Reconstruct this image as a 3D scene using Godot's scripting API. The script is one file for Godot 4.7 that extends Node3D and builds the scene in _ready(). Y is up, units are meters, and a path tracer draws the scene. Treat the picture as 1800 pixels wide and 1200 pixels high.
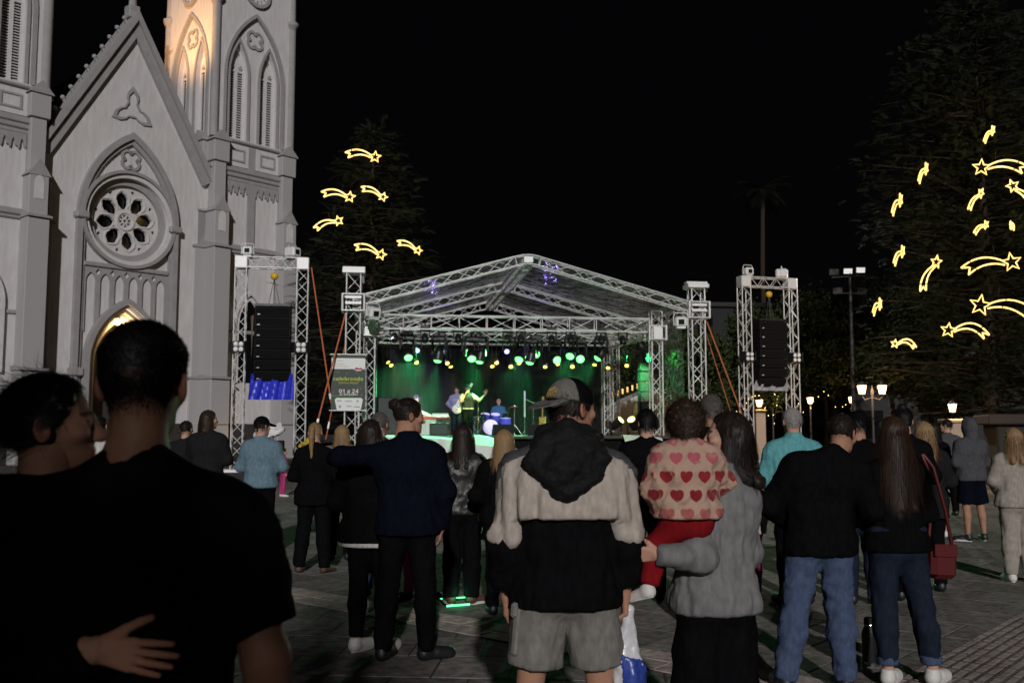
extends Node3D
# A night concert on a paved square in front of a gothic church.

var mats := {}
var rng := RandomNumberGenerator.new()
var fold_noise := FastNoiseLite.new()
var used := {}

func _ready() -> void:
	rng.seed = 4711
	# camera, sky, light, exposure
	var cam := Camera3D.new()
	cam.name = "camera"
	cam.position = Vector3(0, 1.57, 0)
	cam.rotation_degrees = Vector3(5.276, 0, 0)
	cam.fov = 38.88
	cam.near = 0.05
	cam.far = 600.0
	var lens := CameraAttributesPhysical.new()
	lens.frustum_focal_length = 33.994
	lens.frustum_near = 0.05
	lens.frustum_far = 600.0
	lens.frustum_focus_distance = 7.0
	lens.exposure_aperture = 5.0
	cam.attributes = lens
	add_child(cam)
	cam.current = true
	var env := Environment.new()
	env.background_mode = Environment.BG_SKY
	var sky_mat := ProceduralSkyMaterial.new()
	sky_mat.sky_top_color = Color(0.0010, 0.0010, 0.0014).linear_to_srgb()
	sky_mat.sky_horizon_color = Color(0.0017, 0.0016, 0.0019).linear_to_srgb()
	sky_mat.ground_bottom_color = Color(0.001, 0.001, 0.001).linear_to_srgb()
	sky_mat.ground_horizon_color = Color(0.0017, 0.0016, 0.0019).linear_to_srgb()
	sky_mat.sun_angle_max = 1.0
	var sky := Sky.new()
	sky.sky_material = sky_mat
	env.sky = sky
	env.tonemap_mode = Environment.TONE_MAPPER_LINEAR
	env.tonemap_exposure = 1.0
	env.sdfgi_enabled = true
	env.ssao_enabled = true
	env.ssil_enabled = true
	env.volumetric_fog_enabled = true
	env.volumetric_fog_density = 0.0
	var we := WorldEnvironment.new()
	we.name = "world_environment"
	we.environment = env
	add_child(we)
	var sun := DirectionalLight3D.new()
	sun.name = "high_floodlight"
	sun.light_color = Color(1.0, 0.985, 0.98)
	sun.light_energy = 0.68
	sun.light_angular_distance = 1.2
	sun.shadow_enabled = true
	sun.sky_mode = DirectionalLight3D.SKY_MODE_LIGHT_ONLY
	sun.position = Vector3(3, 18, 52)
	add_child(sun)
	sun.look_at(Vector3(0, 0, 0), Vector3.UP)
	fold_noise.seed = 5
	fold_noise.noise_type = FastNoiseLite.TYPE_SIMPLEX
	fold_noise.frequency = 1.0
	make_materials()
	ground()
	church()
	background()
	stage()
	speaker_towers()
	trees()
	street_lamps()
	band()
	people()
	small_things()

# ---------------------------------------------------------------- helpers
func lin(r: float, g: float, b: float) -> Color:
	return Color(r, g, b).linear_to_srgb()

func mat(key: String, c: Color, rough := 0.8, metal := 0.0) -> StandardMaterial3D:
	if mats.has(key):
		return mats[key]
	var m := StandardMaterial3D.new()
	m.resource_name = key
	m.albedo_color = c.linear_to_srgb()
	m.roughness = rough
	m.metallic = metal
	mats[key] = m
	return m

func glow(key: String, c: Color, e: float) -> StandardMaterial3D:
	var m := mat(key, Color(0.3, 0.3, 0.3), 0.5)
	m.emission_enabled = true
	m.emission = c.linear_to_srgb()
	m.emission_energy_multiplier = e
	return m

func noise_tex(sz: int, freq: float, lo: float, hi: float, sd: int, oct := 4, warm := 0.0) -> Texture2D:
	var n := FastNoiseLite.new()
	n.seed = sd
	n.frequency = freq
	n.fractal_octaves = oct
	var t := NoiseTexture2D.new()
	t.width = sz
	t.height = sz
	t.seamless = true
	t.noise = n
	var g := Gradient.new()
	g.set_color(0, Color(lo, lo * (1.0 - warm), lo * (1.0 - 2.0 * warm)))
	g.set_color(1, Color(hi, hi, hi))
	t.color_ramp = g
	return t

func grain(m: StandardMaterial3D, tex: Texture2D, scale: float, bump: Texture2D = null, bump_cm := 0.0, bump_scale := 0.0, world := false) -> void:
	m.albedo_texture = tex
	m.uv1_triplanar = true
	m.uv1_world_triplanar = world
	m.uv1_scale = Vector3.ONE * scale
	if bump:
		m.heightmap_enabled = true
		m.heightmap_texture = bump
		m.heightmap_scale = bump_cm

func thing(called: String, label: String, category: String, at := Vector3.ZERO, yaw := 0.0, group := "") -> Node3D:
	var o := Node3D.new()
	o.name = numbered(called)
	o.position = at
	o.rotation.y = yaw
	o.set_meta("label", label)
	o.set_meta("category", category)
	if group != "":
		o.set_meta("group", group)
	add_child(o, true)
	return o

func numbered(n: String) -> String:
	if not used.has(n):
		used[n] = 0
		return n
	used[n] += 1
	return "%s_%03d" % [n, used[n]]

func put(parent: Node, called: String, mesh: Mesh, m: Material, xf := Transform3D.IDENTITY) -> MeshInstance3D:
	var o := MeshInstance3D.new()
	var n := called
	if parent == self:
		n = numbered(called)
	else:
		var c: Dictionary = parent.get_meta("_names") if parent.has_meta("_names") else {}
		if c.has(called):
			c[called] += 1
			n = "%s_%03d" % [called, c[called]]
		else:
			c[called] = 0
		parent.set_meta("_names", c)
	o.name = n
	o.mesh = mesh
	o.material_override = m
	o.transform = xf
	parent.add_child(o, true)
	return o

func structure(o: Node, label := "") -> void:
	o.set_meta("kind", "structure")
	if label != "":
		o.set_meta("label", label)

# mesh collector
class MB:
	var v := PackedVector3Array()
	var n := PackedVector3Array()
	var c := PackedColorArray()
	var u := PackedVector2Array()
	var i := PackedInt32Array()

	func tri(a: Vector3, b: Vector3, d: Vector3, na: Vector3, nb: Vector3, nd: Vector3) -> void:
		var k := v.size()
		v.append(a); v.append(b); v.append(d)
		n.append(na); n.append(nb); n.append(nd)
		if (d - a).cross(b - a).dot(na + nb + nd) >= 0.0:
			i.append(k); i.append(k + 1); i.append(k + 2)
		else:
			i.append(k); i.append(k + 2); i.append(k + 1)

	func quad(a: Vector3, b: Vector3, d: Vector3, e: Vector3, nn: Vector3) -> void:
		tri(a, b, d, nn, nn, nn)
		tri(a, d, e, nn, nn, nn)

	func face(a: Vector3, b: Vector3, d: Vector3, e: Vector3, inside: Vector3) -> void:
		var nn := (b - a).cross(d - a)
		if nn.length_squared() < 1e-14:
			nn = (d - a).cross(e - a)
		nn = nn.normalized()
		if nn.dot((a + b + d + e) * 0.25 - inside) < 0.0:
			nn = -nn
		quad(a, b, d, e, nn)

	# box with chamfered edges
	func box(at: Vector3, size: Vector3, b := Basis.IDENTITY, ch := 0.0) -> void:
		var h := size * 0.5
		if ch <= 0.0:
			var p := []
			for k in 8:
				p.append(at + b * Vector3(h.x if k & 1 else -h.x, h.y if k & 2 else -h.y, h.z if k & 4 else -h.z))
			for f in [[0, 1, 3, 2], [4, 5, 7, 6], [0, 1, 5, 4], [2, 3, 7, 6], [0, 2, 6, 4], [1, 3, 7, 5]]:
				face(p[f[0]], p[f[1]], p[f[2]], p[f[3]], at)
			return
		var c0 := minf(ch, minf(h.x, minf(h.y, h.z)) * 0.9)
		# for every corner three points
		var q := []
		for k in 8:
			var s := Vector3(1 if k & 1 else -1, 1 if k & 2 else -1, 1 if k & 4 else -1)
			q.append([at + b * (s * Vector3(h.x, h.y - c0, h.z - c0)), at + b * (s * Vector3(h.x - c0, h.y, h.z - c0)), at + b * (s * Vector3(h.x - c0, h.y - c0, h.z))])
		for f in [[0, 2, 6, 4, 0], [1, 3, 7, 5, 0], [0, 1, 5, 4, 1], [2, 3, 7, 6, 1], [0, 1, 3, 2, 2], [4, 5, 7, 6, 2]]:
			face(q[f[0]][f[4]], q[f[1]][f[4]], q[f[2]][f[4]], q[f[3]][f[4]], at)
		for k in 8:
			for ax in 3:
				var j := k | (1 << ax)
				if j != k:
					var a1 := (ax + 1) % 3
					var a2 := (ax + 2) % 3
					face(q[k][a1], q[k][a2], q[j][a2], q[j][a1], at)
			var nn: Vector3 = ((q[k][0] + q[k][1] + q[k][2]) / 3.0 - at).normalized()
			tri(q[k][0], q[k][1], q[k][2], nn, nn, nn)

	func tube(a: Vector3, b: Vector3, ra: float, rb := -1.0, sides := 6, caps := true) -> void:
		if rb < 0.0:
			rb = ra
		var d := (b - a).normalized()
		var x := d.cross(Vector3.UP if absf(d.y) < 0.9 else Vector3.RIGHT).normalized()
		var y := d.cross(x)
		for s in sides:
			var t0 := TAU * s / sides
			var t1 := TAU * (s + 1) / sides
			var n0 := x * cos(t0) + y * sin(t0)
			var n1 := x * cos(t1) + y * sin(t1)
			if ra > 0.0:
				tri(a + n0 * ra, a + n1 * ra, b + n1 * rb, n0, n1, n1)
			if rb > 0.0:
				tri(a + n0 * ra, b + n1 * rb, b + n0 * rb, n0, n1, n0)
			if caps:
				if ra > 0.0:
					tri(a, a + n0 * ra, a + n1 * ra, -d, -d, -d)
				if rb > 0.0:
					tri(b, b + n0 * rb, b + n1 * rb, d, d, d)

	# a tube along a path, smooth at the joints
	func path(p: PackedVector3Array, r: float, sides := 6, closed := false, taper := 1.0) -> void:
		var m := p.size()
		if m < 2:
			return
		var ref := Vector3.UP
		var rings := []
		for k in m:
			var d := (p[(k + 1) % m] - p[(k - 1 + m) % m]) if closed else (p[mini(k + 1, m - 1)] - p[maxi(k - 1, 0)])
			d = d.normalized()
			if absf(d.dot(ref)) > 0.95:
				ref = Vector3.RIGHT if absf(d.x) < 0.8 else Vector3.BACK
			var x := d.cross(ref).normalized()
			ref = x.cross(d).normalized()
			var ring := []
			var rr := r * lerpf(1.0, taper, float(k) / maxf(m - 1, 1))
			for s in sides:
				var t := TAU * s / sides
				var nn := x * cos(t) + ref * sin(t)
				ring.append([p[k] + nn * rr, nn])
			rings.append(ring)
		for k in (m if closed else m - 1):
			var r0: Array = rings[k]
			var r1: Array = rings[(k + 1) % m]
			for s in sides:
				var w := (s + 1) % sides
				tri(r0[s][0], r0[w][0], r1[w][0], r0[s][1], r0[w][1], r1[w][1])
				tri(r0[s][0], r1[w][0], r1[s][0], r0[s][1], r1[w][1], r1[s][1])

	# a profile of (radius, height) turned round an axis
	func lathe(at: Vector3, prof: PackedVector2Array, sides := 16, b := Basis.IDENTITY) -> void:
		for k in prof.size() - 1:
			var p0 := prof[k]
			var p1 := prof[k + 1]
			var sl := Vector2(p1.y - p0.y, p0.x - p1.x).normalized()
			for s in sides:
				var t0 := TAU * s / sides
				var t1 := TAU * (s + 1) / sides
				var d0 := Vector3(cos(t0), 0, sin(t0))
				var d1 := Vector3(cos(t1), 0, sin(t1))
				var n0 := b * (d0 * sl.x + Vector3(0, sl.y, 0))
				var n1 := b * (d1 * sl.x + Vector3(0, sl.y, 0))
				var a0 := at + b * (d0 * p0.x + Vector3(0, p0.y, 0))
				var a1 := at + b * (d1 * p0.x + Vector3(0, p0.y, 0))
				var b0 := at + b * (d0 * p1.x + Vector3(0, p1.y, 0))
				var b1 := at + b * (d1 * p1.x + Vector3(0, p1.y, 0))
				if p0.x > 1e-5:
					tri(a0, a1, b1, n0, n1, n1)
				if p1.x > 1e-5:
					tri(a0, b1, b0, n0, n1, n0)

	# a flat outline in x, y pushed from z0 to z1, in the frame xf; holes are not cut
	func prism(p: PackedVector2Array, z0: float, z1: float, xf := Transform3D.IDENTITY) -> void:
		var t := Geometry2D.triangulate_polygon(p)
		var f := xf.basis * Vector3(0, 0, 1)
		for k in range(0, t.size(), 3):
			for e in [[z0, -1.0], [z1, 1.0]]:
				var q := []
				for w in 3:
					var s := p[t[k + w]]
					q.append(xf * Vector3(s.x, s.y, e[0]))
				var nn: Vector3 = f * (e[1] * signf(z1 - z0))
				tri(q[0], q[1], q[2], nn, nn, nn)
		var ccw := not Geometry2D.is_polygon_clockwise(p)
		for k in p.size():
			var a := p[k]
			var b := p[(k + 1) % p.size()]
			var d := (b - a).normalized()
			var o := Vector3(d.y, -d.x, 0) if ccw else Vector3(-d.y, d.x, 0)
			quad(xf * Vector3(a.x, a.y, z0), xf * Vector3(b.x, b.y, z0), xf * Vector3(b.x, b.y, z1), xf * Vector3(a.x, a.y, z1), (xf.basis * o).normalized())

	# a band between an inner and an outer outline with the same number of points
	func band(po: PackedVector2Array, pi: PackedVector2Array, z0: float, z1: float, xf := Transform3D.IDENTITY, closed := true) -> void:
		var m := po.size()
		var f := (xf.basis * Vector3(0, 0, 1)).normalized()
		for k in (m if closed else m - 1):
			var w := (k + 1) % m
			quad(xf * Vector3(po[k].x, po[k].y, z1), xf * Vector3(po[w].x, po[w].y, z1), xf * Vector3(pi[w].x, pi[w].y, z1), xf * Vector3(pi[k].x, pi[k].y, z1), f)
			for e in [[po, 1.0], [pi, -1.0]]:
				var a: Vector2 = e[0][k]
				var b: Vector2 = e[0][w]
				var d := (b - a).normalized()
				var o := Vector2(d.y, -d.x)
				var mid := (po[k] + po[w]) * 0.5 - (pi[k] + pi[w]) * 0.5
				if o.dot(mid) * e[1] < 0.0:
					o = -o
				quad(xf * Vector3(a.x, a.y, z0), xf * Vector3(b.x, b.y, z0), xf * Vector3(b.x, b.y, z1), xf * Vector3(a.x, a.y, z1), (xf.basis * Vector3(o.x, o.y, 0)).normalized())
		if not closed:
			for k in [0, m - 1]:
				var d2 := (po[k] - pi[k]).normalized()
				var side := Vector2(-d2.y, d2.x)
				var away := po[k] - po[1 if k == 0 else m - 2]
				if side.dot(away) < 0.0:
					side = -side
				quad(xf * Vector3(po[k].x, po[k].y, z0), xf * Vector3(pi[k].x, pi[k].y, z0), xf * Vector3(pi[k].x, pi[k].y, z1), xf * Vector3(po[k].x, po[k].y, z1), (xf.basis * Vector3(side.x, side.y, 0)).normalized())

	func ball(at: Vector3, r: Vector3, seg := 10, b := Basis.IDENTITY) -> void:
		var rows := maxi(4, seg / 2)
		for y in rows:
			for x in seg:
				var q := []
				for e in [[x, y], [x + 1, y], [x + 1, y + 1], [x, y + 1]]:
					var th: float = PI * e[1] / rows
					var ph: float = TAU * e[0] / seg
					q.append(Vector3(sin(th) * cos(ph), cos(th), sin(th) * sin(ph)))
				var m := []
				for d in q:
					m.append(b * (d / r).normalized())
				tri(at + b * (q[0] * r), at + b * (q[1] * r), at + b * (q[2] * r), m[0], m[1], m[2])
				tri(at + b * (q[0] * r), at + b * (q[2] * r), at + b * (q[3] * r), m[0], m[2], m[3])

	func add(o: MB, xf: Transform3D) -> void:
		var k := v.size()
		var nb := xf.basis.inverse().transposed()
		var flip := xf.basis.determinant() < 0.0
		for q in o.v:
			v.append(xf * q)
		for q in o.n:
			n.append((nb * q).normalized())
		if o.c.size() == o.v.size() and c.size() == k:
			c.append_array(o.c)
		for q in range(0, o.i.size(), 3):
			i.append(o.i[q] + k)
			if flip:
				i.append(o.i[q + 2] + k); i.append(o.i[q + 1] + k)
			else:
				i.append(o.i[q + 1] + k); i.append(o.i[q + 2] + k)

	func done() -> ArrayMesh:
		var a := []
		a.resize(Mesh.ARRAY_MAX)
		a[Mesh.ARRAY_VERTEX] = v
		a[Mesh.ARRAY_NORMAL] = n
		a[Mesh.ARRAY_INDEX] = i
		if c.size() == v.size() and c.size() > 0:
			a[Mesh.ARRAY_COLOR] = c
		if u.size() == v.size() and u.size() > 0:
			a[Mesh.ARRAY_TEX_UV] = u
		var m := ArrayMesh.new()
		if v.size() > 0:
			m.add_surface_from_arrays(Mesh.PRIMITIVE_TRIANGLES, a)
		return m
# ---------------------------------------------------------------- soft shapes: a distance field on a grid, meshed by surface nets
class Field:
	var o: Vector3
	var c: float
	var nx: int
	var ny: int
	var nz: int
	var f := PackedFloat32Array()

	func _init(lo: Vector3, hi: Vector3, cell: float) -> void:
		c = cell
		o = lo
		nx = int(ceil((hi.x - lo.x) / c)) + 2
		ny = int(ceil((hi.y - lo.y) / c)) + 2
		nz = int(ceil((hi.z - lo.z) / c)) + 2
		f.resize(nx * ny * nz)
		f.fill(1.0)

	func _range(lo: Vector3, hi: Vector3) -> PackedInt32Array:
		return PackedInt32Array([clampi(int(floor((lo.x - o.x) / c)), 0, nx - 1), clampi(int(ceil((hi.x - o.x) / c)), 0, nx - 1), clampi(int(floor((lo.y - o.y) / c)), 0, ny - 1), clampi(int(ceil((hi.y - o.y) / c)), 0, ny - 1), clampi(int(floor((lo.z - o.z) / c)), 0, nz - 1), clampi(int(ceil((hi.z - o.z) / c)), 0, nz - 1)])

	# a capsule that tapers from ra to rb; flat: its end at b is cut square; sq squeezes the depth (z)
	func cap(a: Vector3, b: Vector3, ra: float, rb: float, k := 0.03, flat := false, sub := false) -> void:
		var m := maxf(ra, rb) + k + c * 2.0
		var e := Vector3(m, m, m)
		var g := _range(a.min(b) - e, a.max(b) + e)
		var ab := b - a
		var l2 := maxf(ab.length_squared(), 1e-9)
		var dir := ab.normalized()
		for z in range(g[4], g[5] + 1):
			for y in range(g[2], g[3] + 1):
				var row := (z * ny + y) * nx
				var p := Vector3(o.x + g[0] * c, o.y + y * c, o.z + z * c) - a
				for x in range(g[0], g[1] + 1):
					var h := clampf(p.dot(ab) / l2, 0.0, 1.0)
					var d := (p - ab * h).length() - (ra + (rb - ra) * h)
					if flat:
						d = maxf(d, (p - ab).dot(dir))
					p.x += c
					if d > m:
						continue
					var old := f[row + x]
					if sub:
						d = -d
						var s := maxf(k - absf(old - d), 0.0) / k
						f[row + x] = maxf(old, d) + s * s * k * 0.25
					else:
						var s := maxf(k - absf(old - d), 0.0) / k
						f[row + x] = minf(old, d) - s * s * k * 0.25

	func ell(at: Vector3, r: Vector3, k := 0.02, sub := false, bs := Basis.IDENTITY) -> void:
		var m := maxf(r.x, maxf(r.y, r.z)) + k + c * 2.0
		var e := Vector3(m, m, m)
		var g := _range(at - e, at + e)
		var inv := bs.inverse()
		for z in range(g[4], g[5] + 1):
			for y in range(g[2], g[3] + 1):
				var row := (z * ny + y) * nx
				for x in range(g[0], g[1] + 1):
					var p := inv * (Vector3(o.x + x * c, o.y + y * c, o.z + z * c) - at)
					var q := p / r
					var k0 := q.length()
					if k0 > 3.0:
						continue
					var d := k0 * (k0 - 1.0) / maxf((q / r).length(), 1e-6)
					var old := f[row + x]
					if sub:
						d = -d
						var s := maxf(k - absf(old - d), 0.0) / k
						f[row + x] = maxf(old, d) + s * s * k * 0.25
					else:
						var s := maxf(k - absf(old - d), 0.0) / k
						f[row + x] = minf(old, d) - s * s * k * 0.25

	# keep only what lies below the plane (normal points to what goes)
	func cut(pl: Plane) -> void:
		var w := 0
		for z in nz:
			for y in ny:
				var p := Vector3(o.x, o.y + y * c, o.z + z * c)
				var d := pl.distance_to(p)
				var step := pl.normal.x * c
				for x in nx:
					if d > f[w]:
						f[w] = d
					d += step
					w += 1

	func mesh(noise: FastNoiseLite = null, amp := 0.0, fr := Vector3.ONE, flat_y := 1.0, bias := 0.0) -> MB:
		var b := MB.new()
		var dx := 1
		var dy := nx
		var dz := nx * ny
		var id := PackedInt32Array()
		id.resize(f.size())
		id.fill(-1)
		var cells := PackedInt32Array()
		var lim := c * 1.9
		var offs := PackedInt32Array([0, 1, dy, dy + 1, dz, dz + 1, dz + dy, dz + dy + 1])
		var e0 := PackedInt32Array([0, 2, 4, 6, 0, 1, 4, 5, 0, 1, 2, 3])
		var e1 := PackedInt32Array([1, 3, 5, 7, 2, 3, 6, 7, 4, 5, 6, 7])
		var cv := PackedVector3Array([Vector3(0, 0, 0), Vector3(1, 0, 0), Vector3(0, 1, 0), Vector3(1, 1, 0), Vector3(0, 0, 1), Vector3(1, 0, 1), Vector3(0, 1, 1), Vector3(1, 1, 1)])
		var w := PackedFloat32Array()
		w.resize(8)
		for z in nz - 1:
			for y in ny - 1:
				var row := (z * ny + y) * nx
				for x in nx - 1:
					var i := row + x
					if absf(f[i]) > lim:
						continue
					var neg := 0
					for q in 8:
						var t := f[i + offs[q]]
						w[q] = t
						if t < 0.0:
							neg += 1
					if neg == 0 or neg == 8:
						continue
					var s := Vector3.ZERO
					var n := 0
					for q in 12:
						var fa := w[e0[q]]
						var fb := w[e1[q]]
						if (fa < 0.0) != (fb < 0.0):
							var pa := cv[e0[q]]
							s += pa + (cv[e1[q]] - pa) * (fa / (fa - fb))
							n += 1
					id[i] = b.v.size()
					cells.append(i)
					b.v.append(o + (Vector3(x, y, z) + s / n) * c)
		for i in cells:
			var fi := f[i]
			for ax in 3:
				var st := dx if ax == 0 else (dy if ax == 1 else dz)
				var p1 := dy if ax == 0 else (dz if ax == 1 else dx)
				var p2 := dz if ax == 0 else (dx if ax == 1 else dy)
				var fj := f[i + st]
				if (fi < 0.0) == (fj < 0.0):
					continue
				if i - p1 - p2 < 0:
					continue
				var v0 := id[i]
				var v1 := id[i - p1]
				var v2 := id[i - p1 - p2]
				var v3 := id[i - p2]
				if v1 < 0 or v2 < 0 or v3 < 0:
					continue
				if fi < 0.0:
					b.i.append(v0); b.i.append(v2); b.i.append(v1)
					b.i.append(v0); b.i.append(v3); b.i.append(v2)
				else:
					b.i.append(v0); b.i.append(v1); b.i.append(v2)
					b.i.append(v0); b.i.append(v2); b.i.append(v3)
		_normals(b)
		if amp > 0.0:
			for k in b.v.size():
				var q := b.v[k] * fr
				b.v[k] += b.n[k] * Vector3(1, flat_y, 1) * (amp * (noise.get_noise_3d(q.x, q.y, q.z) + bias))
			_normals(b)
		return b

	static func _normals(b: MB) -> void:
		b.n.resize(b.v.size())
		b.n.fill(Vector3.ZERO)
		for k in range(0, b.i.size(), 3):
			var p := b.i[k]
			var q := b.i[k + 1]
			var r := b.i[k + 2]
			var nn := (b.v[r] - b.v[p]).cross(b.v[q] - b.v[p])
			b.n[p] += nn
			b.n[q] += nn
			b.n[r] += nn
		for k in b.n.size():
			b.n[k] = b.n[k].normalized()

# ---------------------------------------------------------------- heads and hands, made once
var head_cache := {}
var hand_cache := {}

func head_mesh(female: bool) -> MB:
	if head_cache.has(female):
		return head_cache[female]
	var h := Field.new(Vector3(-0.11, -0.2, -0.15), Vector3(0.11, 0.14, 0.13), 0.0042)
	var jw := 0.9 if female else 1.0
	h.ell(Vector3(0, 0.028, 0.012), Vector3(0.075, 0.09, 0.097))
	h.ell(Vector3(0, -0.04, -0.03), Vector3(0.057 * jw, 0.075, 0.062), 0.03)
	h.ell(Vector3(0, -0.082, -0.045), Vector3(0.042 * jw, 0.032, 0.043), 0.025)
	h.ell(Vector3(0, -0.098, -0.078), Vector3(0.02 * jw, 0.016, 0.017), 0.02)
	h.cap(Vector3(0, -0.05, 0.025), Vector3(0, -0.19, 0.04), 0.054 * jw, 0.058 * jw, 0.03)
	for s in [-1.0, 1.0]:
		h.ell(Vector3(s * 0.044, -0.018, -0.062), Vector3(0.024, 0.02, 0.022), 0.025)
		h.cap(Vector3(s * 0.012, 0.022, -0.086), Vector3(s * 0.042, 0.024, -0.072), 0.01, 0.009, 0.014)
		h.ell(Vector3(s * 0.031, 0.004, -0.1), Vector3(0.018, 0.011, 0.016), 0.012, true)
		h.ell(Vector3(s * 0.031, 0.003, -0.079), Vector3(0.0135, 0.0115, 0.012), 0.004)
		h.cap(Vector3(s * 0.018, 0.01, -0.088), Vector3(s * 0.044, 0.009, -0.08), 0.0045, 0.0045, 0.004)
		h.ell(Vector3(s * 0.0125, -0.033, -0.1), Vector3(0.008, 0.007, 0.01), 0.008)
	h.cap(Vector3(0, 0.014, -0.089), Vector3(0, -0.029, -0.11), 0.0085, 0.0125, 0.012)
	h.cap(Vector3(-0.018, -0.0605, -0.087), Vector3(0.018, -0.0605, -0.087), 0.0065, 0.0065, 0.007)
	h.cap(Vector3(-0.015, -0.073, -0.086), Vector3(0.015, -0.073, -0.086), 0.0075, 0.0075, 0.007)
	h.cap(Vector3(-0.024, -0.0665, -0.096), Vector3(0.024, -0.0665, -0.096), 0.003, 0.003, 0.004, false, true)
	for s in [-1.0, 1.0]:
		var tilt := Basis(Vector3.UP, s * 0.45) * Basis(Vector3.RIGHT, 0.12)
		h.ell(Vector3(s * 0.081, -0.004, 0.012), Vector3(0.0095, 0.031, 0.0205), 0.006, false, tilt)
		h.ell(Vector3(s * 0.088, 0.002, 0.008), Vector3(0.007, 0.018, 0.011), 0.006, true, tilt)
	var b := h.mesh()
	b.c.resize(b.v.size())
	for k in b.v.size():
		var p := b.v[k]
		var col := Color(1, 1, 1)
		var ax := absf(p.x)
		# lips, brows, eyes, a little red in cheeks, nose and ears
		if p.z < -0.075 and absf(p.y + 0.067) < 0.013 and ax < 0.026:
			col = Color(0.86, 0.5, 0.48) if female else Color(0.85, 0.62, 0.58)
		elif p.z < -0.068 and absf(p.y - 0.031 + ax * 0.08) < 0.0055 and ax > 0.012 and ax < 0.052:
			col = Color(0.2, 0.16, 0.14)
		elif p.z < -0.076 and absf(p.y - 0.003) < 0.0062 and absf(ax - 0.031) < 0.0115:
			col = Color(1.5, 1.7, 1.9)
			if absf(ax - 0.031) < 0.0055:
				col = Color(0.1, 0.08, 0.06)
		elif p.z < -0.07 and absf(p.y - 0.009) < 0.004 and absf(ax - 0.031) < 0.016:
			col = Color(0.3, 0.24, 0.22)
		elif ax > 0.078:
			col = Color(1.05, 0.86, 0.84)
		b.c[k] = col
	head_cache[female] = b
	return b

# a right hand: fingers towards -y, thumb towards -z, palm towards -x
func hand_mesh(pose: String) -> MB:
	if hand_cache.has(pose):
		return hand_cache[pose]
	var fine := 0.0032 if pose == "flat" else 0.0038
	var h := Field.new(Vector3(-0.09, -0.2, -0.11), Vector3(0.05, 0.04, 0.07), fine)
	var curl: float = {"relaxed": 0.38, "flat": 0.06, "grip": 1.15, "open": 0.12, "fist": 1.3}[pose]
	var spread: float = {"relaxed": 0.03, "flat": 0.1, "grip": 0.02, "open": 0.2, "fist": 0.0}[pose]
	h.cap(Vector3(0, 0.03, 0), Vector3(0, -0.015, 0), 0.024, 0.024, 0.02)
	var zs := [-0.03, -0.01, 0.01, 0.029]
	var ln := [[0.042, 0.025, 0.02], [0.046, 0.029, 0.021], [0.043, 0.027, 0.02], [0.034, 0.021, 0.018]]
	for q in 4:
		var k0 := Vector3(0, -0.09 + 0.006 * absf(q - 1.2), zs[q])
		h.cap(Vector3(0, -0.01, zs[q] * 0.55), k0, 0.0145, 0.0115, 0.012)
	h.cap(Vector3(-0.008, -0.03, -0.012), Vector3(-0.008, -0.06, -0.02), 0.015, 0.011, 0.012)
	for q in 4:
		var p := Vector3(0, -0.09 + 0.006 * absf(q - 1.2), zs[q])
		var ang := curl * (0.55 + 0.12 * q)
		for s in 3:
			var fan: float = spread * (q - 1.5) * 0.7
			var d := Vector3(-sin(ang), -cos(ang), 0)
			d = (d + Vector3(0, 0, fan) * cos(ang)).normalized()
			var e: Vector3 = p + d * ln[q][s]
			var r: float = 0.0096 - 0.0008 * s - (0.001 if q == 3 else 0.0)
			h.cap(p, e, r, r - 0.0007, 0.0035)
			p = e
			ang += curl * 0.9
	var t0 := Vector3(-0.006, -0.018, -0.022)
	var t1 := Vector3(-0.016, -0.052, -0.052)
	var out := 0.55 if pose == "flat" or pose == "open" else 0.15
	var t2 := t1 + Vector3(-0.008 - 0.02 * minf(curl, 1.0), -0.03, -0.036 * out - 0.002).normalized() * 0.034
	var t3 := t2 + Vector3(-0.006 - 0.03 * minf(curl, 1.0), -0.03, -0.03 * out).normalized() * 0.026
	h.cap(t0, t1, 0.016, 0.0125, 0.012)
	h.cap(t1, t2, 0.0118, 0.0105, 0.004)
	h.cap(t2, t3, 0.0105, 0.009, 0.004)
	var b := h.mesh()
	b.c.resize(b.v.size())
	for k in b.v.size():
		b.c[k] = Color(1.0, 0.95, 0.93) if b.v[k].y > -0.09 else Color(1.04, 0.92, 0.9)
	hand_cache[pose] = b
	return b

func hand_xf(wrist: Vector3, fdir: Vector3, palm: Vector3, right: bool, sc := 1.0) -> Transform3D:
	var fd := fdir.normalized()
	var pm := (palm - fd * palm.dot(fd)).normalized()
	var z := pm.cross(fd)
	if right:
		return Transform3D(Basis(-pm * sc, -fd * sc, z * sc), wrist)
	return Transform3D(Basis(-pm * sc, -fd * sc, -z * sc), wrist)
# ---------------------------------------------------------------- people
func torso_bars(fem: bool) -> Array:
	if fem:
		return [[0.083, 0.92, 0.005, 0.116], [0.047, 1.09, 0.0, 0.097], [0.072, 1.26, -0.005, 0.108], [0.1, 1.36, 0.012, 0.066]]
	return [[0.074, 0.93, 0.005, 0.112], [0.066, 1.09, 0.0, 0.108], [0.094, 1.27, 0.0, 0.119], [0.122, 1.36, 0.012, 0.074]]

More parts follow.
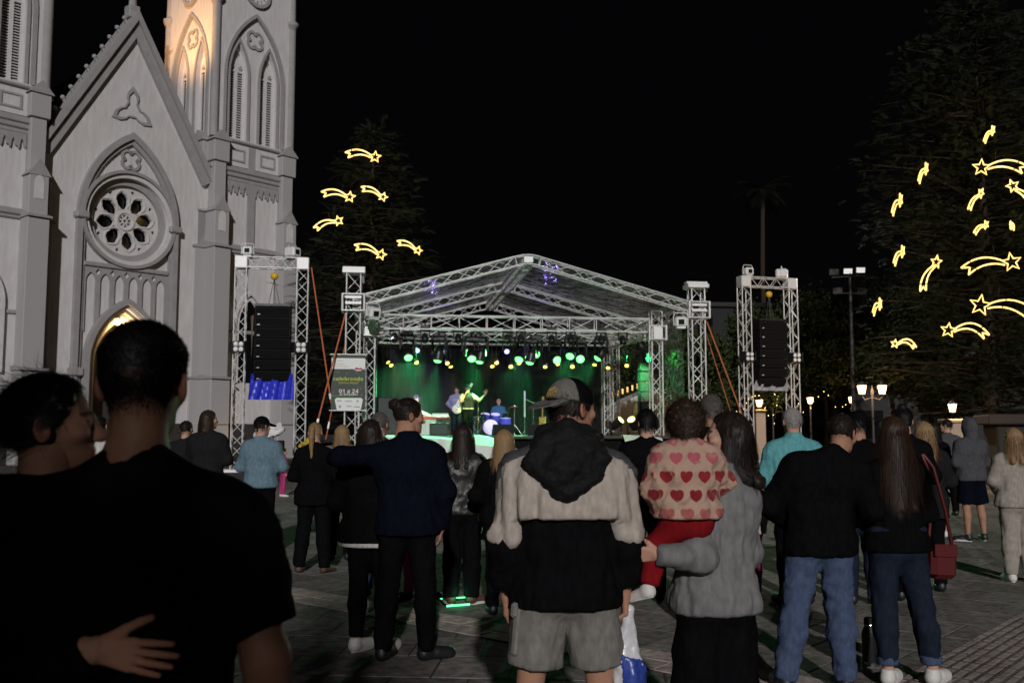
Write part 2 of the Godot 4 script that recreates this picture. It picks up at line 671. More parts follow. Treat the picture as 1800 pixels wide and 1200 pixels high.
func joints(o: Dictionary) -> Dictionary:
	var fem: bool = o.get("f", false)
	var sx := 0.158 if fem else 0.182
	var j := {
		"ls": Vector3(-sx, 1.368, 0.01), "rs": Vector3(sx, 1.368, 0.01),
		"la": [Vector3(-sx - 0.055, 1.12, 0.035), Vector3(-sx - 0.045, 0.87, -0.03), Vector3(1, 0, 0), "relaxed"],
		"ra": [Vector3(sx + 0.055, 1.12, 0.035), Vector3(sx + 0.045, 0.87, -0.03), Vector3(-1, 0, 0), "relaxed"],
		"ll": [Vector3(-0.088, 0.9, 0), Vector3(-0.098, 0.49, -0.015), Vector3(-0.105, 0.085, 0.02)],
		"rl": [Vector3(0.088, 0.9, 0), Vector3(0.098, 0.49, -0.015), Vector3(0.105, 0.085, 0.02)],
		"lt": 12.0, "rt": -12.0, "head": Vector3(0, 1.632, -0.012), "neck": Vector3(0, 1.475, 0.02),
	}
	for k in j.keys():
		if o.has(k):
			j[k] = o[k]
	return j

func person(o: Dictionary) -> Node3D:
	var s: float = o.get("h", 1.72) / 1.75
	var fem: bool = o.get("f", false)
	var w: float = o.get("w", 1.0)
	var j := joints(o)
	var cell: float = o.get("cell", 0.018)
	var root := thing("person", o.label, "person", o.at, deg_to_rad(-o.get("yaw", 0.0)), o.get("group", ""))
	var bars := torso_bars(fem)
	var lo := Vector3(-0.45, -0.02, -0.3) * s
	var hi := Vector3(0.45, 1.6, 0.3) * s
	for k in ["la", "ra"]:
		for q in 2:
			lo = lo.min(j[k][q] * s - Vector3.ONE * 0.13)
			hi = hi.max(j[k][q] * s + Vector3.ONE * 0.13)
	for k in ["ll", "rl"]:
		for q in [1, 2]:
			lo = lo.min(j[k][q] * s - Vector3.ONE * 0.14)
			hi = hi.max(j[k][q] * s + Vector3.ONE * 0.14)
	lo.y = maxf(lo.y, -0.03) if not o.has("seat") else lo.y
	if o.has("clip_lo"):
		lo.y = o.clip_lo
	# body: one skin surface, then the head and the hands in the same mesh
	var f := Field.new(lo, hi, o.get("bcell", cell * 1.3))
	for q in bars:
		f.cap(Vector3(-q[0] * w, q[1], q[2]) * s, Vector3(q[0] * w, q[1], q[2]) * s, q[3] * s * 0.94, q[3] * s * 0.94, 0.06)
	f.cap(j.neck * s, j.head * s + Vector3(0, -0.07, 0.02) * s, 0.058 * s, 0.054 * s, 0.05)
	for k in [["ls", "la"], ["rs", "ra"]]:
		var sh: Vector3 = j[k[0]] * s
		sh.x *= w
		f.cap(j.neck * s, sh, 0.042 * s, 0.05 * s, 0.04)
		var el: Vector3 = j[k[1]][0] * s
		var wr: Vector3 = j[k[1]][1] * s
		var aw: float = o.get("armw", 1.0)
		f.cap(sh, sh.lerp(el, 0.45), 0.052 * s * aw, 0.051 * s * aw, 0.03)
		f.cap(sh.lerp(el, 0.45), el, 0.05 * s * aw, 0.04 * s * aw, 0.03)
		f.cap(el, el.lerp(wr, 0.3), 0.041 * s * aw, 0.042 * s * aw, 0.02)
		f.cap(el.lerp(wr, 0.3), wr, 0.042 * s * aw, 0.026 * s, 0.02)
	for k in ["ll", "rl"]:
		var a: Vector3 = j[k][0] * s
		var b: Vector3 = j[k][1] * s
		var e: Vector3 = j[k][2] * s
		f.cap(a, b, 0.083 * s, 0.055 * s, 0.025)
		f.cap(b, b.lerp(e, 0.35) + Vector3(0, 0, 0.012) * s, 0.052 * s, 0.054 * s, 0.02)
		f.cap(b.lerp(e, 0.35) + Vector3(0, 0, 0.012) * s, e, 0.054 * s, 0.036 * s, 0.02)
	var body := f.mesh()
	body.c.resize(body.v.size())
	body.c.fill(Color(1, 1, 1))
	var hs: float = s * (0.965 if fem else 1.0) * o.get("hs", 1.0)
	var hb := Basis(Vector3.UP, deg_to_rad(-o.get("hy", 0.0))) * Basis(Vector3.RIGHT, deg_to_rad(o.get("hp", 0.0))) * Basis(Vector3.BACK, deg_to_rad(o.get("hr", 0.0)))
	var hx := Transform3D(hb.scaled(Vector3.ONE * hs), j.head * s)
	body.add(head_mesh(fem), hx)
	for k in [["la", false], ["ra", true]]:
		var q: Array = j[k[0]]
		if q[3] == "":
			continue
		var fd: Vector3 = q[4] if q.size() > 4 else (q[1] - q[0])
		body.add(hand_mesh(q[3]), hand_xf(q[1] * s, fd, q[2], k[1], s * (0.9 if fem else 1.0) * o.get("hand", 1.0)))
	var skin: StandardMaterial3D = mats[o.get("skin", "skin_light")]
	put(root, "body", body.done(), skin)
	for g in o.get("wear", []):
		garment(root, g, j, s, w, lo, hi, cell, bars)
	if o.get("shoes", "") != "":
		for k in [["ll", "lt"], ["rl", "rt"]]:
			shoe(root, j[k[0]][2] * s, j[k[1]], s, mats[o.shoes], o.get("sole", ""), maxf(cell * 0.7, 0.009), j[k[0]][2] - j[k[0]][1])
	if o.has("hair"):
		hair(root, o.hair, hx, o.get("hcell", maxf(cell * 0.5, 0.006)))
	if o.has("hat"):
		hat(root, o.hat, hx, maxf(cell * 0.45, 0.0055))
	root.set_meta("hx", hx)
	root.set_meta("s", s)
	return root

func garment(root: Node3D, g: Dictionary, j: Dictionary, s: float, w: float, lo: Vector3, hi: Vector3, cell: float, bars: Array) -> void:
	var e: float = g.get("e", 0.025) * s
	var kind: String = g.k
	var pad := Vector3.ONE * (e + 0.03)
	var f: Field
	if kind == "top":
		var hem: float = g.get("hem", 0.84)
		var top_lo := lo
		top_lo.y = maxf(lo.y, minf(hem * s, minf(j.la[1].y, j.ra[1].y) * s) - 0.12)
		f = Field.new(top_lo - pad, hi + pad, cell)
		var body: bool = g.get("body", true)
		var to: float = g.get("from", 9.0)
		if body:
			for q in bars:
				var eb: float = e * (0.55 if q[1] > 1.3 else 1.0)
				f.cap(Vector3(-q[0] * w, q[1], q[2]) * s, Vector3(q[0] * w, q[1], q[2]) * s, q[3] * s + eb, q[3] * s + eb, 0.07)
			var hq: Array = bars[0]
			var hr: float = g.get("hemr", 0.0)
			f.cap(Vector3(-hq[0] * w, hem - 0.02, 0.005) * s, Vector3(hq[0] * w, hem - 0.02, 0.005) * s, hq[3] * s + e + hr, hq[3] * s + e + hr, 0.07)
			for q in ["ls", "rs"]:
				f.cap(j.neck * s, Vector3(j[q].x * w, j[q].y, j[q].z) * s, 0.042 * s + e * 0.45, 0.05 * s + e * 0.55, 0.05)
			f.cut(Plane(Vector3(0, -1, 0), -hem * s))
			if to < 5.0:
				f.cut(Plane(Vector3(0, 1, 0), to * s))
		var sl: float = g.get("sl", 1.0)
		var aw: float = g.get("aw", 1.0)
		var e0 := e
		e = g.get("es", g.get("e", 0.025) * 0.75) * s
		for q in [["ls", "la"], ["rs", "ra"]]:
			if sl <= 0.0 or g.get("skip", "") == q[1]:
				continue
			var sh: Vector3 = j[q[0]] * s
			sh.x *= w
			var el: Vector3 = j[q[1]][0] * s
			var wr: Vector3 = j[q[1]][1] * s
			var s0: float = g.get("s0", 0.0)
			if sl <= 0.5:
				var en := sh.lerp(el, sl * 2.0)
				if body:
					f.cap(sh, sh.lerp(en, 0.5), 0.052 * s * aw + e * 0.8, 0.055 * s * aw + e, 0.06)
				f.cap(sh.lerp(en, 0.3), en, 0.056 * s * aw + e, 0.05 * s * aw + e * 1.3, 0.05, true)
			else:
				var en2 := el.lerp(wr, (sl - 0.5) * 2.0)
				if s0 < 0.5:
					f.cap(sh.lerp(el, s0 * 2.0), el, 0.054 * s * aw + e, 0.044 * s * aw + e, 0.06)
				var st := el.lerp(wr, maxf(0.0, (s0 - 0.5) * 2.0))
				f.cap(st, en2, 0.045 * s * aw + e, 0.034 * s * aw + e * 0.8, 0.03, true)
		e = e0
		if body:
			f.cap((j.neck + Vector3(0, -0.13, 0.0)) * s, (j.neck + Vector3(0, 0.0, 0.0)) * s, 0.095 * s + e * 0.3, 0.063 * s + e * 0.3, 0.03, true)
		if g.has("cut"):
			f.cut(g.cut)
		if g.has("collar"):
			f.cap((j.neck + Vector3(0, -0.04, 0.0)) * s, (j.neck + Vector3(0, g.collar, -0.004)) * s, 0.07 * s + e * 0.3, 0.062 * s + e * 0.2, 0.03, true)
		if g.has("hood"):
			var nk: Vector3 = j.neck
			f.ell((nk + Vector3(0, -0.055, 0.12)) * s, Vector3(0.165, 0.115, 0.075) * s, 0.04)
			f.ell((nk + Vector3(0, 0.01, 0.06)) * s, Vector3(0.15, 0.065, 0.105) * s, 0.05)
			for q in [-1.0, 1.0]:
				f.cap((nk + Vector3(0, 0.075, 0.085)) * s, (nk + Vector3(q * 0.085, 0.06, 0.01)) * s, 0.036 * s, 0.034 * s, 0.04)
				f.cap((nk + Vector3(0, -0.1, 0.16)) * s, (nk + Vector3(0, -0.14, 0.155)) * s, 0.06 * s, 0.045 * s, 0.08)
			for q in [-1.0, 1.0]:
				f.cap((nk + Vector3(q * 0.1, 0.015, 0.02)) * s, (nk + Vector3(q * 0.075, -0.02, -0.08)) * s, 0.04 * s, 0.03 * s, 0.04)
	elif kind == "pants" or kind == "shorts":
		var to2: float = g.get("to", 0.05)
		f = Field.new(Vector3(lo.x, maxf(lo.y, to2 * s - 0.06), lo.z) - pad, Vector3(hi.x, 1.1 * s, hi.z) + pad, cell)
		var hq2: Array = bars[0]
		f.cap(Vector3(-hq2[0] * w, 0.99, 0.0) * s, Vector3(hq2[0] * w, 0.99, 0.0) * s, 0.1 * s + e, 0.1 * s + e, 0.05)
		f.cap(Vector3(-hq2[0] * w, hq2[1] - 0.03, 0.012) * s, Vector3(hq2[0] * w, hq2[1] - 0.03, 0.012) * s, hq2[3] * s + e * 0.5, hq2[3] * s + e * 0.5, 0.05)
		var lw: float = g.get("lw", 1.0)
		for q in ["ll", "rl"]:
			var a: Vector3 = j[q][0] * s
			var b: Vector3 = j[q][1] * s
			var c: Vector3 = j[q][2] * s
			a.x *= w
			if kind == "shorts":
				var t := clampf((a.y - to2 * s) / maxf(a.y - b.y, 0.01), 0.1, 1.0)
				f.cap(a, a.lerp(b, t), 0.09 * s + e, (0.062 * s + e) * lw, 0.02, true)
			else:
				var t2 := clampf((b.y - to2 * s) / maxf(b.y - c.y, 0.01), 0.1, 1.05)
				f.cap(a, b, 0.088 * s + e, (0.054 * s + e) * lw, 0.025)
				var calf := b.lerp(c, 0.35) + Vector3(0, 0, 0.012) * s
				if t2 > 0.4:
					f.cap(b, calf, (0.055 * s + e) * lw, (0.055 * s + e) * lw, 0.02)
					f.cap(calf, b.lerp(c, t2), (0.055 * s + e) * lw, (0.038 * s + e) * g.get("cuff", 1.0) * lw, 0.02, true)
				else:
					f.cap(b, b.lerp(c, t2), (0.055 * s + e) * lw, (0.05 * s + e) * lw, 0.02, true)
		f.cut(Plane(Vector3(0, 1, 0), g.get("top", 1.03) * s))
	elif kind == "skirt":
		var to3: float = g.get("to", 0.3)
		f = Field.new(Vector3(lo.x, to3 * s - 0.1, lo.z) - pad, Vector3(hi.x, 1.1 * s, hi.z) + pad, cell)
		for q in [-1.0, 1.0]:
			f.cap(Vector3(q * 0.06, 0.98, 0) * s, Vector3(q * 0.075, to3, 0) * s, 0.1 * s + e, 0.12 * s + e, 0.06, true)
	elif kind == "hoodup":
		var hc: Vector3 = j.head * s
		f = Field.new(hc - Vector3(0.22, 0.3, 0.22), hc + Vector3(0.22, 0.2, 0.22), cell * 0.8)
		f.ell(hc + Vector3(0, 0.02, 0.015) * s, Vector3(0.105, 0.13, 0.125) * s)
		f.cap(hc + Vector3(0, -0.03, 0.03) * s, j.neck * s + Vector3(0, -0.03, 0.01) * s, 0.1 * s, 0.1 * s, 0.05)
		f.cut(Plane(Vector3(0, -0.15, -0.99).normalized(), (Vector3(0, -0.15, -0.99).normalized()).dot(hc + Vector3(0, 0, -0.055) * s)))
	var b2 := f.mesh(fold_noise, g.get("fold", 0.014), g.get("fr", Vector3(8, 4.5, 8)), 0.25, g.get("bias", 0.0))
	put(root, g.n, b2.done(), mats[g.m])

func shoe(root: Node3D, an: Vector3, turn: float, s: float, m: Material, sole: String, cell: float, shin: Vector3) -> void:
	var bt := Basis(Vector3.UP, deg_to_rad(turn))
	var fl := an.y < 0.2
	var y0 := 0.0 if fl else an.y - 0.085 * s
	if not fl:
		# a raised foot hangs in line with the shin
		bt = bt * Basis(Vector3.RIGHT, clampf(atan2(shin.z, -shin.y) * 0.6 - 0.5, -1.2, 0.4))
	var f := Field.new(Vector3(-0.12, -0.05, -0.28) * s, Vector3(0.12, 0.16, 0.14) * s, cell)
	f.cap(Vector3(0, 0.045, 0.045) * s, Vector3(0, 0.032, -0.165) * s, 0.04 * s, 0.04 * s, 0.02)
	f.cap(Vector3(0, 0.045, -0.06) * s, Vector3(0.004, 0.03, -0.14) * s, 0.045 * s, 0.044 * s, 0.02)
	f.cap(Vector3(0, 0.05, 0.03) * s, Vector3(0, 0.105, 0.028) * s, 0.043 * s, 0.044 * s, 0.03, true)
	f.cut(Plane(Vector3(0, -1, 0), 0.0))
	var o := put(root, "shoe", f.mesh().done(), m, Transform3D(bt, Vector3(an.x, y0, an.z) - bt * Vector3(0, 0, 0.02) * s))
	if sole != "":
		var b := MB.new()
		var p := PackedVector2Array()
		for k in 18:
			var t := TAU * k / 18.0
			var z := -0.06 + 0.118 * cos(t)
			p.append(Vector2((0.037 + 0.009 * smoothstep(0.0, -0.14, z)) * sin(t) * 1.12, z * 1.12 + 0.008))
		b.prism(p, 0.0, 0.026, Transform3D(Basis(Vector3(1, 0, 0), Vector3(0, 0, 1), Vector3(0, 1, 0)).scaled(Vector3.ONE * s), Vector3.ZERO))
		put(o, "sole", b.done(), mats[sole])

func hair(root: Node3D, h: Dictionary, hx: Transform3D, cell: float) -> void:
	var st: String = h.k
	var ln: float = h.get("len", 0.3)
	var m: Material = mats[h.m]
	var big: float = h.get("big", 1.0)
	var f := Field.new(Vector3(-0.17, -ln - 0.1, -0.16), Vector3(0.17, 0.2, 0.26), cell)
	var er := Vector3(0.0815, 0.096, 0.103) * big
	var ec := Vector3(0, 0.033, 0.013)
	var face := Plane(Vector3(0, -0.45, -0.893), h.get("line", 0.04))
	var low: float = h.get("low", 0.072)
	if st == "curly":
		er = Vector3(0.105, 0.115, 0.12) * big
		ec = Vector3(0, 0.025, 0.025)
		low = 0.1
	f.ell(ec, er)
	f.cut(Plane(Vector3(0, -1, 0), low))
	f.cut(face)
	if st == "long" or st == "bob":
		var wd: float = h.get("wide", 1.0)
		for q in [-1.0, 1.0]:
			f.cap(Vector3(q * 0.035, 0.02, 0.045), Vector3(q * 0.045 * wd, -minf(ln, 0.18), 0.07), 0.062, 0.055 * wd, 0.04)
			if ln > 0.18:
				f.cap(Vector3(q * 0.045 * wd, -0.18, 0.07), Vector3(q * 0.05 * wd, -ln, 0.15), 0.055 * wd, 0.035, 0.04)
			f.cap(Vector3(q * 0.064, 0.03, 0.022), Vector3(q * 0.076, -minf(ln, 0.16), 0.045), 0.022, 0.024, 0.03)
	elif st == "bun":
		f.ell(h.get("bun", Vector3(0, 0.075, 0.115)), Vector3(0.043, 0.043, 0.04), 0.015)
	elif st == "pony":
		f.ell(Vector3(0, 0.05, 0.115), Vector3(0.03, 0.03, 0.03), 0.02)
		f.cap(Vector3(0, 0.05, 0.125), Vector3(0, -0.06, 0.15), 0.03, 0.034, 0.02)
		f.cap(Vector3(0, -0.06, 0.15), Vector3(0.005, -ln, 0.15), 0.034, 0.014, 0.02)
	var am: float = h.get("rough", 0.006)
	if st == "curly":
		am = 0.022
	var b := f.mesh(fold_noise, am, h.get("fr", Vector3(38, 9, 38)) if st == "long" or st == "bob" or st == "pony" else Vector3(26, 26, 26))
	var n: int = h.get("n", 900)
	var wd2: float = h.get("sw", 0.0022)
	var sl: float = h.get("sl", 0.05)
	for q in n:
		var d := Vector3(rng.randfn(), rng.randfn(), rng.randfn()).normalized()
		var p := ec + d * er * 0.99
		if face.distance_to(p) > (-0.03 if st == "long" or st == "bob" else 0.004) or p.y < -low - 0.01:
			continue
		var nn := (d / er).normalized()
		var dir: Vector3
		var step := sl / 4.0
		var along := st == "long" or st == "bob" or st == "pony"
		if along:
			dir = (nn * 0.35 + Vector3(rng.randfn() * 0.12, -1, 0.12)).normalized()
			step = (ln + 0.06 + p.y * 0.5) / 6.0 * rng.randf_range(0.7, 1.06)
			if st == "pony":
				step = 0.02
				dir = (Vector3(0, 0.05, 0.12) - p).normalized()
		elif st == "bun":
			dir = (h.get("bun", Vector3(0, 0.075, 0.115)) - p).normalized() + nn * h.get("lift", 0.12) * rng.randf() + Vector3(rng.randfn(), rng.randfn(), rng.randfn()) * h.get("frizz", 0.16)
		elif st == "curly":
			dir = (nn + Vector3(rng.randfn(), rng.randfn(), rng.randfn()) * 0.6).normalized()
		else:
			dir = (nn * h.get("lift", 0.35) + Vector3(rng.randfn() * 0.35, -0.75, 0.35)).normalized()
		var side := dir.cross(nn)
		if side.length() < 0.01:
			side = Vector3.RIGHT
		side = side.normalized() * wd2
		var pts := [p]
		var seg := 6 if st == "long" or st == "bob" else 4
		for t in seg:
			if along and st != "pony":
				dir = (dir + Vector3(rng.randfn() * 0.07, -0.35, rng.randfn() * 0.06)).normalized()
			elif st == "curly":
				dir = (dir + side.normalized() * 0.8 + Vector3(rng.randfn(), rng.randfn(), rng.randfn()) * 0.5).normalized()
			p += dir * step
			var e := (p - ec) / er
			if e.length() < 1.03 and st != "curly":
				p = ec + e.normalized() * 1.03 * er
			if along and p.y < 0.07:
				p.z = maxf(p.z, -0.012 + 0.3 * maxf(0.0, 0.075 - absf(p.x)))
			if along and p.y < -0.16:
				p.z = maxf(p.z, minf(0.11 + (-0.16 - p.y) * 0.28, 0.165) + 0.02 * sin(p.x * 40.0))
			pts.append(p)
		for t in seg:
			var w0 := side * (1.0 - 0.12 * t)
			var w1 := side * (0.88 - 0.12 * t) if t < seg - 1 else Vector3.ZERO
			var no: Vector3 = (pts[t] - Vector3(0, pts[t].y - 0.02 if pts[t].y < 0.0 else 0.0, 0.0)).normalized()
			b.tri(pts[t] - w0, pts[t] + w0, pts[t + 1] + w1, no, no, no)
			if t < seg - 1:
				b.tri(pts[t] - w0, pts[t + 1] + w1, pts[t + 1] - w1, no, no, no)
	var r := MB.new()
	r.add(b, hx)
	put(root, "hair", r.done(), m)

func hat(root: Node3D, h: Dictionary, hx: Transform3D, cell: float) -> void:
	var back := 1.0 if h.get("back", false) else -1.0
	if h.k == "cap":
		for part in [0, 1]:
			var f := Field.new(Vector3(-0.12, -0.03, -0.15), Vector3(0.12, 0.17, 0.16), cell)
			f.ell(Vector3(0, 0.042, 0.012), Vector3(0.0875, 0.094, 0.109))
			f.cut(Plane(Vector3(0, -1, 0.12 * back).normalized(), -0.03))
			if h.has("m2"):
				# the front panel in one cloth, the rest in another
				var pl := Plane(Vector3(0, 0.0, back), 0.012 + back * 0.02)
				if part == 1:
					pl = Plane(-pl.normal, -pl.d)
				f.cut(pl)
			elif part == 1:
				break
			var r := MB.new()
			r.add(f.mesh(fold_noise, 0.002, Vector3(15, 15, 15)), hx)
			put(root, "cap_crown", r.done(), mats[h.m2 if part == 0 and h.has("m2") else h.m])
		var g := Field.new(Vector3(-0.12, -0.06, -0.24), Vector3(0.12, 0.1, 0.24), cell * 0.8)
		g.ell(Vector3(0, 0.026, back * 0.125), Vector3(0.079, 0.0085, 0.098), 0.01, false, Basis(Vector3.RIGHT, back * 0.3))
		g.cap(Vector3(-0.05, 0.027, back * 0.09), Vector3(-0.055, 0.012, back * 0.15), 0.012, 0.008, 0.02)
		g.cap(Vector3(0.05, 0.027, back * 0.09), Vector3(0.055, 0.012, back * 0.15), 0.012, 0.008, 0.02)
		var r2 := MB.new()
		r2.add(g.mesh(), hx)
		put(root, "cap_brim", r2.done(), mats[h.get("brim", h.m)])
# ---------------------------------------------------------------- materials shared by many things
func make_materials() -> void:
	var cloth_tex := noise_tex(256, 0.02, 0.78, 1.0, 3)
	var cloth_bump := noise_tex(256, 0.012, 0.0, 1.0, 8, 4)
	var plaster_tex := noise_tex(512, 0.006, 0.93, 1.0, 21, 5, 0.008)
	var stone_tex := noise_tex(512, 0.02, 0.55, 1.0, 22, 5, 0.03)
	var stone_bump := noise_tex(512, 0.05, 0.0, 1.0, 23, 5)
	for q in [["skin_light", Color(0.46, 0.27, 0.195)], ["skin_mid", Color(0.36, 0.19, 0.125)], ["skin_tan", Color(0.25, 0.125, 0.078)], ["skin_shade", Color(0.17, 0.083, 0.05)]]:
		var m := mat(q[0], q[1], 0.6)
		m.metallic_specular = 0.3
		m.vertex_color_use_as_albedo = true
		m.subsurf_scatter_enabled = true
		m.subsurf_scatter_strength = 0.12
	for q in [["black_cotton", Color(0.006, 0.006, 0.0065)], ["black_cloth", Color(0.0065, 0.0065, 0.0075)], ["charcoal_cloth", Color(0.02, 0.02, 0.022)], ["navy_cloth", Color(0.0055, 0.0075, 0.014)], ["blue_denim", Color(0.075, 0.105, 0.185)], ["dark_denim", Color(0.018, 0.025, 0.042)], ["pale_denim", Color(0.215, 0.215, 0.215)], ["light_blue_knit", Color(0.16, 0.25, 0.31)], ["beige_cloth", Color(0.5, 0.44, 0.385)], ["grey_shorts", Color(0.22, 0.21, 0.19)], ["dark_grey_panel", Color(0.075, 0.075, 0.08)], ["teal_shell", Color(0.14, 0.42, 0.45)], ["grey_fleece", Color(0.085, 0.085, 0.095)], ["white_cloth", Color(0.6, 0.58, 0.55)], ["pink_cloth", Color(0.55, 0.06, 0.22)], ["red_cloth", Color(0.24, 0.012, 0.016)], ["cream_suit", Color(0.4, 0.36, 0.31)], ["plaid_shirt", Color(0.35, 0.31, 0.3)], ["violet_shirt", Color(0.35, 0.3, 0.6)], ["teal_shirt", Color(0.04, 0.12, 0.16)], ["grey_cap_cloth", Color(0.19, 0.178, 0.162)]]:
		var m := mat(q[0], q[1], 0.9)
		m.metallic_specular = 0.07
		grain(m, cloth_tex, 7.0, cloth_bump, 0.28)
		m.uv1_scale = Vector3(5, 2.4, 5)
	var hc := mat("black_hood", Color(0.014, 0.014, 0.015), 0.75)
	grain(hc, cloth_tex, 4.0, cloth_bump, 1.2)
	hc.metallic_specular = 0.25
	var lt := mat("black_leather", Color(0.022, 0.019, 0.017), 0.45)
	grain(lt, cloth_tex, 3.0, cloth_bump, 0.5)
	for q in [["hair_black", Color(0.007, 0.006, 0.006)], ["hair_dark", Color(0.016, 0.011, 0.009)], ["hair_brown", Color(0.03, 0.017, 0.011)], ["hair_blonde", Color(0.24, 0.15, 0.075)], ["hair_grey", Color(0.3, 0.29, 0.28)], ["hair_ash", Color(0.09, 0.08, 0.07)]]:
		mat(q[0], q[1], 0.5).metallic_specular = 0.3
	mat("shoe_black", Color(0.012, 0.012, 0.013), 0.5)
	mat("shoe_white", Color(0.62, 0.6, 0.57), 0.6)
	mat("shoe_brown", Color(0.07, 0.04, 0.025), 0.6)
	mat("rubber_white", Color(0.55, 0.54, 0.52), 0.7)
	mat("rubber_black", Color(0.015, 0.015, 0.016), 0.7)
	mat("gold_thread", Color(0.5, 0.36, 0.06), 0.5)
	# church
	var wall := mat("church_plaster", Color(0.61, 0.595, 0.6), 0.92)
	grain(wall, noise_tex(512, 0.012, 0.915, 1.0, 24, 5, 0.008), 0.3, noise_tex(256, 0.08, 0.0, 1.0, 31, 3), 0.5, 0.0)
	wall.uv1_scale = Vector3(0.5, 0.09, 0.5)
	var trim := mat("church_trim", Color(0.325, 0.315, 0.318), 0.9)
	grain(trim, plaster_tex, 0.5)
	var pale := mat("church_tracery", Color(0.62, 0.6, 0.6), 0.85)
	grain(pale, plaster_tex, 0.6)
	var stone := mat("plinth_stone", Color(0.07, 0.062, 0.058), 0.95)
	grain(stone, stone_tex, 0.6, stone_bump, 3.0)
	mat("roof_dark", Color(0.03, 0.025, 0.024), 0.9)
	mat("dark_glass", Color(0.006, 0.006, 0.007), 0.12)
	mat("void_black", Color(0.004, 0.004, 0.004), 0.9)
	# metal
	mat("aluminium", Color(0.62, 0.62, 0.62), 0.4, 0.3)
	mat("aluminium_plate", Color(0.68, 0.68, 0.68), 0.5, 0.2)
	mat("black_metal", Color(0.014, 0.014, 0.015), 0.4, 0.2)
	mat("black_plastic", Color(0.009, 0.009, 0.01), 0.6).metallic_specular = 0.25
	mat("white_plastic", Color(0.72, 0.72, 0.72), 0.4)
	mat("speaker_grille", Color(0.008, 0.008, 0.008), 0.85).metallic_specular = 0.15
	mat("wood_stage", Color(0.05, 0.042, 0.036), 0.75)
	mat("white_sheet", Color(0.66, 0.66, 0.64), 0.85)
	mat("black_drape", Color(0.008, 0.008, 0.009), 0.95).metallic_specular = 0.15
	mat("blue_tarp", Color(0.03, 0.045, 0.6), 0.35)
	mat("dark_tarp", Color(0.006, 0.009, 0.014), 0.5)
	mat("orange_strap", Color(0.4, 0.11, 0.04), 0.8)
	mat("yellow_paint", Color(0.65, 0.4, 0.02), 0.4)
	mat("chrome", Color(0.75, 0.75, 0.77), 0.18, 1.0)
	mat("cymbal_brass", Color(0.75, 0.52, 0.12), 0.25, 1.0)
	mat("pole_grey", Color(0.05, 0.05, 0.052), 0.6, 0.3)
	mat("needles", Color(0.024, 0.03, 0.017), 0.95).metallic_specular = 0.1
	mat("leaves", Color(0.034, 0.046, 0.018), 0.9).metallic_specular = 0.15
	mat("bark", Color(0.04, 0.03, 0.022), 0.95).metallic_specular = 0.1

# ---------------------------------------------------------------- ground and paving
const CH_YAW := 0.8552   # the church and the paving share their axes

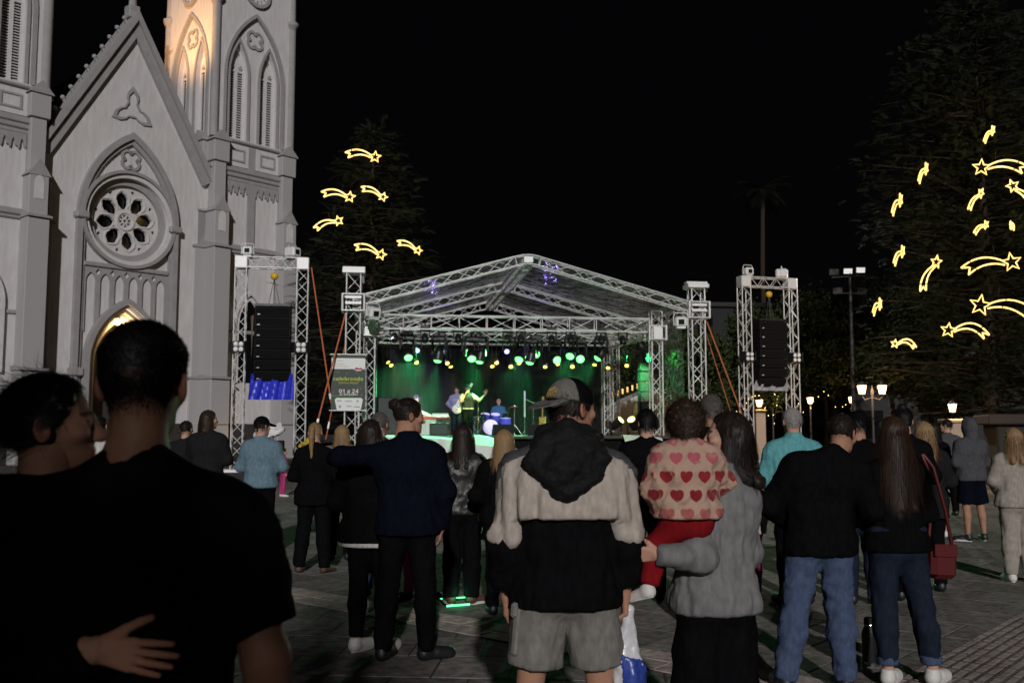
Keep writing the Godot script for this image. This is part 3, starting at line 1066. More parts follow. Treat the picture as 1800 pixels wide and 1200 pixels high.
func ground() -> void:
	var asphalt := mat("square_ground", Color(0.04, 0.037, 0.035), 0.95)
	grain(asphalt, noise_tex(512, 0.03, 0.7, 1.0, 41, 5), 0.15, null, 0.0, 0.0, true)
	var b := MB.new()
	b.quad(Vector3(-300, -0.005, 60), Vector3(300, -0.005, 60), Vector3(300, -0.005, -400), Vector3(-300, -0.005, -400), Vector3.UP)
	var g := put(self, "ground", b.done(), asphalt)
	structure(g)
	var tex := noise_tex(512, 0.02, 0.62, 1.0, 42, 5, 0.02)
	var bump := noise_tex(512, 0.09, 0.0, 1.0, 43, 4)
	var slabs := []
	for k in 5:
		var t: float = [0.25, 0.29, 0.22, 0.27, 0.2][k]
		var m := mat("paving_slab_%d" % k, Color(t * 1.05, t * 0.98, t * 0.92), 0.9)
		m.metallic_specular = 0.2
		grain(m, tex, 0.8, bump, 0.35, 0.0, true)
		m.uv1_offset = Vector3(k * 0.37, 0, k * 0.21)
		slabs.append(m)
	var pink := []
	for k in 3:
		var t2: float = [0.5, 0.55, 0.45][k]
		var m2 := mat("paving_pink_%d" % k, Color(t2 * 1.1, t2 * 0.9, t2 * 0.85), 0.9)
		grain(m2, tex, 0.9, bump, 0.35, 0.0, true)
		pink.append(m2)
	var fr := Basis(Vector3.UP, CH_YAW)
	var root := Node3D.new()
	root.name = "pavement"
	structure(root)
	add_child(root, true)
	var meshes := {}
	var far := []
	for k in 5:
		far.append(MB.new())
	# the band of pale pink slabs runs along the church's normal; across it p0..p1 (metres along u)
	var count := 0
	var near := []
	# beyond the band: pavers on the church's axes; before it: slabs laid square to the street
	var band_p := 5.55
	for ip in range(0, 46):
		for iq in range(-50, 60):
			var p := band_p + 0.5 + 0.31 + ip * 0.62
			var q := iq * 0.62 + (0.31 if ip & 1 else 0.0)
			var c := fr * Vector3(p, 0, q)
			if c.z > -2.6 or c.z < -30.0 or absf(c.x) > -c.z * 0.62 + 1.5:
				continue
			near.append([-c.z, c, Vector2(0.62, 0.62), 0])
	var fr2 := Basis(Vector3.UP, -0.075)
	for ix in range(-28, 34):
		for iz in range(-34, -3):
			var c := fr2 * Vector3(ix * 0.5 + (0.25 if iz & 1 else 0.0), 0, iz * 0.6)
			var bp := c.dot(fr.x)
			if c.z > -2.6 or c.z < -20.0 or absf(c.x) > -c.z * 0.62 + 1.5 or bp > band_p + 0.28:
				continue
			near.append([-c.z, c, Vector2(0.5, 0.6), 2 if bp < band_p - 0.3 else 3])
	for iq in range(-30, 34):
		for row in 2:
			var c2 := fr * Vector3(band_p + 0.125 + 0.25 * row, 0, iq * 0.8 + 0.4 * row)
			if c2.z > -2.6 or c2.z < -26.0 or absf(c2.x) > -c2.z * 0.62 + 1.5:
				continue
			near.append([-c2.z, c2, Vector2(0.25, 0.8), 1])
	near.sort_custom(func(a, b2): return a[0] < b2[0])
	for e in near:
		var k := rng.randi() % 5
		var is_pink: bool = e[3] == 1
		# slabs that run under the band's edge lie a little lower
		var yy := rng.randf_range(-0.0012, 0.0) + (0.004 if is_pink else 0.0) - (0.002 if e[3] == 3 else 0.0)
		var xf := Transform3D(fr2 if e[3] >= 2 else fr, e[1] + Vector3(0, -0.02 + yy, 0))
		var key := "%s" % e[2]
		if not meshes.has(key):
			var mb := MB.new()
			mb.box(Vector3.ZERO, Vector3(e[2].x - 0.016, 0.04, e[2].y - 0.016), Basis.IDENTITY, 0.0015)
			meshes[key] = [mb, mb.done()]
		if count < 296:
			put(root, "slab", meshes[key][1], pink[k % 3] if is_pink else slabs[k], xf)
			count += 1
		else:
			far[(k % 3 + 10) % 5 if is_pink else k].add(meshes[key][0], xf)
	for k in 5:
		var o := put(root, "far_slabs", far[k].done(), slabs[k])
		o.set_meta("kind", "stuff")
	# ribbed guiding strip at the right, its bars proud of the paving
	var rib := MB.new()
	for iq in range(0, 44):
		for s in 9:
			var cc := fr * Vector3(6.0 + iq * 0.25, 0, -2.25 + s * 0.075)
			rib.box(cc + Vector3(0, 0.006, 0), Vector3(0.21, 0.004, 0.045), fr, 0.0015)
	var rs := put(root, "guiding_strip_ribs", rib.done(), pink[2])
	rs.set_meta("kind", "stuff")

# ---------------------------------------------------------------- church
func arc_pts(c: Vector2, r: float, a0: float, a1: float, n: int) -> PackedVector2Array:
	var p := PackedVector2Array()
	for k in n + 1:
		var a := lerpf(a0, a1, float(k) / n)
		p.append(c + Vector2(cos(a), sin(a)) * r)
	return p

# a pointed arch: half width w, springing at y0, apex at y1, feet at yb; from right foot over the apex to the left foot
func ogive(cx: float, w: float, yb: float, y0: float, y1: float, n := 10) -> PackedVector2Array:
	var h := y1 - y0
	var r := (w * w + h * h) / (2.0 * w)
	var p := PackedVector2Array()
	p.append(Vector2(cx + w, yb))
	var a1 := atan2(h, r - w)
	for k in n + 1:
		var a := a1 * k / n
		p.append(Vector2(cx + w - r + r * cos(a), y0 + r * sin(a)))
	for k in range(n - 1, -1, -1):
		var a := a1 * k / n
		p.append(Vector2(cx - w + r - r * cos(a), y0 + r * sin(a)))
	p.append(Vector2(cx - w, yb))
	return p

func foil(c: Vector2, r: float, lobes: int, lobe: float, turn := 0.0, n := 8) -> PackedVector2Array:
	var p := PackedVector2Array()
	var ph := asin(clampf(r * sin(PI / lobes) / lobe, -1, 1))
	for k in lobes:
		var a := TAU * k / lobes + turn
		var lc := c + Vector2(cos(a), sin(a)) * r
		var span := PI - (ph - PI / lobes) - 0.0
		span = PI * 0.5 + PI / lobes * 0.9
		for t in n:
			var b := a + lerpf(-span, span, float(t) / (n - 1)) * 0.86
			p.append(lc + Vector2(cos(b), sin(b)) * lobe)
	return p

func plate(parent: Node, called: String, m: Material, outline: PackedVector2Array, holes: Array, z0: float, z1: float, xf := Transform3D.IDENTITY) -> void:
	# a flat outline with holes: a CSG tree that becomes one mesh
	var root := CSGCombiner3D.new()
	var c: Dictionary = parent.get_meta("_names") if parent.has_meta("_names") else {}
	c[called] = c[called] + 1 if c.has(called) else 0
	parent.set_meta("_names", c)
	root.name = called if c[called] == 0 else "%s_%03d" % [called, c[called]]
	root.transform = xf
	root.material_override = m
	var base := CSGPolygon3D.new()
	base.polygon = outline
	base.depth = z1 - z0
	base.position.z = z1
	root.add_child(base)
	for h in holes:
		var s := CSGPolygon3D.new()
		s.operation = CSGShape3D.OPERATION_SUBTRACTION
		s.polygon = h
		s.depth = z1 - z0 + 0.4
		s.position.z = z1 + 0.2
		root.add_child(s)
	parent.add_child(root, true)

func offset_poly(p: PackedVector2Array, d: float) -> PackedVector2Array:
	# moves each point of an open or closed outline along its mitred normal
	var o := PackedVector2Array()
	var n := p.size()
	for k in n:
		var a := p[(k - 1 + n) % n]
		var b := p[(k + 1) % n]
		var t := (b - a).normalized()
		o.append(p[k] + Vector2(t.y, -t.x) * d)
	return o

func church() -> void:
	var ch := thing("church", "pale gothic church with rose window, gable and louvred bell towers", "church", Vector3(-22.375, 0, -45), CH_YAW)
	var W: StandardMaterial3D = mats.church_plaster
	var T: StandardMaterial3D = mats.church_trim
	var P: StandardMaterial3D = mats.church_tracery
	var cx := 4.37
	# facade wall with the openings of the rose and the portal
	var outline := PackedVector2Array([Vector2(-0.4, 1.95), Vector2(9.3, 1.95), Vector2(9.3, 15.2), Vector2(8.75, 15.6), Vector2(cx, 22.75), Vector2(0, 15.6), Vector2(-0.4, 15.2)])
	var circle := arc_pts(Vector2(cx, 12.2), 2.12, 0, TAU * 47 / 48, 47)
	var door := ogive(cx, 1.62, -1.0, 4.9, 7.55)
	plate(ch, "facade_wall", W, outline, [circle, door], -0.9, 0.0)
	# plinth of dark stone in coursed blocks
	for s in [-1.0, 1.0]:
		var pb := MB.new()
		pb.box(Vector3(cx + s * 3.25, 0.92, -0.39), Vector3(3.26, 2.06, 1.02), Basis.IDENTITY, 0.03)
		put(ch, "plinth", pb.done(), mats.plinth_stone)
	# gable coping
	var cop := MB.new()
	for s in [-1.0, 1.0]:
		var a := Vector2(cx + s * 4.62, 15.05)
		var t := Vector2(cx, 22.95)
		var d := (t - a).normalized()
		var nn: Vector2 = Vector2(-d.y, d.x) * -s
		for lay in [[0.0, 0.62, 0.22], [-0.42, 0.2, 0.4]]:
			var q := PackedVector2Array([a + nn * -lay[1] + nn * lay[0] * 0.0, t + Vector2(0, -lay[1] / absf(d.x) * 1.0), t, a])
			if lay[0] < 0.0:
				q = PackedVector2Array([a - nn * 0.16, t + Vector2(0, -0.16 / absf(d.x)), t + Vector2(0, 0.2), a + nn * 0.12])
			cop.prism(q, -1.0, lay[2])
	put(ch, "gable_coping", cop.done(), T)
	# crockets along the gable's edge, and the cross
	var cr := MB.new()
	for k in 13:
		cr.box(Vector3.ZERO, Vector3(0.16, 0.3, 0.2), Basis.IDENTITY, 0.05) if k == 0 else null
	cr.ball(Vector3(0, 0.2, 0), Vector3(0.13, 0.13, 0.13), 8)
	var crm := cr.done()
	for s in [-1.0, 1.0]:
		for k in 12:
			var t := (k + 0.6) / 12.5
			put(ch, "crocket", crm, T, Transform3D(Basis(Vector3.BACK, s * -0.55), Vector3(cx + s * 4.62 * (1.0 - t), 15.25 + 7.8 * t + 0.12, -0.3)))
	var cross := MB.new()
	cross.box(Vector3(cx, 23.2, -0.35), Vector3(0.6, 0.7, 0.6), Basis.IDENTITY, 0.05)
	cross.tube(Vector3(cx, 23.5, -0.35), Vector3(cx, 24.6, -0.35), 0.22, 0.14, 8)
	put(ch, "finial_base", cross.done(), T)
	var cr2 := MB.new()
	cr2.box(Vector3(cx, 25.3, -0.35), Vector3(0.16, 1.5, 0.16), Basis.IDENTITY, 0.03)
	cr2.box(Vector3(cx, 25.55, -0.35), Vector3(0.9, 0.16, 0.14), Basis.IDENTITY, 0.03)
	put(ch, "lit_cross", cr2.done(), glow("yellow_cross_light", Color(1.0, 0.62, 0.08), 0.9))
	# great arch moulding in two steps, with capitals
	var am := MB.new()
	for lay in [[2.66, 2.4, 16.72, 16.36, 0.3], [2.4, 2.22, 16.36, 16.1, 0.16]]:
		am.band(ogive(cx, lay[0], 1.95, 12.1, lay[2], 16), ogive(cx, lay[1], 1.95, 12.1, lay[3], 16), -0.02, lay[4], Transform3D.IDENTITY, false)
	for s in [-1.0, 1.0]:
		am.box(Vector3(cx + s * 2.46, 12.05, 0.2), Vector3(0.66, 0.34, 0.5), Basis.IDENTITY, 0.06)
		am.box(Vector3(cx + s * 2.46, 4.4, 0.2), Vector3(0.66, 0.4, 0.46), Basis.IDENTITY, 0.05)
	put(ch, "great_arch_moulding", am.done(), T)
	# sunken quatrefoil and trefoil outlines
	var q4 := foil(Vector2(cx, 15.32), 0.24, 4, 0.27, PI / 4)
	var qm := MB.new()
	qm.band(foil(Vector2(cx, 15.32), 0.27, 4, 0.34, PI / 4), foil(Vector2(cx, 15.32), 0.24, 4, 0.22, PI / 4), -0.01, 0.09)
	put(ch, "quatrefoil", qm.done(), T)
	var tf := MB.new()
	var po := PackedVector2Array()
	var pi := PackedVector2Array()
	for k in 3:
		var a := PI / 2 + TAU * k / 3
		for e in [[-0.62, 0.42], [-0.5, 0.62], [-0.3, 0.86], [0.0, 1.14], [0.3, 0.86], [0.5, 0.62], [0.62, 0.42]]:
			po.append(Vector2(cx, 17.95) + Vector2(cos(a + e[0]), sin(a + e[0])) * e[1] * 1.08)
			pi.append(Vector2(cx, 17.95) + Vector2(cos(a + e[0] * 0.86), sin(a + e[0] * 0.86)) * (e[1] * 0.86 if e[0] == 0.0 else e[1] * 0.9) * 0.98)
	tf.band(po, pi, -0.01, 0.09)
	put(ch, "trefoil", tf.done(), T)
	# rose window: rings, tracery plate with petals, glass
	var rose := Node3D.new()
	rose.name = "rose_window"
	rose.position = Vector3(cx, 12.2, 0)
	ch.add_child(rose)
	var ring := MB.new()
	var C0 := Vector2.ZERO
	ring.band(arc_pts(C0, 2.5, 0, TAU * 47 / 48, 47), arc_pts(C0, 2.34, 0, TAU * 47 / 48, 47), -0.02, 0.34)
	ring.band(arc_pts(C0, 2.12, 0, TAU * 47 / 48, 47), arc_pts(C0, 1.8, 0, TAU * 47 / 48, 47), -0.32, -0.1)
	put(rose, "outer_ring", ring.done(), T)
	var ring2 := MB.new()
	ring2.band(arc_pts(C0, 2.335, 0, TAU * 47 / 48, 47), arc_pts(C0, 2.122, 0, TAU * 47 / 48, 47), -0.02, 0.2)
	put(rose, "pale_ring", ring2.done(), P)
	var holes := []
	for k in 8:
		var a := TAU * k / 8 + 0.16
		var pet := PackedVector2Array()
		for e in [[0.56, 0.0], [0.68, 0.17], [0.86, 0.28], [1.0, 0.29], [1.14, 0.33], [1.3, 0.25], [1.4, 0.13], [1.5, 0.0], [1.4, -0.13], [1.3, -0.25], [1.14, -0.33], [1.0, -0.29], [0.86, -0.28], [0.68, -0.17]]:
			pet.append(Vector2(e[0], e[1]).rotated(a))
		holes.append(pet)
		var b := a + PI / 8
		var sq := PackedVector2Array()
		for e in [[1.46, 0.0], [1.57, 0.11], [1.68, 0.0], [1.57, -0.11]]:
			sq.append(Vector2(e[0], e[1]).rotated(b))
		holes.append(sq)
		var wd := PackedVector2Array([Vector2(0.14, 0.025), Vector2(0.31, 0.095), Vector2(0.31, -0.095), Vector2(0.14, -0.025)])
		var wd2 := PackedVector2Array()
		for e in wd:
			wd2.append(e.rotated(a))
		holes.append(wd2)
	holes.append(arc_pts(C0, 0.09, 0, TAU * 9 / 10, 9))
	plate(rose, "tracery", P, arc_pts(C0, 1.95, 0, TAU * 47 / 48, 47), holes, -0.5, -0.3)
	var lip := MB.new()
	for k in 8:
		var a := TAU * k / 8 + 0.16
		var o2 := PackedVector2Array()
		var i2 := PackedVector2Array()
		for e in [[0.62, 0.2], [0.84, 0.36], [1.0, 0.37], [1.16, 0.42], [1.36, 0.34], [1.5, 0.18], [1.6, 0.0], [1.5, -0.18], [1.36, -0.34], [1.16, -0.42], [1.0, -0.37], [0.84, -0.36], [0.62, -0.2]]:
			o2.append(Vector2(e[0], e[1]).rotated(a))
			i2.append(Vector2(1.05 + (e[0] - 1.05) * 0.92, e[1] * 0.86).rotated(a))
		lip.band(o2, i2, -0.31, -0.25, Transform3D.IDENTITY, false)
	lip.band(arc_pts(C0, 0.5, 0, TAU * 23 / 24, 23), arc_pts(C0, 0.4, 0, TAU * 23 / 24, 23), -0.31, -0.24)
	put(rose, "petal_moulding", lip.done(), P)
	var gl := MB.new()
	gl.prism(arc_pts(C0, 1.98, 0, TAU * 31 / 32, 31), -0.66, -0.62)
	put(rose, "pane", gl.done(), mats.dark_glass)
	# string course and blind arcade under the rose
	var sc := MB.new()
	sc.box(Vector3(cx, 9.72, 0.1), Vector3(4.44, 0.22, 0.24), Basis.IDENTITY, 0.04)
	put(ch, "string_course", sc.done(), T)
	var arch_holes := []
	for k in 6:
		var x := cx - 2.2 + 4.4 * (k + 0.5) / 6.0
		var lan := ogive(x, 0.245, 4.0, 8.9, 9.32, 5)
		arch_holes.append(lan)
	for k in 7:
		var x2 := cx - 2.2 + 4.4 * k / 6.0
		if k > 0 and k < 6:
			arch_holes.append(PackedVector2Array([Vector2(x2, 9.18), Vector2(x2 + 0.14, 9.36), Vector2(x2, 9.54), Vector2(x2 - 0.14, 9.36)]))
	arch_holes.append(ogive(cx, 2.05, 0.5, 4.95, 8.1))
	plate(ch, "blind_arcade", T, PackedVector2Array([Vector2(cx - 2.215, 6.4), Vector2(cx + 2.215, 6.4), Vector2(cx + 2.215, 9.61), Vector2(cx - 2.215, 9.61)]), arch_holes, -0.02, 0.1)
	# portal: stepped arch, door leaves and the lamp in its crown
	var por := Node3D.new()
	por.name = "portal"
	por.position = Vector3(cx, 0, 0)
	ch.add_child(por)
	var steps := [[2.1, 1.86, 8.16, 7.86, 0.42, "trim"], [1.86, 1.7, 7.86, 7.66, 0.24, "pale"], [1.7, 1.56, 7.66, 7.48, 0.06, "trim"], [1.56, 1.4, 7.48, 7.28, -0.2, "pale"], [1.4, 1.26, 7.28, 7.1, -0.4, "wall"]]
	for k in steps.size():
		var e: Array = steps[k]
		var mb := MB.new()
		mb.band(ogive(0, e[0], 0.0, 4.9, e[2], 14), ogive(0, e[1], 0.0, 4.9, e[3], 14), -0.62, e[4], Transform3D.IDENTITY, false)
		put(por, "arch_step", mb.done(), T if e[5] == "trim" else (P if e[5] == "pale" else W))
	var dl := MB.new()
	dl.prism(ogive(0, 1.27, 0.0, 4.9, 7.12, 10), -1.7, -1.6)
	put(por, "door", dl.done(), mat("door_wood", Color(0.08, 0.035, 0.015), 0.6))
	var pw := MB.new()
	for s in [-1.0, 1.0]:
		pw.box(Vector3(s * 1.5, 3.5, -1.3), Vector3(0.3, 8.0, 0.8))
	pw.prism(PackedVector2Array([Vector2(-1.65, 7.15), Vector2(1.65, 7.15), Vector2(1.65, 7.6), Vector2(-1.65, 7.6)]), -1.7, -0.9)
	put(por, "reveal", pw.done(), W)
	# towers and the nave behind
	tower(ch, 11.4, "right")
	tower(ch, -2.65, "left")
	var nave := MB.new()
	nave.prism(PackedVector2Array([Vector2(0.4, 0), Vector2(8.35, 0), Vector2(8.35, 14.6), Vector2(cx, 21.4), Vector2(0.4, 14.6)]), -34.0, -0.92)
	put(ch, "nave", nave.done(), mats.roof_dark)
	# step in front
	var stp := MB.new()
	for k in 4:
		stp.box(Vector3(cx, 0.08 + 0.16 * k, 0.9 - 0.3 * k), Vector3(6.4 - 0.3 * k, 0.16, 1.5 - 0.0 * k), Basis.IDENTITY, 0.02)
	put(ch, "entrance_step", stp.done(), mats.plinth_stone)
	# lamps: the one in the portal's crown, the amber flood on the nave's ridge
	var fr := Transform3D(Basis(Vector3.UP, CH_YAW), Vector3(-22.375, 0, -45))
	var pl := thing("portal_lamp", "warm bright lantern hanging in the crown of the church portal", "lamp", fr * Vector3(cx - 0.25, 7.0, -0.15), CH_YAW)
	var lb := MB.new()
	lb.ball(Vector3.ZERO, Vector3(0.13, 0.17, 0.13), 12)
	put(pl, "lamp_globe", lb.done(), glow("portal_bulb", Color(1.0, 0.66, 0.25), 30.0))
	var lc := MB.new()
	lc.tube(Vector3(0, 0.17, 0), Vector3(0, 0.45, 0), 0.015, 0.015, 6)
	lc.lathe(Vector3(0, 0.15, 0), PackedVector2Array([Vector2(0.0, 0.07), Vector2(0.06, 0.05), Vector2(0.1, 0.0)]), 10)
	put(pl, "lamp_cap", lc.done(), mats.black_metal)
	omni("portal_light", fr * Vector3(cx - 0.25, 7.0, -0.15), Color(1.0, 0.6, 0.22), 2.6, 0.12)
	amber(fr, Vector3(4.9, 22.0, -1.5), Vector3(9.0, 25.5, -1.6), 46.0, 60.0, "amber floodlight on the nave roof beside the tall bell tower")
	amber(fr, Vector3(10.6, 0.35, 2.2), Vector3(9.6, 3.5, 0.6), 0.9, 50.0, "small amber ground floodlight at the foot of the tower buttress")

func amber(fr: Transform3D, at: Vector3, to: Vector3, e: float, cone: float, label: String) -> void:
	var p := fr * at
	var t := fr * to
	var n := thing("amber_floodlight", label, "floodlight", p, 0.0)
	var d := (t - p).normalized()
	var bs := Basis.looking_at(d, Vector3.UP)
	var b := MB.new()
	b.box(bs * Vector3(0, 0, 0.12), Vector3(0.34, 0.26, 0.16), bs, 0.03)
	b.tube(bs * Vector3(0, -0.13, 0.12), Vector3(0, -0.34, 0), 0.03, 0.03, 6)
	put(n, "lamp_housing", b.done(), mats.black_metal)
	var g := MB.new()
	g.box(bs * Vector3(0, 0, 0.035), Vector3(0.28, 0.2, 0.008), bs)
	put(n, "lamp_glass", g.done(), glow("amber_glass", Color(1.0, 0.55, 0.16), 4.0))
	var s := SpotLight3D.new()
	s.name = "amber_light"
	s.light_color = lin(1.0, 0.5, 0.17)
	s.light_energy = e
	s.light_size = 0.1
	s.spot_angle = cone
	s.spot_angle_attenuation = 0.8
	s.spot_range = 40.0
	s.spot_attenuation = 2.0
	s.shadow_enabled = true
	s.position = p + d * 0.02
	s.basis = bs
	add_child(s, true)

func omni(called: String, at: Vector3, c: Color, e: float, size := 0.1) -> void:
	var o := OmniLight3D.new()
	o.name = called
	o.light_color = c.linear_to_srgb()
	o.light_energy = e
	o.light_size = size
	o.omni_range = 40.0
	o.omni_attenuation = 2.0
	o.shadow_enabled = true
	o.position = at
	add_child(o, true)

func rot4(k: int, c: Vector2) -> Transform3D:
	return Transform3D(Basis(Vector3.UP, PI / 2 * k), Vector3(c.x, 0, c.y))

func tower(ch: Node3D, cx: float, _which: String) -> void:
	var W: StandardMaterial3D = mats.church_plaster
	var T: StandardMaterial3D = mats.church_trim
	var P: StandardMaterial3D = mats.church_tracery
	var tw := Node3D.new()
	var nm: Dictionary = ch.get_meta("_names")
	tw.name = "bell_tower" if not nm.has("bell_tower") else "bell_tower_001"
	nm["bell_tower"] = 1
	ch.add_child(tw)
	tw.position = Vector3(cx, 0, -2.2)
	var hw := 2.42
	# four belfry walls, each a plate with two louvre openings; the inner faces see each other through the louvres
	var big := ogive(0, 1.86, 17.75, 21.3, 25.1, 12)
	var l1 := ogive(-0.98, 0.56, 17.75, 21.4, 23.35, 8)
	var l2 := ogive(0.98, 0.56, 17.75, 21.4, 23.35, 8)
	var clock := arc_pts(Vector2(0, 26.5), 0.62, 0, TAU * 23 / 24, 23)
	var wall_args := [PackedVector2Array([Vector2(-hw, 17.6), Vector2(hw, 17.6), Vector2(hw, 27.6), Vector2(0, 31.5), Vector2(-hw, 27.6)]), [l1, l2], -0.45, 0.0]
	var sunk_args := [PackedVector2Array([Vector2(-hw, 17.62), Vector2(hw, 17.62), Vector2(hw, 27.58), Vector2(0, 31.4), Vector2(-hw, 27.58)]), [big], 0.002, 0.14]
	var mould := MB.new()
	mould.band(ogive(0, 2.0, 17.75, 21.3, 25.3, 12), ogive(0, 1.84, 17.75, 21.3, 25.06, 12), 0.0, 0.22, Transform3D.IDENTITY, false)
	for s in [-1.0, 1.0]:
		mould.band(ogive(s * 0.98, 0.72, 17.75, 21.4, 23.62, 10), ogive(s * 0.98, 0.58, 17.75, 21.4, 23.4, 10), -0.02, 0.1, Transform3D.IDENTITY, false)
	mould.band(foil(Vector2(0, 23.75), 0.27, 4, 0.36, PI / 4), foil(Vector2(0, 23.75), 0.24, 4, 0.24, PI / 4), -0.02, 0.08)
	mould.band(arc_pts(Vector2(0, 26.5), 0.86, 0, TAU * 31 / 32, 31), arc_pts(Vector2(0, 26.5), 0.66, 0, TAU * 31 / 32, 31), 0.1, 0.3)
	var mouldm := mould.done()
	var face := MB.new()
	face.prism(arc_pts(Vector2(0, 26.5), 0.67, 0, TAU * 31 / 32, 31), 0.1, 0.2)
	var facem := face.done()
	var marks := MB.new()
	for k in 12:
		var a := TAU * k / 12
		marks.box(Vector3(cos(a) * 0.53, 26.5 + sin(a) * 0.53, 0.208), Vector3(0.16, 0.04, 0.02), Basis(Vector3.BACK, a))
	marks.box(Vector3(0.0, 26.68, 0.222), Vector3(0.05, 0.45, 0.02))
	marks.box(Vector3(0.13, 26.42, 0.222), Vector3(0.36, 0.05, 0.02), Basis(Vector3.BACK, -0.5))
	var markm := marks.done()
	# tracery head of a louvre window, drawn round x = 0
	var lh := []
	lh.append(foil(Vector2(0, 22.72), 0.1, 4, 0.115, 0.0, 6))
	for s in [-1.0, 1.0]:
		lh.append(foil(Vector2(s * 0.26, 21.95), 0.075, 3, 0.1, PI / 2, 6))
		lh.append(PackedVector2Array([Vector2(s * 0.26 - 0.17, 17.85), Vector2(s * 0.26 + 0.17, 17.85), Vector2(s * 0.26 + 0.17, 21.7), Vector2(s * 0.26 - 0.17, 21.7)]))
	var tr_outline := ogive(0, 0.57, 17.76, 21.4, 23.38, 8)
	var slat := MB.new()
	slat.box(Vector3.ZERO, Vector3(0.345, 0.03, 0.15), Basis(Vector3.RIGHT, 0.62))
	var slatm := slat.done()
	var hole := MB.new()
	hole.prism(ogive(0, 0.57, 17.76, 21.4, 23.38, 8), -0.6, -0.55)
	var holem := hole.done()
	for k in 4:
		var xf := rot4(k, Vector2.ZERO)
		xf.origin = xf.basis * Vector3(0, 0, 2.42)
		if k == 2:
			continue
		plate(tw, "belfry_wall", W, wall_args[0], wall_args[1], -0.45, 0.0, xf)
		plate(tw, "wall_panel", W, sunk_args[0], sunk_args[1], 0.002, 0.14, xf)
		put(tw, "arch_moulding", mouldm, T, xf)
		put(tw, "clock_face", facem, P, xf)
		put(tw, "clock_marks", markm, mats.black_metal, xf)
		for s in [-1.0, 1.0]:
			var lx := xf * Transform3D(Basis.IDENTITY, Vector3(s * 0.98, 0, 0))
			plate(tw, "louvre_tracery", P, tr_outline, lh, -0.36, -0.24, lx)
			put(tw, "louvre_back", holem, mats.void_black, lx)
			if k == 1:
				continue
			for q in [-0.26, 0.26]:
				for y in 27:
					put(tw, "slat", slatm, P, lx * Transform3D(Basis.IDENTITY, Vector3(q, 17.95 + y * 0.14, -0.34)))
	# corner colonnettes
	var col := MB.new()
	col.tube(Vector3(0, 17.6, 0), Vector3(0, 25.2, 0), 0.24, 0.24, 10)
	col.lathe(Vector3(0, 25.1, 0), PackedVector2Array([Vector2(0.24, 0), Vector2(0.4, 0.28), Vector2(0.4, 0.45), Vector2(0, 0.45)]), 8)
	col.tube(Vector3(0, 25.5, 0), Vector3(0, 28.6, 0), 0.22, 0.18, 8)
	col.tube(Vector3(0, 28.6, 0), Vector3(0, 31.0, 0), 0.34, 0.0, 8)
	var colm := col.done()
	for sx in [-1.0, 1.0]:
		for sz in [-1.0, 1.0]:
			put(tw, "colonnette", colm, T, Transform3D(Basis.IDENTITY, Vector3(sx * 2.5, 0, sz * 2.5)))
	# cornice, panels, lower body
	var low := MB.new()
	low.box(Vector3(0, 9.78, 0), Vector3(4.8, 15.66, 4.8))
	put(tw, "tower_body", low.done(), W)
	var pl := MB.new()
	pl.box(Vector3(0, 0.96, 0), Vector3(5.05, 1.98, 5.05), Basis.IDENTITY, 0.06)
	put(tw, "plinth", pl.done(), mats.plinth_stone)
	for e in [[16.0, 0.3, 5.3], [15.72, 0.26, 5.16], [15.47, 0.24, 5.02], [17.62, 0.16, 5.2], [11.66, 0.3, 5.2], [11.42, 0.18, 5.04], [7.0, 0.2, 5.0]]:
		var cor := MB.new()
		cor.box(Vector3(0, e[0], 0), Vector3(e[2], e[1], e[2]), Basis.IDENTITY, 0.05)
		put(tw, "cornice", cor.done(), T)
	var frz := MB.new()
	for k in 4:
		if k == 2:
			continue
		var xf := rot4(k, Vector2.ZERO)
		for s in [-1.0, 1.0]:
			var pan := MB.new()
			var frm := MB.new()
			var c := Vector2(s * 1.0, 16.84)
			var o := PackedVector2Array([c + Vector2(-0.76, -0.62), c + Vector2(0.76, -0.62), c + Vector2(0.76, 0.62), c + Vector2(-0.76, 0.62)])
			pan.prism(o, 2.4, 2.5, xf)
			var o2 := PackedVector2Array([c + Vector2(-0.5, -0.36), c + Vector2(0.5, -0.36), c + Vector2(0.5, 0.36), c + Vector2(-0.5, 0.36)])
			var i2 := PackedVector2Array([c + Vector2(-0.4, -0.26), c + Vector2(0.4, -0.26), c + Vector2(0.4, 0.26), c + Vector2(-0.4, 0.26)])
			frm.band(o2, i2, 2.49, 2.55, xf)
			put(tw, "parapet_panel", pan.done(), W)
			put(tw, "panel_frame", frm.done(), T)
			# frieze of small arches above two tall panels
			var teeth := PackedVector2Array([Vector2(s * 1.0 - 0.78, 15.36)])
			for q in 4:
				var x0: float = s * 1.0 - 0.78 + 1.56 * q / 4.0
				teeth.append_array(PackedVector2Array([Vector2(x0, 14.75), Vector2(x0 + 0.06, 14.62), Vector2(x0 + 0.1, 14.75), Vector2(x0 + 0.13, 15.0), Vector2(x0 + 0.195, 15.14), Vector2(x0 + 0.26, 15.0), Vector2(x0 + 0.3, 14.75)]))
			teeth.append(Vector2(s * 1.0 + 0.78, 14.7))
			teeth.append(Vector2(s * 1.0 + 0.78, 15.36))
			frz.prism(teeth, 2.38, 2.52, xf)
		for x in [-2.05, 0.0, 2.05]:
			frz.box(xf * Vector3(x, 13.5, 2.44), (xf.basis * Vector3(0.46, 3.75, 0.16)).abs(), Basis.IDENTITY)
		frz.box(xf * Vector3(0, 16.84, 2.42), (xf.basis * Vector3(0.46, 1.3, 0.1)).abs(), Basis.IDENTITY)
	put(tw, "arched_frieze", frz.done(), T)
	# lancet window low on the front, half hidden by the speaker mast
	var lw := MB.new()
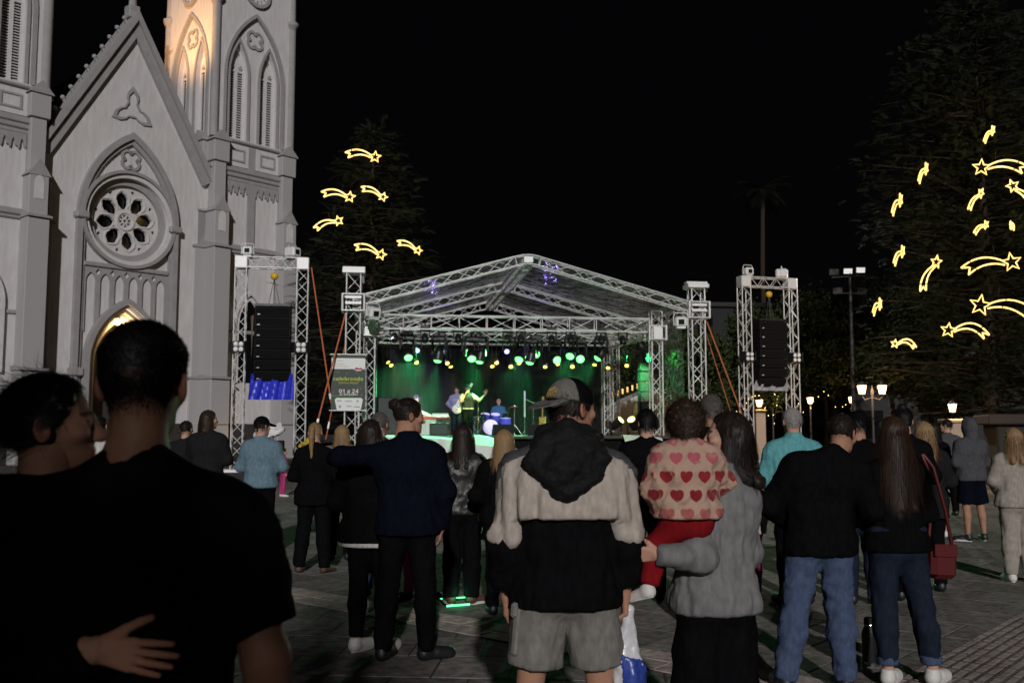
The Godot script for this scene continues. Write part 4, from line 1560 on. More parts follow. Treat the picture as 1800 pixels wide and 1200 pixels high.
	lw.band(ogive(0.1, 1.05, 4.2, 7.4, 9.3, 10), ogive(0.1, 0.9, 4.2, 7.4, 9.1, 10), 2.38, 2.6, Transform3D.IDENTITY, false)
	lw.band(ogive(0.1, 0.8, 4.2, 7.4, 8.95, 10), ogive(0.1, 0.68, 4.2, 7.4, 8.8, 10), 2.38, 2.5, Transform3D.IDENTITY, false)
	put(tw, "lancet_moulding", lw.done(), P)
	var lg := MB.new()
	lg.prism(ogive(0.1, 0.69, 4.2, 7.4, 8.81, 10), 2.38, 2.42)
	put(tw, "lancet_pane", lg.done(), mats.dark_glass)
	# buttresses at the front corners and beside: three stages with hoods
	for e in [[-2.2, 2.4, 0.0], [2.2, 2.4, 0.0], [-2.4, 2.0, -PI / 2], [2.4, 2.0, PI / 2]]:
		var bt := MB.new()
		var pan2 := MB.new()
		var bx := Transform3D(Basis(Vector3.UP, e[2]), Vector3(e[0], 0, e[1]))
		if e[2] != 0.0:
			bx.origin = Vector3(e[0], 0, 1.75)
		var st := [[1.9, 4.3, 1.15, 1.0], [4.3, 11.4, 1.0, 0.86], [11.4, 13.5, 0.9, 0.72], [13.5, 16.2, 0.72, 0.42], [16.2, 17.5, 0.95, 0.55]]
		for s2 in st:
			bt.box(bx * Vector3(0, (s2[0] + s2[1]) * 0.5, s2[3] * 0.5 - 0.2), (bx.basis * Vector3(s2[2], s2[1] - s2[0], s2[3] + 0.4)).abs(), Basis.IDENTITY, 0.03)
		bt.box(bx * Vector3(0, 0.98, 0.35), (bx.basis * Vector3(1.3, 1.96, 1.1)).abs(), Basis.IDENTITY, 0.05)
		for hq in [[11.4, 1.0, 0.9, 0.42], [4.3, 1.15, 1.04, 0.25]]:
			var hood := MB.new()
			hood.prism(PackedVector2Array([Vector2(-0.1, hq[0]), Vector2(hq[2] + 0.1, hq[0]), Vector2(hq[2] + 0.1, hq[0] + 0.1), Vector2(-0.1, hq[0] + hq[3])]), -hq[1] * 0.5 - 0.06, hq[1] * 0.5 + 0.06, bx * Transform3D(Basis(Vector3(0, 0, 1), Vector3(0, 1, 0), Vector3(-1, 0, 0)), Vector3.ZERO))
			put(tw, "buttress_hood", hood.done(), T)
		for hq in [[13.4, 0.98, 0.62, 0.8], [17.35, 1.05, 0.5, 0.62]]:
			var hood := MB.new()
			hood.prism(PackedVector2Array([Vector2(-hq[1] * 0.55, hq[0]), Vector2(hq[1] * 0.55, hq[0]), Vector2(0, hq[0] + hq[3])]), -0.3, hq[2] + 0.14, bx)
			put(tw, "buttress_gable", hood.done(), T)
		pan2.prism(ogive(0, 0.22, 12.3, 13.0, 13.45, 5), 0.7, 0.745, bx)
		put(tw, "buttress", bt.done(), mat("buttress_plaster", Color(0.36, 0.35, 0.352), 0.92))
		put(tw, "buttress_niche", pan2.done(), P)
	# spire
	var sp := MB.new()
	sp.tube(Vector3(0, 27.0, 0), Vector3(0, 44.0, 0), 3.0, 0.05, 8)
	put(tw, "spire", sp.done(), mats.roof_dark)
# ---------------------------------------------------------------- stage
const ST_YAW := 0.13264
const ST_O := Vector3(0.528, 0, -31.25)

func sp(x: float, y: float, z: float) -> Vector3:
	return ST_O + Basis(Vector3.UP, ST_YAW) * Vector3(x, y, z)

func unit_tube() -> Mesh:
	if not mats.has("_tube"):
		var b := MB.new()
		b.tube(Vector3(0, -0.5, 0), Vector3(0, 0.5, 0), 1.0, 1.0, 7)
		mats["_tube"] = b.done()
	return mats["_tube"]

func tube_xf(a: Vector3, b: Vector3, r: float) -> Transform3D:
	var d := b - a
	var y := d.normalized()
	var x := y.cross(Vector3.UP if absf(y.y) < 0.9 else Vector3.RIGHT).normalized()
	var z := x.cross(y)
	return Transform3D(Basis(x * r, d, z * r), (a + b) * 0.5)

# box truss between two points: four chords and zigzag bracing on each face
func truss(root: Node3D, a: Vector3, b: Vector3, h: float, w: float, up: Vector3, bay: float, posts := false, m: Material = null) -> void:
	var metal: Material = m if m else mats.aluminium
	var d := (b - a).normalized()
	var s := d.cross(up).normalized()
	var u := s.cross(d).normalized()
	var r := 0.026
	var cor := [u * h * 0.5 + s * w * 0.5, u * h * 0.5 - s * w * 0.5, -u * h * 0.5 - s * w * 0.5, -u * h * 0.5 + s * w * 0.5]
	for c in cor:
		put(root, "chord", unit_tube(), metal, tube_xf(a + c, b + c, r))
	var len := a.distance_to(b)
	var n := maxi(2, int(round(len / bay)))
	for f in 4:
		var c0: Vector3 = cor[f]
		var c1: Vector3 = cor[(f + 1) % 4]
		for k in n:
			var p0 := a + d * (len * k / n)
			var p1 := a + d * (len * (k + 1) / n)
			var flip := (k + f) % 2 == 0
			put(root, "brace", unit_tube(), metal, tube_xf(p0 + (c0 if flip else c1), p1 + (c1 if flip else c0), 0.014))
			if posts or k == 0 or k == n - 1:
				var pe := p1 if k == n - 1 else p0
				put(root, "post", unit_tube(), metal, tube_xf(pe + c0, pe + c1, 0.016))

func flood_box(label: String, at: Vector3, yaw: float, tilt: float, group := "white show lights on the trusses", sc := 1.0) -> void:
	var t := thing("show_light", label, "stage light", at, yaw, group)
	var bt := Basis(Vector3.RIGHT, tilt)
	var b := MB.new()
	b.box(Vector3(0, 0.22, 0), Vector3(0.4, 0.34, 0.44) * sc, bt, 0.06)
	put(t, "lamp_housing", b.done(), mats.white_plastic)
	var l := MB.new()
	l.box(Vector3(0, 0.22, 0) + bt * Vector3(0, 0, 0.224 * sc), Vector3(0.19, 0.17, 0.012) * sc, bt, 0.004)
	put(t, "lens", l.done(), mats.black_plastic)
	var y := MB.new()
	y.path(PackedVector3Array([Vector3(-0.23, 0.1, 0), Vector3(-0.235, 0.42, 0), Vector3(-0.19, 0.52, 0), Vector3(0.19, 0.52, 0), Vector3(0.235, 0.42, 0), Vector3(0.23, 0.1, 0)]), 0.018, 6)
	y.box(Vector3(0, 0.02, 0), Vector3(0.3, 0.05, 0.3), Basis.IDENTITY, 0.01)
	put(t, "bracket", y.done(), mats.aluminium_plate)

func roof_tower(label: String, x: float, z: float, top: float, sleeve: float, m := "") -> void:
	var t := thing("stage_roof_tower", label, "truss tower", sp(x, 0, z), ST_YAW)
	truss(t, Vector3(0, 0.12, 0), Vector3(0, top, 0), 0.44, 0.44, Vector3(0, 0, 1), 0.48)
	var b := MB.new()
	b.box(Vector3(0, 0.06, 0), Vector3(0.9, 0.1, 0.9), Basis.IDENTITY, 0.015)
	put(t, "base_plate", b.done(), mats.aluminium_plate)
	if sleeve > 0.0:
		for y in [-0.26, 0.26]:
			var ring := PackedVector3Array([Vector3(-0.34, sleeve + y, -0.34), Vector3(0.34, sleeve + y, -0.34), Vector3(0.34, sleeve + y, 0.34), Vector3(-0.34, sleeve + y, 0.34)])
			for k in 4:
				put(t, "sleeve_bar", unit_tube(), mats.aluminium, tube_xf(ring[k], ring[(k + 1) % 4], 0.032))
		for e in [[-0.34, -0.34], [0.34, -0.34], [0.34, 0.34], [-0.34, 0.34]]:
			put(t, "sleeve_post", unit_tube(), mats.aluminium, tube_xf(Vector3(e[0], sleeve - 0.28, e[1]), Vector3(e[0], sleeve + 0.28, e[1]), 0.036))
		var p := MB.new()
		for e in [[-0.34, -0.02], [-0.34, 0.16]]:
			p.box(Vector3(0, sleeve + e[1], 0.345), Vector3(0.5, 0.09, 0.02), Basis.IDENTITY, 0.005)
			p.box(Vector3(0.345, sleeve + e[1], 0), Vector3(0.02, 0.09, 0.5), Basis.IDENTITY, 0.005)
		put(t, "sleeve_plate", p.done(), mats.aluminium_plate)
		var h := MB.new()
		h.box(Vector3(0, top + 0.06, 0), Vector3(0.72, 0.14, 0.62), Basis.IDENTITY, 0.015)
		h.box(Vector3(0, top + 0.18, 0), Vector3(0.72, 0.08, 0.3), Basis.IDENTITY, 0.015)
		put(t, "pulley_head", h.done(), mats.aluminium_plate)
		var ch := MB.new()
		ch.tube(Vector3(0.27, top, 0.1), Vector3(0.27, sleeve + 0.2, 0.1), 0.014, 0.014, 6)
		ch.box(Vector3(0.29, sleeve + 0.75, 0.08), Vector3(0.14, 0.3, 0.14), Basis.IDENTITY, 0.03)
		put(t, "lifting_chain", ch.done(), mats.black_metal)

func stage() -> void:
	var Y := Basis(Vector3.UP, ST_YAW)
	# deck and skirts
	var deck := thing("stage_deck", "raised concert stage deck with dark boards and black underskirt", "stage", sp(0, 0, 0), ST_YAW)
	for k in 11:
		for r in 4:
			var b := MB.new()
			b.box(Vector3(-4.9 + k * 0.98, 1.36, -0.9 - r * 1.75), Vector3(0.97, 0.09, 1.74), Basis.IDENTITY, 0.01)
			put(deck, "board", b.done(), mats.wood_stage)
	for k in 12:
		for r in 3:
			put(deck, "leg", unit_tube(), mats.aluminium, tube_xf(Vector3(-5.3 + k * 0.97, 0, -0.2 - r * 3.2), Vector3(-5.3 + k * 0.97, 1.32, -0.2 - r * 3.2), 0.03))
	var sk := MB.new()
	sk.box(Vector3(0, 0.66, -0.28), Vector3(10.9, 1.3, 0.03))
	put(deck, "underskirt", sk.done(), mats.black_drape)
	cloth_sheet("white_stage_drape", "long white cloth draped over the front edge of the stage", -4.6, -1.9, 1.0, 0.16)
	cloth_sheet("white_stage_drape", "short white cloth slipping down beside the front edge before the wedge monitors", -1.75, -0.3, 0.8, 0.62)
	cloth_sheet("white_stage_drape", "small white cloth on the stage edge below the yellow lit moving lights", 3.1, 4.4, 0.6, 0.1)
	# towers
	roof_tower("front roof tower with the event banner on it", -5.62, 0, 6.55, 5.6)
	roof_tower("front roof tower beside the hanging clear side wall", 5.67, 0, 6.3, 5.55)
	rig_tower("rig tower just behind the bannered roof tower", -5.12, -1.0)
	rig_tower("rig tower carrying the bright sleeve beside the green speaker column", 4.55, -1.0)
	rig_tower("violet lit rear rig tower at the end of the black backdrop", 4.15, -6.5)
	rig_tower("rear rig tower hidden behind the green haze corner", -5.1, -6.5)
	roof_tower("rear roof tower behind the speaker column", 5.67, -11.8, 5.9, -1.0)
	roof_tower("rear roof tower behind the banner side", -5.62, -11.8, 5.9, -1.0)
	# roof: three gable frames, ridge, eaves, clear film
	for e in [[0.0, "front gable truss frame arching over the stage opening"], [-6.0, "middle gable truss frame inside the stage roof"], [-11.8, "rear gable truss frame deep inside the stage roof"]]:
		var g := thing("gable_truss", e[1], "roof truss", sp(0, 0, e[0]), ST_YAW)
		truss(g, Vector3(-5.3, 5.72, 0), Vector3(-0.42, 7.06, 0), 0.3, 0.34, Vector3(0.27, 1, 0), 0.52)
		truss(g, Vector3(0.38, 7.06, 0), Vector3(5.35, 5.68, 0), 0.3, 0.34, Vector3(-0.27, 1, 0), 0.52)
		for zz in [-0.17, 0.17]:
			for dy in [-0.15, 0.15]:
				var b := MB.new()
				b.path(PackedVector3Array([Vector3(-0.44, 7.06 + dy, zz), Vector3(-0.2, 7.115 + dy, zz), Vector3(0, 7.13 + dy, zz), Vector3(0.18, 7.115 + dy, zz), Vector3(0.4, 7.06 + dy, zz)]), 0.026, 6)
				put(g, "ridge_bend", b.done(), mats.aluminium)
		var pl := MB.new()
		pl.box(Vector3(-0.01, 7.12, 0.185), Vector3(0.3, 0.2, 0.012), Basis.IDENTITY, 0.003)
		put(g, "gusset_plate", pl.done(), mats.aluminium_plate)
	var rd := thing("ridge_truss", "ridge truss running back under the clear stage roof", "roof truss", sp(0, 0, 0), ST_YAW)
	truss(rd, Vector3(0, 7.05, -0.3), Vector3(0, 7.05, -11.6), 0.28, 0.3, Vector3.UP, 0.45, true)
	for s in [-1.0, 1.0]:
		var ev := thing("eave_truss", "eave truss along the banner side of the stage roof" if s < 0 else "eave truss along the clear wall side of the stage roof", "roof truss", sp(5.5 * s, 0, 0), ST_YAW)
		truss(ev, Vector3(0, 5.62, -0.3), Vector3(0, 5.62, -11.6), 0.28, 0.28, Vector3.UP, 0.5)
	var film := StandardMaterial3D.new()
	film.resource_name = "clear_film"
	film.albedo_color = Color(0.75, 0.78, 0.8, 0.16)
	film.transparency = BaseMaterial3D.TRANSPARENCY_ALPHA
	film.roughness = 0.14
	film.normal_enabled = true
	film.normal_texture = wave_normal()
	film.normal_scale = 0.55
	film.uv1_triplanar = true
	film.uv1_scale = Vector3(0.3, 0.3, 0.3)
	mats["clear_film"] = film
	for s in [-1.0, 1.0]:
		var rf := MB.new()
		var nu := 16
		for i in nu:
			for k in 12:
				var q := []
				for e in [[i, k], [i + 1, k], [i + 1, k + 1], [i, k + 1]]:
					var u: float = float(e[0]) / nu
					var v: float = float(e[1]) / 12.0
					var sag := -0.05 * sin(PI * fmod(v * 2.0, 1.0)) * sin(PI * u) + 0.012 * sin(u * 40.0 + v * 17.0)
					q.append(Vector3(s * 5.5 * u, 7.33 - 1.46 * u + sag, -12.0 * v + 0.1))
				rf.quad(q[0], q[1], q[2], q[3], Vector3(s * 0.25, 1, 0).normalized())
		var o := put(thing("roof_film", "clear plastic film over the banner side slope of the stage roof" if s < 0 else "clear plastic film over the other slope of the stage roof", "roof cover", sp(0, 0, 0), ST_YAW), "film_sheet", rf.done(), film)
	# clear side wall
	var sw := MB.new()
	for i in 14:
		for k in 8:
			var q := []
			for e in [[i, k], [i + 1, k], [i + 1, k + 1], [i, k + 1]]:
				var z: float = -0.4 - 6.6 * e[0] / 14.0
				var y: float = 0.5 + 4.95 * e[1] / 8.0
				q.append(Vector3(5.32 + 0.05 * sin(z * 2.3 + y) + 0.02 * sin(y * 3.0 - z * 5.0), y, z))
			sw.quad(q[0], q[1], q[2], q[3], Vector3(-1, 0, 0))
	put(thing("side_wall_film", "wrinkled clear plastic side wall mirroring the green stage lights", "side wall", sp(0, 0, 0), ST_YAW), "film_sheet", sw.done(), film)
	# rig
	rig_truss("front lighting truss across the stage carrying green lamps", Vector3(-4.95, 5.13, -1.0), Vector3(4.3, 5.13, -1.0), 0.46, 0.9, true)
	rig_truss("middle lighting truss hung with rows of moving lights", Vector3(-4.95, 4.98, -3.0), Vector3(4.4, 4.98, -3.0), 0.36, 0.6, false)
	rig_truss("rear lighting truss above the black backdrop", Vector3(-4.9, 5.13, -6.5), Vector3(3.95, 5.13, -6.5), 0.4, 0.7, false)
	rig_truss("side lighting truss running back from the bright sleeve", Vector3(4.5, 5.0, -1.25), Vector3(4.18, 5.0, -6.3), 0.4, 0.42, true)
	rig_truss("side lighting truss running back behind the banner", Vector3(-5.12, 5.0, -1.25), Vector3(-5.1, 5.0, -6.3), 0.4, 0.42, true)
	# backdrop of black cloth in folds
	var bd := MB.new()
	var pa := PackedVector2Array()
	for k in 181:
		var x := -5.0 + 8.9 * k / 180.0
		pa.append(Vector2(x, 0.05 * sin(x * 9.0 + 1.4 * sin(x * 2.1)) + 0.03 * sin(x * 23.0)))
	for k in 180:
		var a := pa[k]
		var b := pa[k + 1]
		var d := (b - a).normalized()
		bd.quad(Vector3(a.x, 1.4, -6.75 + a.y), Vector3(b.x, 1.4, -6.75 + b.y), Vector3(b.x, 4.75, -6.75 + b.y * 0.5), Vector3(a.x, 4.75, -6.75 + a.y * 0.5), Vector3(-d.y, 0, 1).normalized())
	put(thing("backdrop_curtain", "wide black pleated curtain closing the back of the stage", "curtain", sp(0, 0, 0), ST_YAW), "curtain_cloth", bd.done(), mats.black_drape)
	var bd2 := MB.new()
	bd2.box(Vector3(-5.05, 3.0, -4.6), Vector3(0.03, 3.2, 4.0))
	put(thing("side_curtain", "black side curtain closing the green hazy end of the stage", "curtain", sp(0, 0, 0), ST_YAW), "curtain_cloth", bd2.done(), mats.black_drape)
	lamps()
	# haze in the show's light
	var fog := FogVolume.new()
	fog.name = "stage_haze"
	fog.shape = RenderingServer.FOG_VOLUME_SHAPE_BOX
	fog.size = Vector3(9.0, 2.9, 5.4)
	fog.position = sp(-0.5, 2.95, -3.9)
	fog.rotation.y = ST_YAW
	var fm := FogMaterial.new()
	fm.density = 0.003
	fm.albedo = Color(0.9, 0.9, 0.9)
	fog.material = fm
	fog.set_meta("kind", "stuff")
	add_child(fog, true)
	var fog2: FogVolume = fog.duplicate()
	fog2.name = "stage_haze_001"
	fog2.shape = RenderingServer.FOG_VOLUME_SHAPE_ELLIPSOID
	fog2.size = Vector3(4.2, 2.6, 3.6)
	fog2.position = sp(-3.6, 2.75, -4.3)
	var fm2 := FogMaterial.new()
	fm2.density = 0.03
	fm2.albedo = Color(0.9, 0.9, 0.9)
	fog2.material = fm2
	add_child(fog2, true)
	# banner
	banner()
	# show lights on the roof corners
	flood_box("white show light leaning under the roof by the banner tower", sp(-5.0, 5.05, 0.35), ST_YAW + 0.5, 0.25)
	flood_box("white show light below the roof corner beside the clear side wall", sp(5.05, 4.92, 0.25), ST_YAW - 0.2, 0.1)
	# tie-down straps
	strap("orange strap from the banner tower down to its ballast", sp(-5.85, 5.3, 0.2), sp(-6.7, 1.4, 1.2), 0.024)
	strap("second orange strap crossing behind the banner", sp(-5.8, 4.6, 0.1), sp(-6.4, 1.3, 0.3), 0.018)
	strap("orange strap from the clear wall tower to the ground", sp(5.95, 5.3, 0.1), sp(7.7, 0.2, 0.5), 0.022)
	strap("thin orange strap beside the clear wall tower strap", sp(5.95, 5.2, -0.2), sp(7.55, 0.2, -0.4), 0.014)
	# ballast with yellow covers
	var bal := thing("ballast_bag", "shiny yellow ratchet cover over ballast beside a ponytailed onlooker", "cover", sp(-6.75, 0, 1.25), ST_YAW)
	var f := Field.new(Vector3(-0.5, -0.1, -0.5), Vector3(0.5, 1.7, 0.5), 0.04)
	f.cap(Vector3(0, 0.3, 0), Vector3(0.05, 1.25, 0), 0.32, 0.2, 0.1)
	f.ell(Vector3(-0.1, 1.1, 0.05), Vector3(0.28, 0.16, 0.2), 0.1)
	put(bal, "cover_sheet", f.mesh(fold_noise, 0.07, Vector3(5, 5, 5)).done(), mat("yellow_tarp", Color(0.5, 0.36, 0.02), 0.3))
	var br := thing("crowd_barrier_cloth", "olive cloth covered barrier between the banner tower and speaker mast", "barrier", sp(-6.1, 0, 1.9), ST_YAW)
	var bc := MB.new()
	for k in 20:
		var x0 := -0.9 + 1.8 * k / 20.0
		var x1 := -0.9 + 1.8 * (k + 1) / 20.0
		bc.quad(Vector3(x0, 0.1, 0.04 * sin(x0 * 7.0)), Vector3(x1, 0.1, 0.04 * sin(x1 * 7.0)), Vector3(x1, 1.15 + 0.03 * sin(x1 * 5.0), 0), Vector3(x0, 1.15 + 0.03 * sin(x0 * 5.0), 0), Vector3(0, 0, 1))
	put(br, "cloth", bc.done(), mat("olive_cloth", Color(0.12, 0.11, 0.04), 0.85))
	put(br, "rail", unit_tube(), mats.aluminium, tube_xf(Vector3(-0.9, 1.1, -0.03), Vector3(0.9, 1.1, -0.03), 0.025))

func wave_normal() -> Texture2D:
	var n := FastNoiseLite.new()
	n.seed = 9
	n.frequency = 0.012
	n.fractal_octaves = 4
	var t := NoiseTexture2D.new()
	t.width = 256
	t.height = 256
	t.seamless = true
	t.as_normal_map = true
	t.bump_strength = 12.0
	t.noise = n
	return t

func strap(label: String, a: Vector3, b: Vector3, w: float) -> void:
	var t := thing("tie_down_strap", label, "strap", b)
	var m := MB.new()
	var d := (a - b).normalized()
	var s := d.cross(Vector3(0, 0, 1)).normalized()
	m.box((a - b) * 0.5, Vector3(w * 2.0, a.distance_to(b), 0.012), Basis(s, d, s.cross(d)), 0.003)
	put(t, "webbing", m.done(), mats.orange_strap)
	var r := MB.new()
	r.box(d * 0.45, Vector3(w * 3.2, 0.22, 0.06), Basis(s, d, s.cross(d)), 0.01)
	put(t, "ratchet", r.done(), mats.aluminium_plate)

func cloth_sheet(nm: String, label: String, x0: float, x1: float, drop: float, slope: float) -> void:
	var t := thing(nm, label, "drape", sp((x0 + x1) * 0.5, 0, 0), ST_YAW)
	var b := MB.new()
	var n := 40
	var prof := [[-0.55, 0.0], [-0.02, 0.0], [0.1, -0.06], [0.4, -0.4], [0.62, -1.0]]
	for k in n:
		for q in prof.size() - 1:
			var p := []
			for e in [[k, q], [k + 1, q], [k + 1, q + 1], [k, q + 1]]:
				var u: float = float(e[0]) / n
				var x := lerpf(x0, x1, u) - (x0 + x1) * 0.5
				var pr: Array = prof[e[1]]
				var fold := 0.05 * sin(x * 9.0) + 0.03 * sin(x * 21.0 + 1.0)
				p.append(Vector3(x, 1.435 + pr[1] * drop * (1.0 - slope * 0.5 * u) - slope * u * u * 0.8, pr[0] + (fold * -pr[1] if pr[1] < -0.1 else 0.0)))
			b.face(p[0], p[1], p[2], p[3], Vector3(0, 0.4, -1.0))
	put(t, "cloth", b.done(), mats.white_sheet)

func rig_tower(label: String, x: float, z: float) -> void:
	var t := thing("rig_tower", label, "truss tower", sp(x, 0, z), ST_YAW)
	truss(t, Vector3(0, 0.1, 0), Vector3(0, 5.62 if z > -3.0 else 5.3, 0), 0.36, 0.36, Vector3(0, 0, 1), 0.42)
	var b := MB.new()
	b.box(Vector3(0, 0.06, 0), Vector3(0.8, 0.1, 0.8), Basis.IDENTITY, 0.015)
	put(t, "base_plate", b.done(), mats.aluminium_plate)
	if z > -3.0:
		for y in [4.66, 5.1]:
			var ring := PackedVector3Array([Vector3(-0.29, y, -0.29), Vector3(0.29, y, -0.29), Vector3(0.29, y, 0.29), Vector3(-0.29, y, 0.29)])
			for k in 4:
				put(t, "sleeve_bar", unit_tube(), mats.aluminium, tube_xf(ring[k], ring[(k + 1) % 4], 0.03))
		for e in [[-0.29, -0.29], [0.29, -0.29], [0.29, 0.29], [-0.29, 0.29]]:
			put(t, "sleeve_post", unit_tube(), mats.aluminium, tube_xf(Vector3(e[0], 4.62, e[1]), Vector3(e[0], 5.14, e[1]), 0.04))
		var p := MB.new()
		p.box(Vector3(0, 4.88, 0.3), Vector3(0.3, 0.42, 0.014), Basis.IDENTITY, 0.004)
		put(t, "sleeve_plate", p.done(), mats.aluminium_plate)

func rig_truss(label: String, a: Vector3, b: Vector3, h: float, bay: float, posts: bool) -> void:
	var t := thing("lighting_truss", label, "lighting truss", sp(0, 0, 0), ST_YAW)
	truss(t, a, b, h, 0.36, Vector3.UP, bay, posts)

func lens_mat(green: bool) -> StandardMaterial3D:
	return glow("green_lamp_lens", Color(0.14, 1.0, 0.2), 3.2) if green else glow("yellow_lamp_lens", Color(1.0, 0.72, 0.1), 4.0)

func stage_spot(c: Color, e: float, at: Vector3, to: Vector3, cone: float, soft := 0.6) -> void:
	var s := SpotLight3D.new()
	s.name = "stage_spot"
	s.light_color = c.linear_to_srgb()
	s.light_energy = e
	s.light_size = 0.07
	s.spot_angle = cone
	s.spot_angle_attenuation = soft
	s.spot_range = 40.0
	s.spot_attenuation = 2.0
	s.shadow_enabled = true
	s.position = at
	s.basis = Basis.looking_at((to - at).normalized(), Vector3.UP if absf((to - at).normalized().y) < 0.98 else Vector3.RIGHT)
	add_child(s, true)

func mover(label: String, x: float, y: float, z: float, kind: String, group: String, target: Vector3) -> void:
	# a moving light hung from the truss: base, yoke, head with a lens
	var t := thing("moving_light", label, "stage light", sp(x, y, z), ST_YAW, group)
	t.scale = Vector3.ONE * (1.5 if kind == "green" else 1.0)
	var b := MB.new()
	b.box(Vector3(0, 0.36, 0), Vector3(0.3, 0.12, 0.22), Basis.IDENTITY, 0.03)
	b.tube(Vector3(0, 0.42, 0), Vector3(0, 0.52, 0), 0.03, 0.03, 6)
	put(t, "lamp_base", b.done(), mats.black_metal)
	for s in [-1.0, 1.0]:
		var yk := MB.new()
		yk.box(Vector3(s * 0.15, 0.16, 0), Vector3(0.045, 0.34, 0.12), Basis.IDENTITY, 0.015)
		put(t, "yoke_arm", yk.done(), mats.black_metal)
	var dl := (Basis(Vector3.UP, -ST_YAW) * (target - sp(x, y, z))).normalized()
	var bs := Basis.looking_at(dl, Vector3.UP if absf(dl.y) < 0.97 else Vector3.RIGHT)
	var hd := MB.new()
	var tip := bs * Basis(Vector3.RIGHT, -PI / 2)
	hd.lathe(Vector3.ZERO, PackedVector2Array([Vector2(0.0, -0.19), Vector2(0.08, -0.17), Vector2(0.115, -0.06), Vector2(0.12, 0.12), Vector2(0.1, 0.15), Vector2(0.095, 0.13)]), 14, tip)
	put(t, "lamp_head", hd.done(), mats.black_metal)
	var ln := MB.new()
	ln.lathe(Vector3.ZERO, PackedVector2Array([Vector2(0.096, 0.134), Vector2(0.085, 0.165), Vector2(0.055, 0.19), Vector2(0.0, 0.2)]), 14, tip)
	var lm: Material = mats.dark_glass
	if kind == "green":
		lm = lens_mat(true)
	elif kind == "yellow":
		lm = lens_mat(false)
	elif kind == "blue":
		lm = glow("blue_lamp_lens", Color(0.35, 0.35, 1.0), 3.0)
	put(t, "lens", ln.done(), lm)
	var p := sp(x, y, z) + (target - sp(x, y, z)).normalized() * 0.32
	if kind == "green":
		stage_spot(Color(0.06, 1.0, 0.28), 30.0 if target.z > -30.0 else 70.0, p, target, 24.0, 0.5)
	elif kind == "yellow":
		stage_spot(Color(1.0, 0.7, 0.1), 0.8, p, target, 16.0, 0.5)

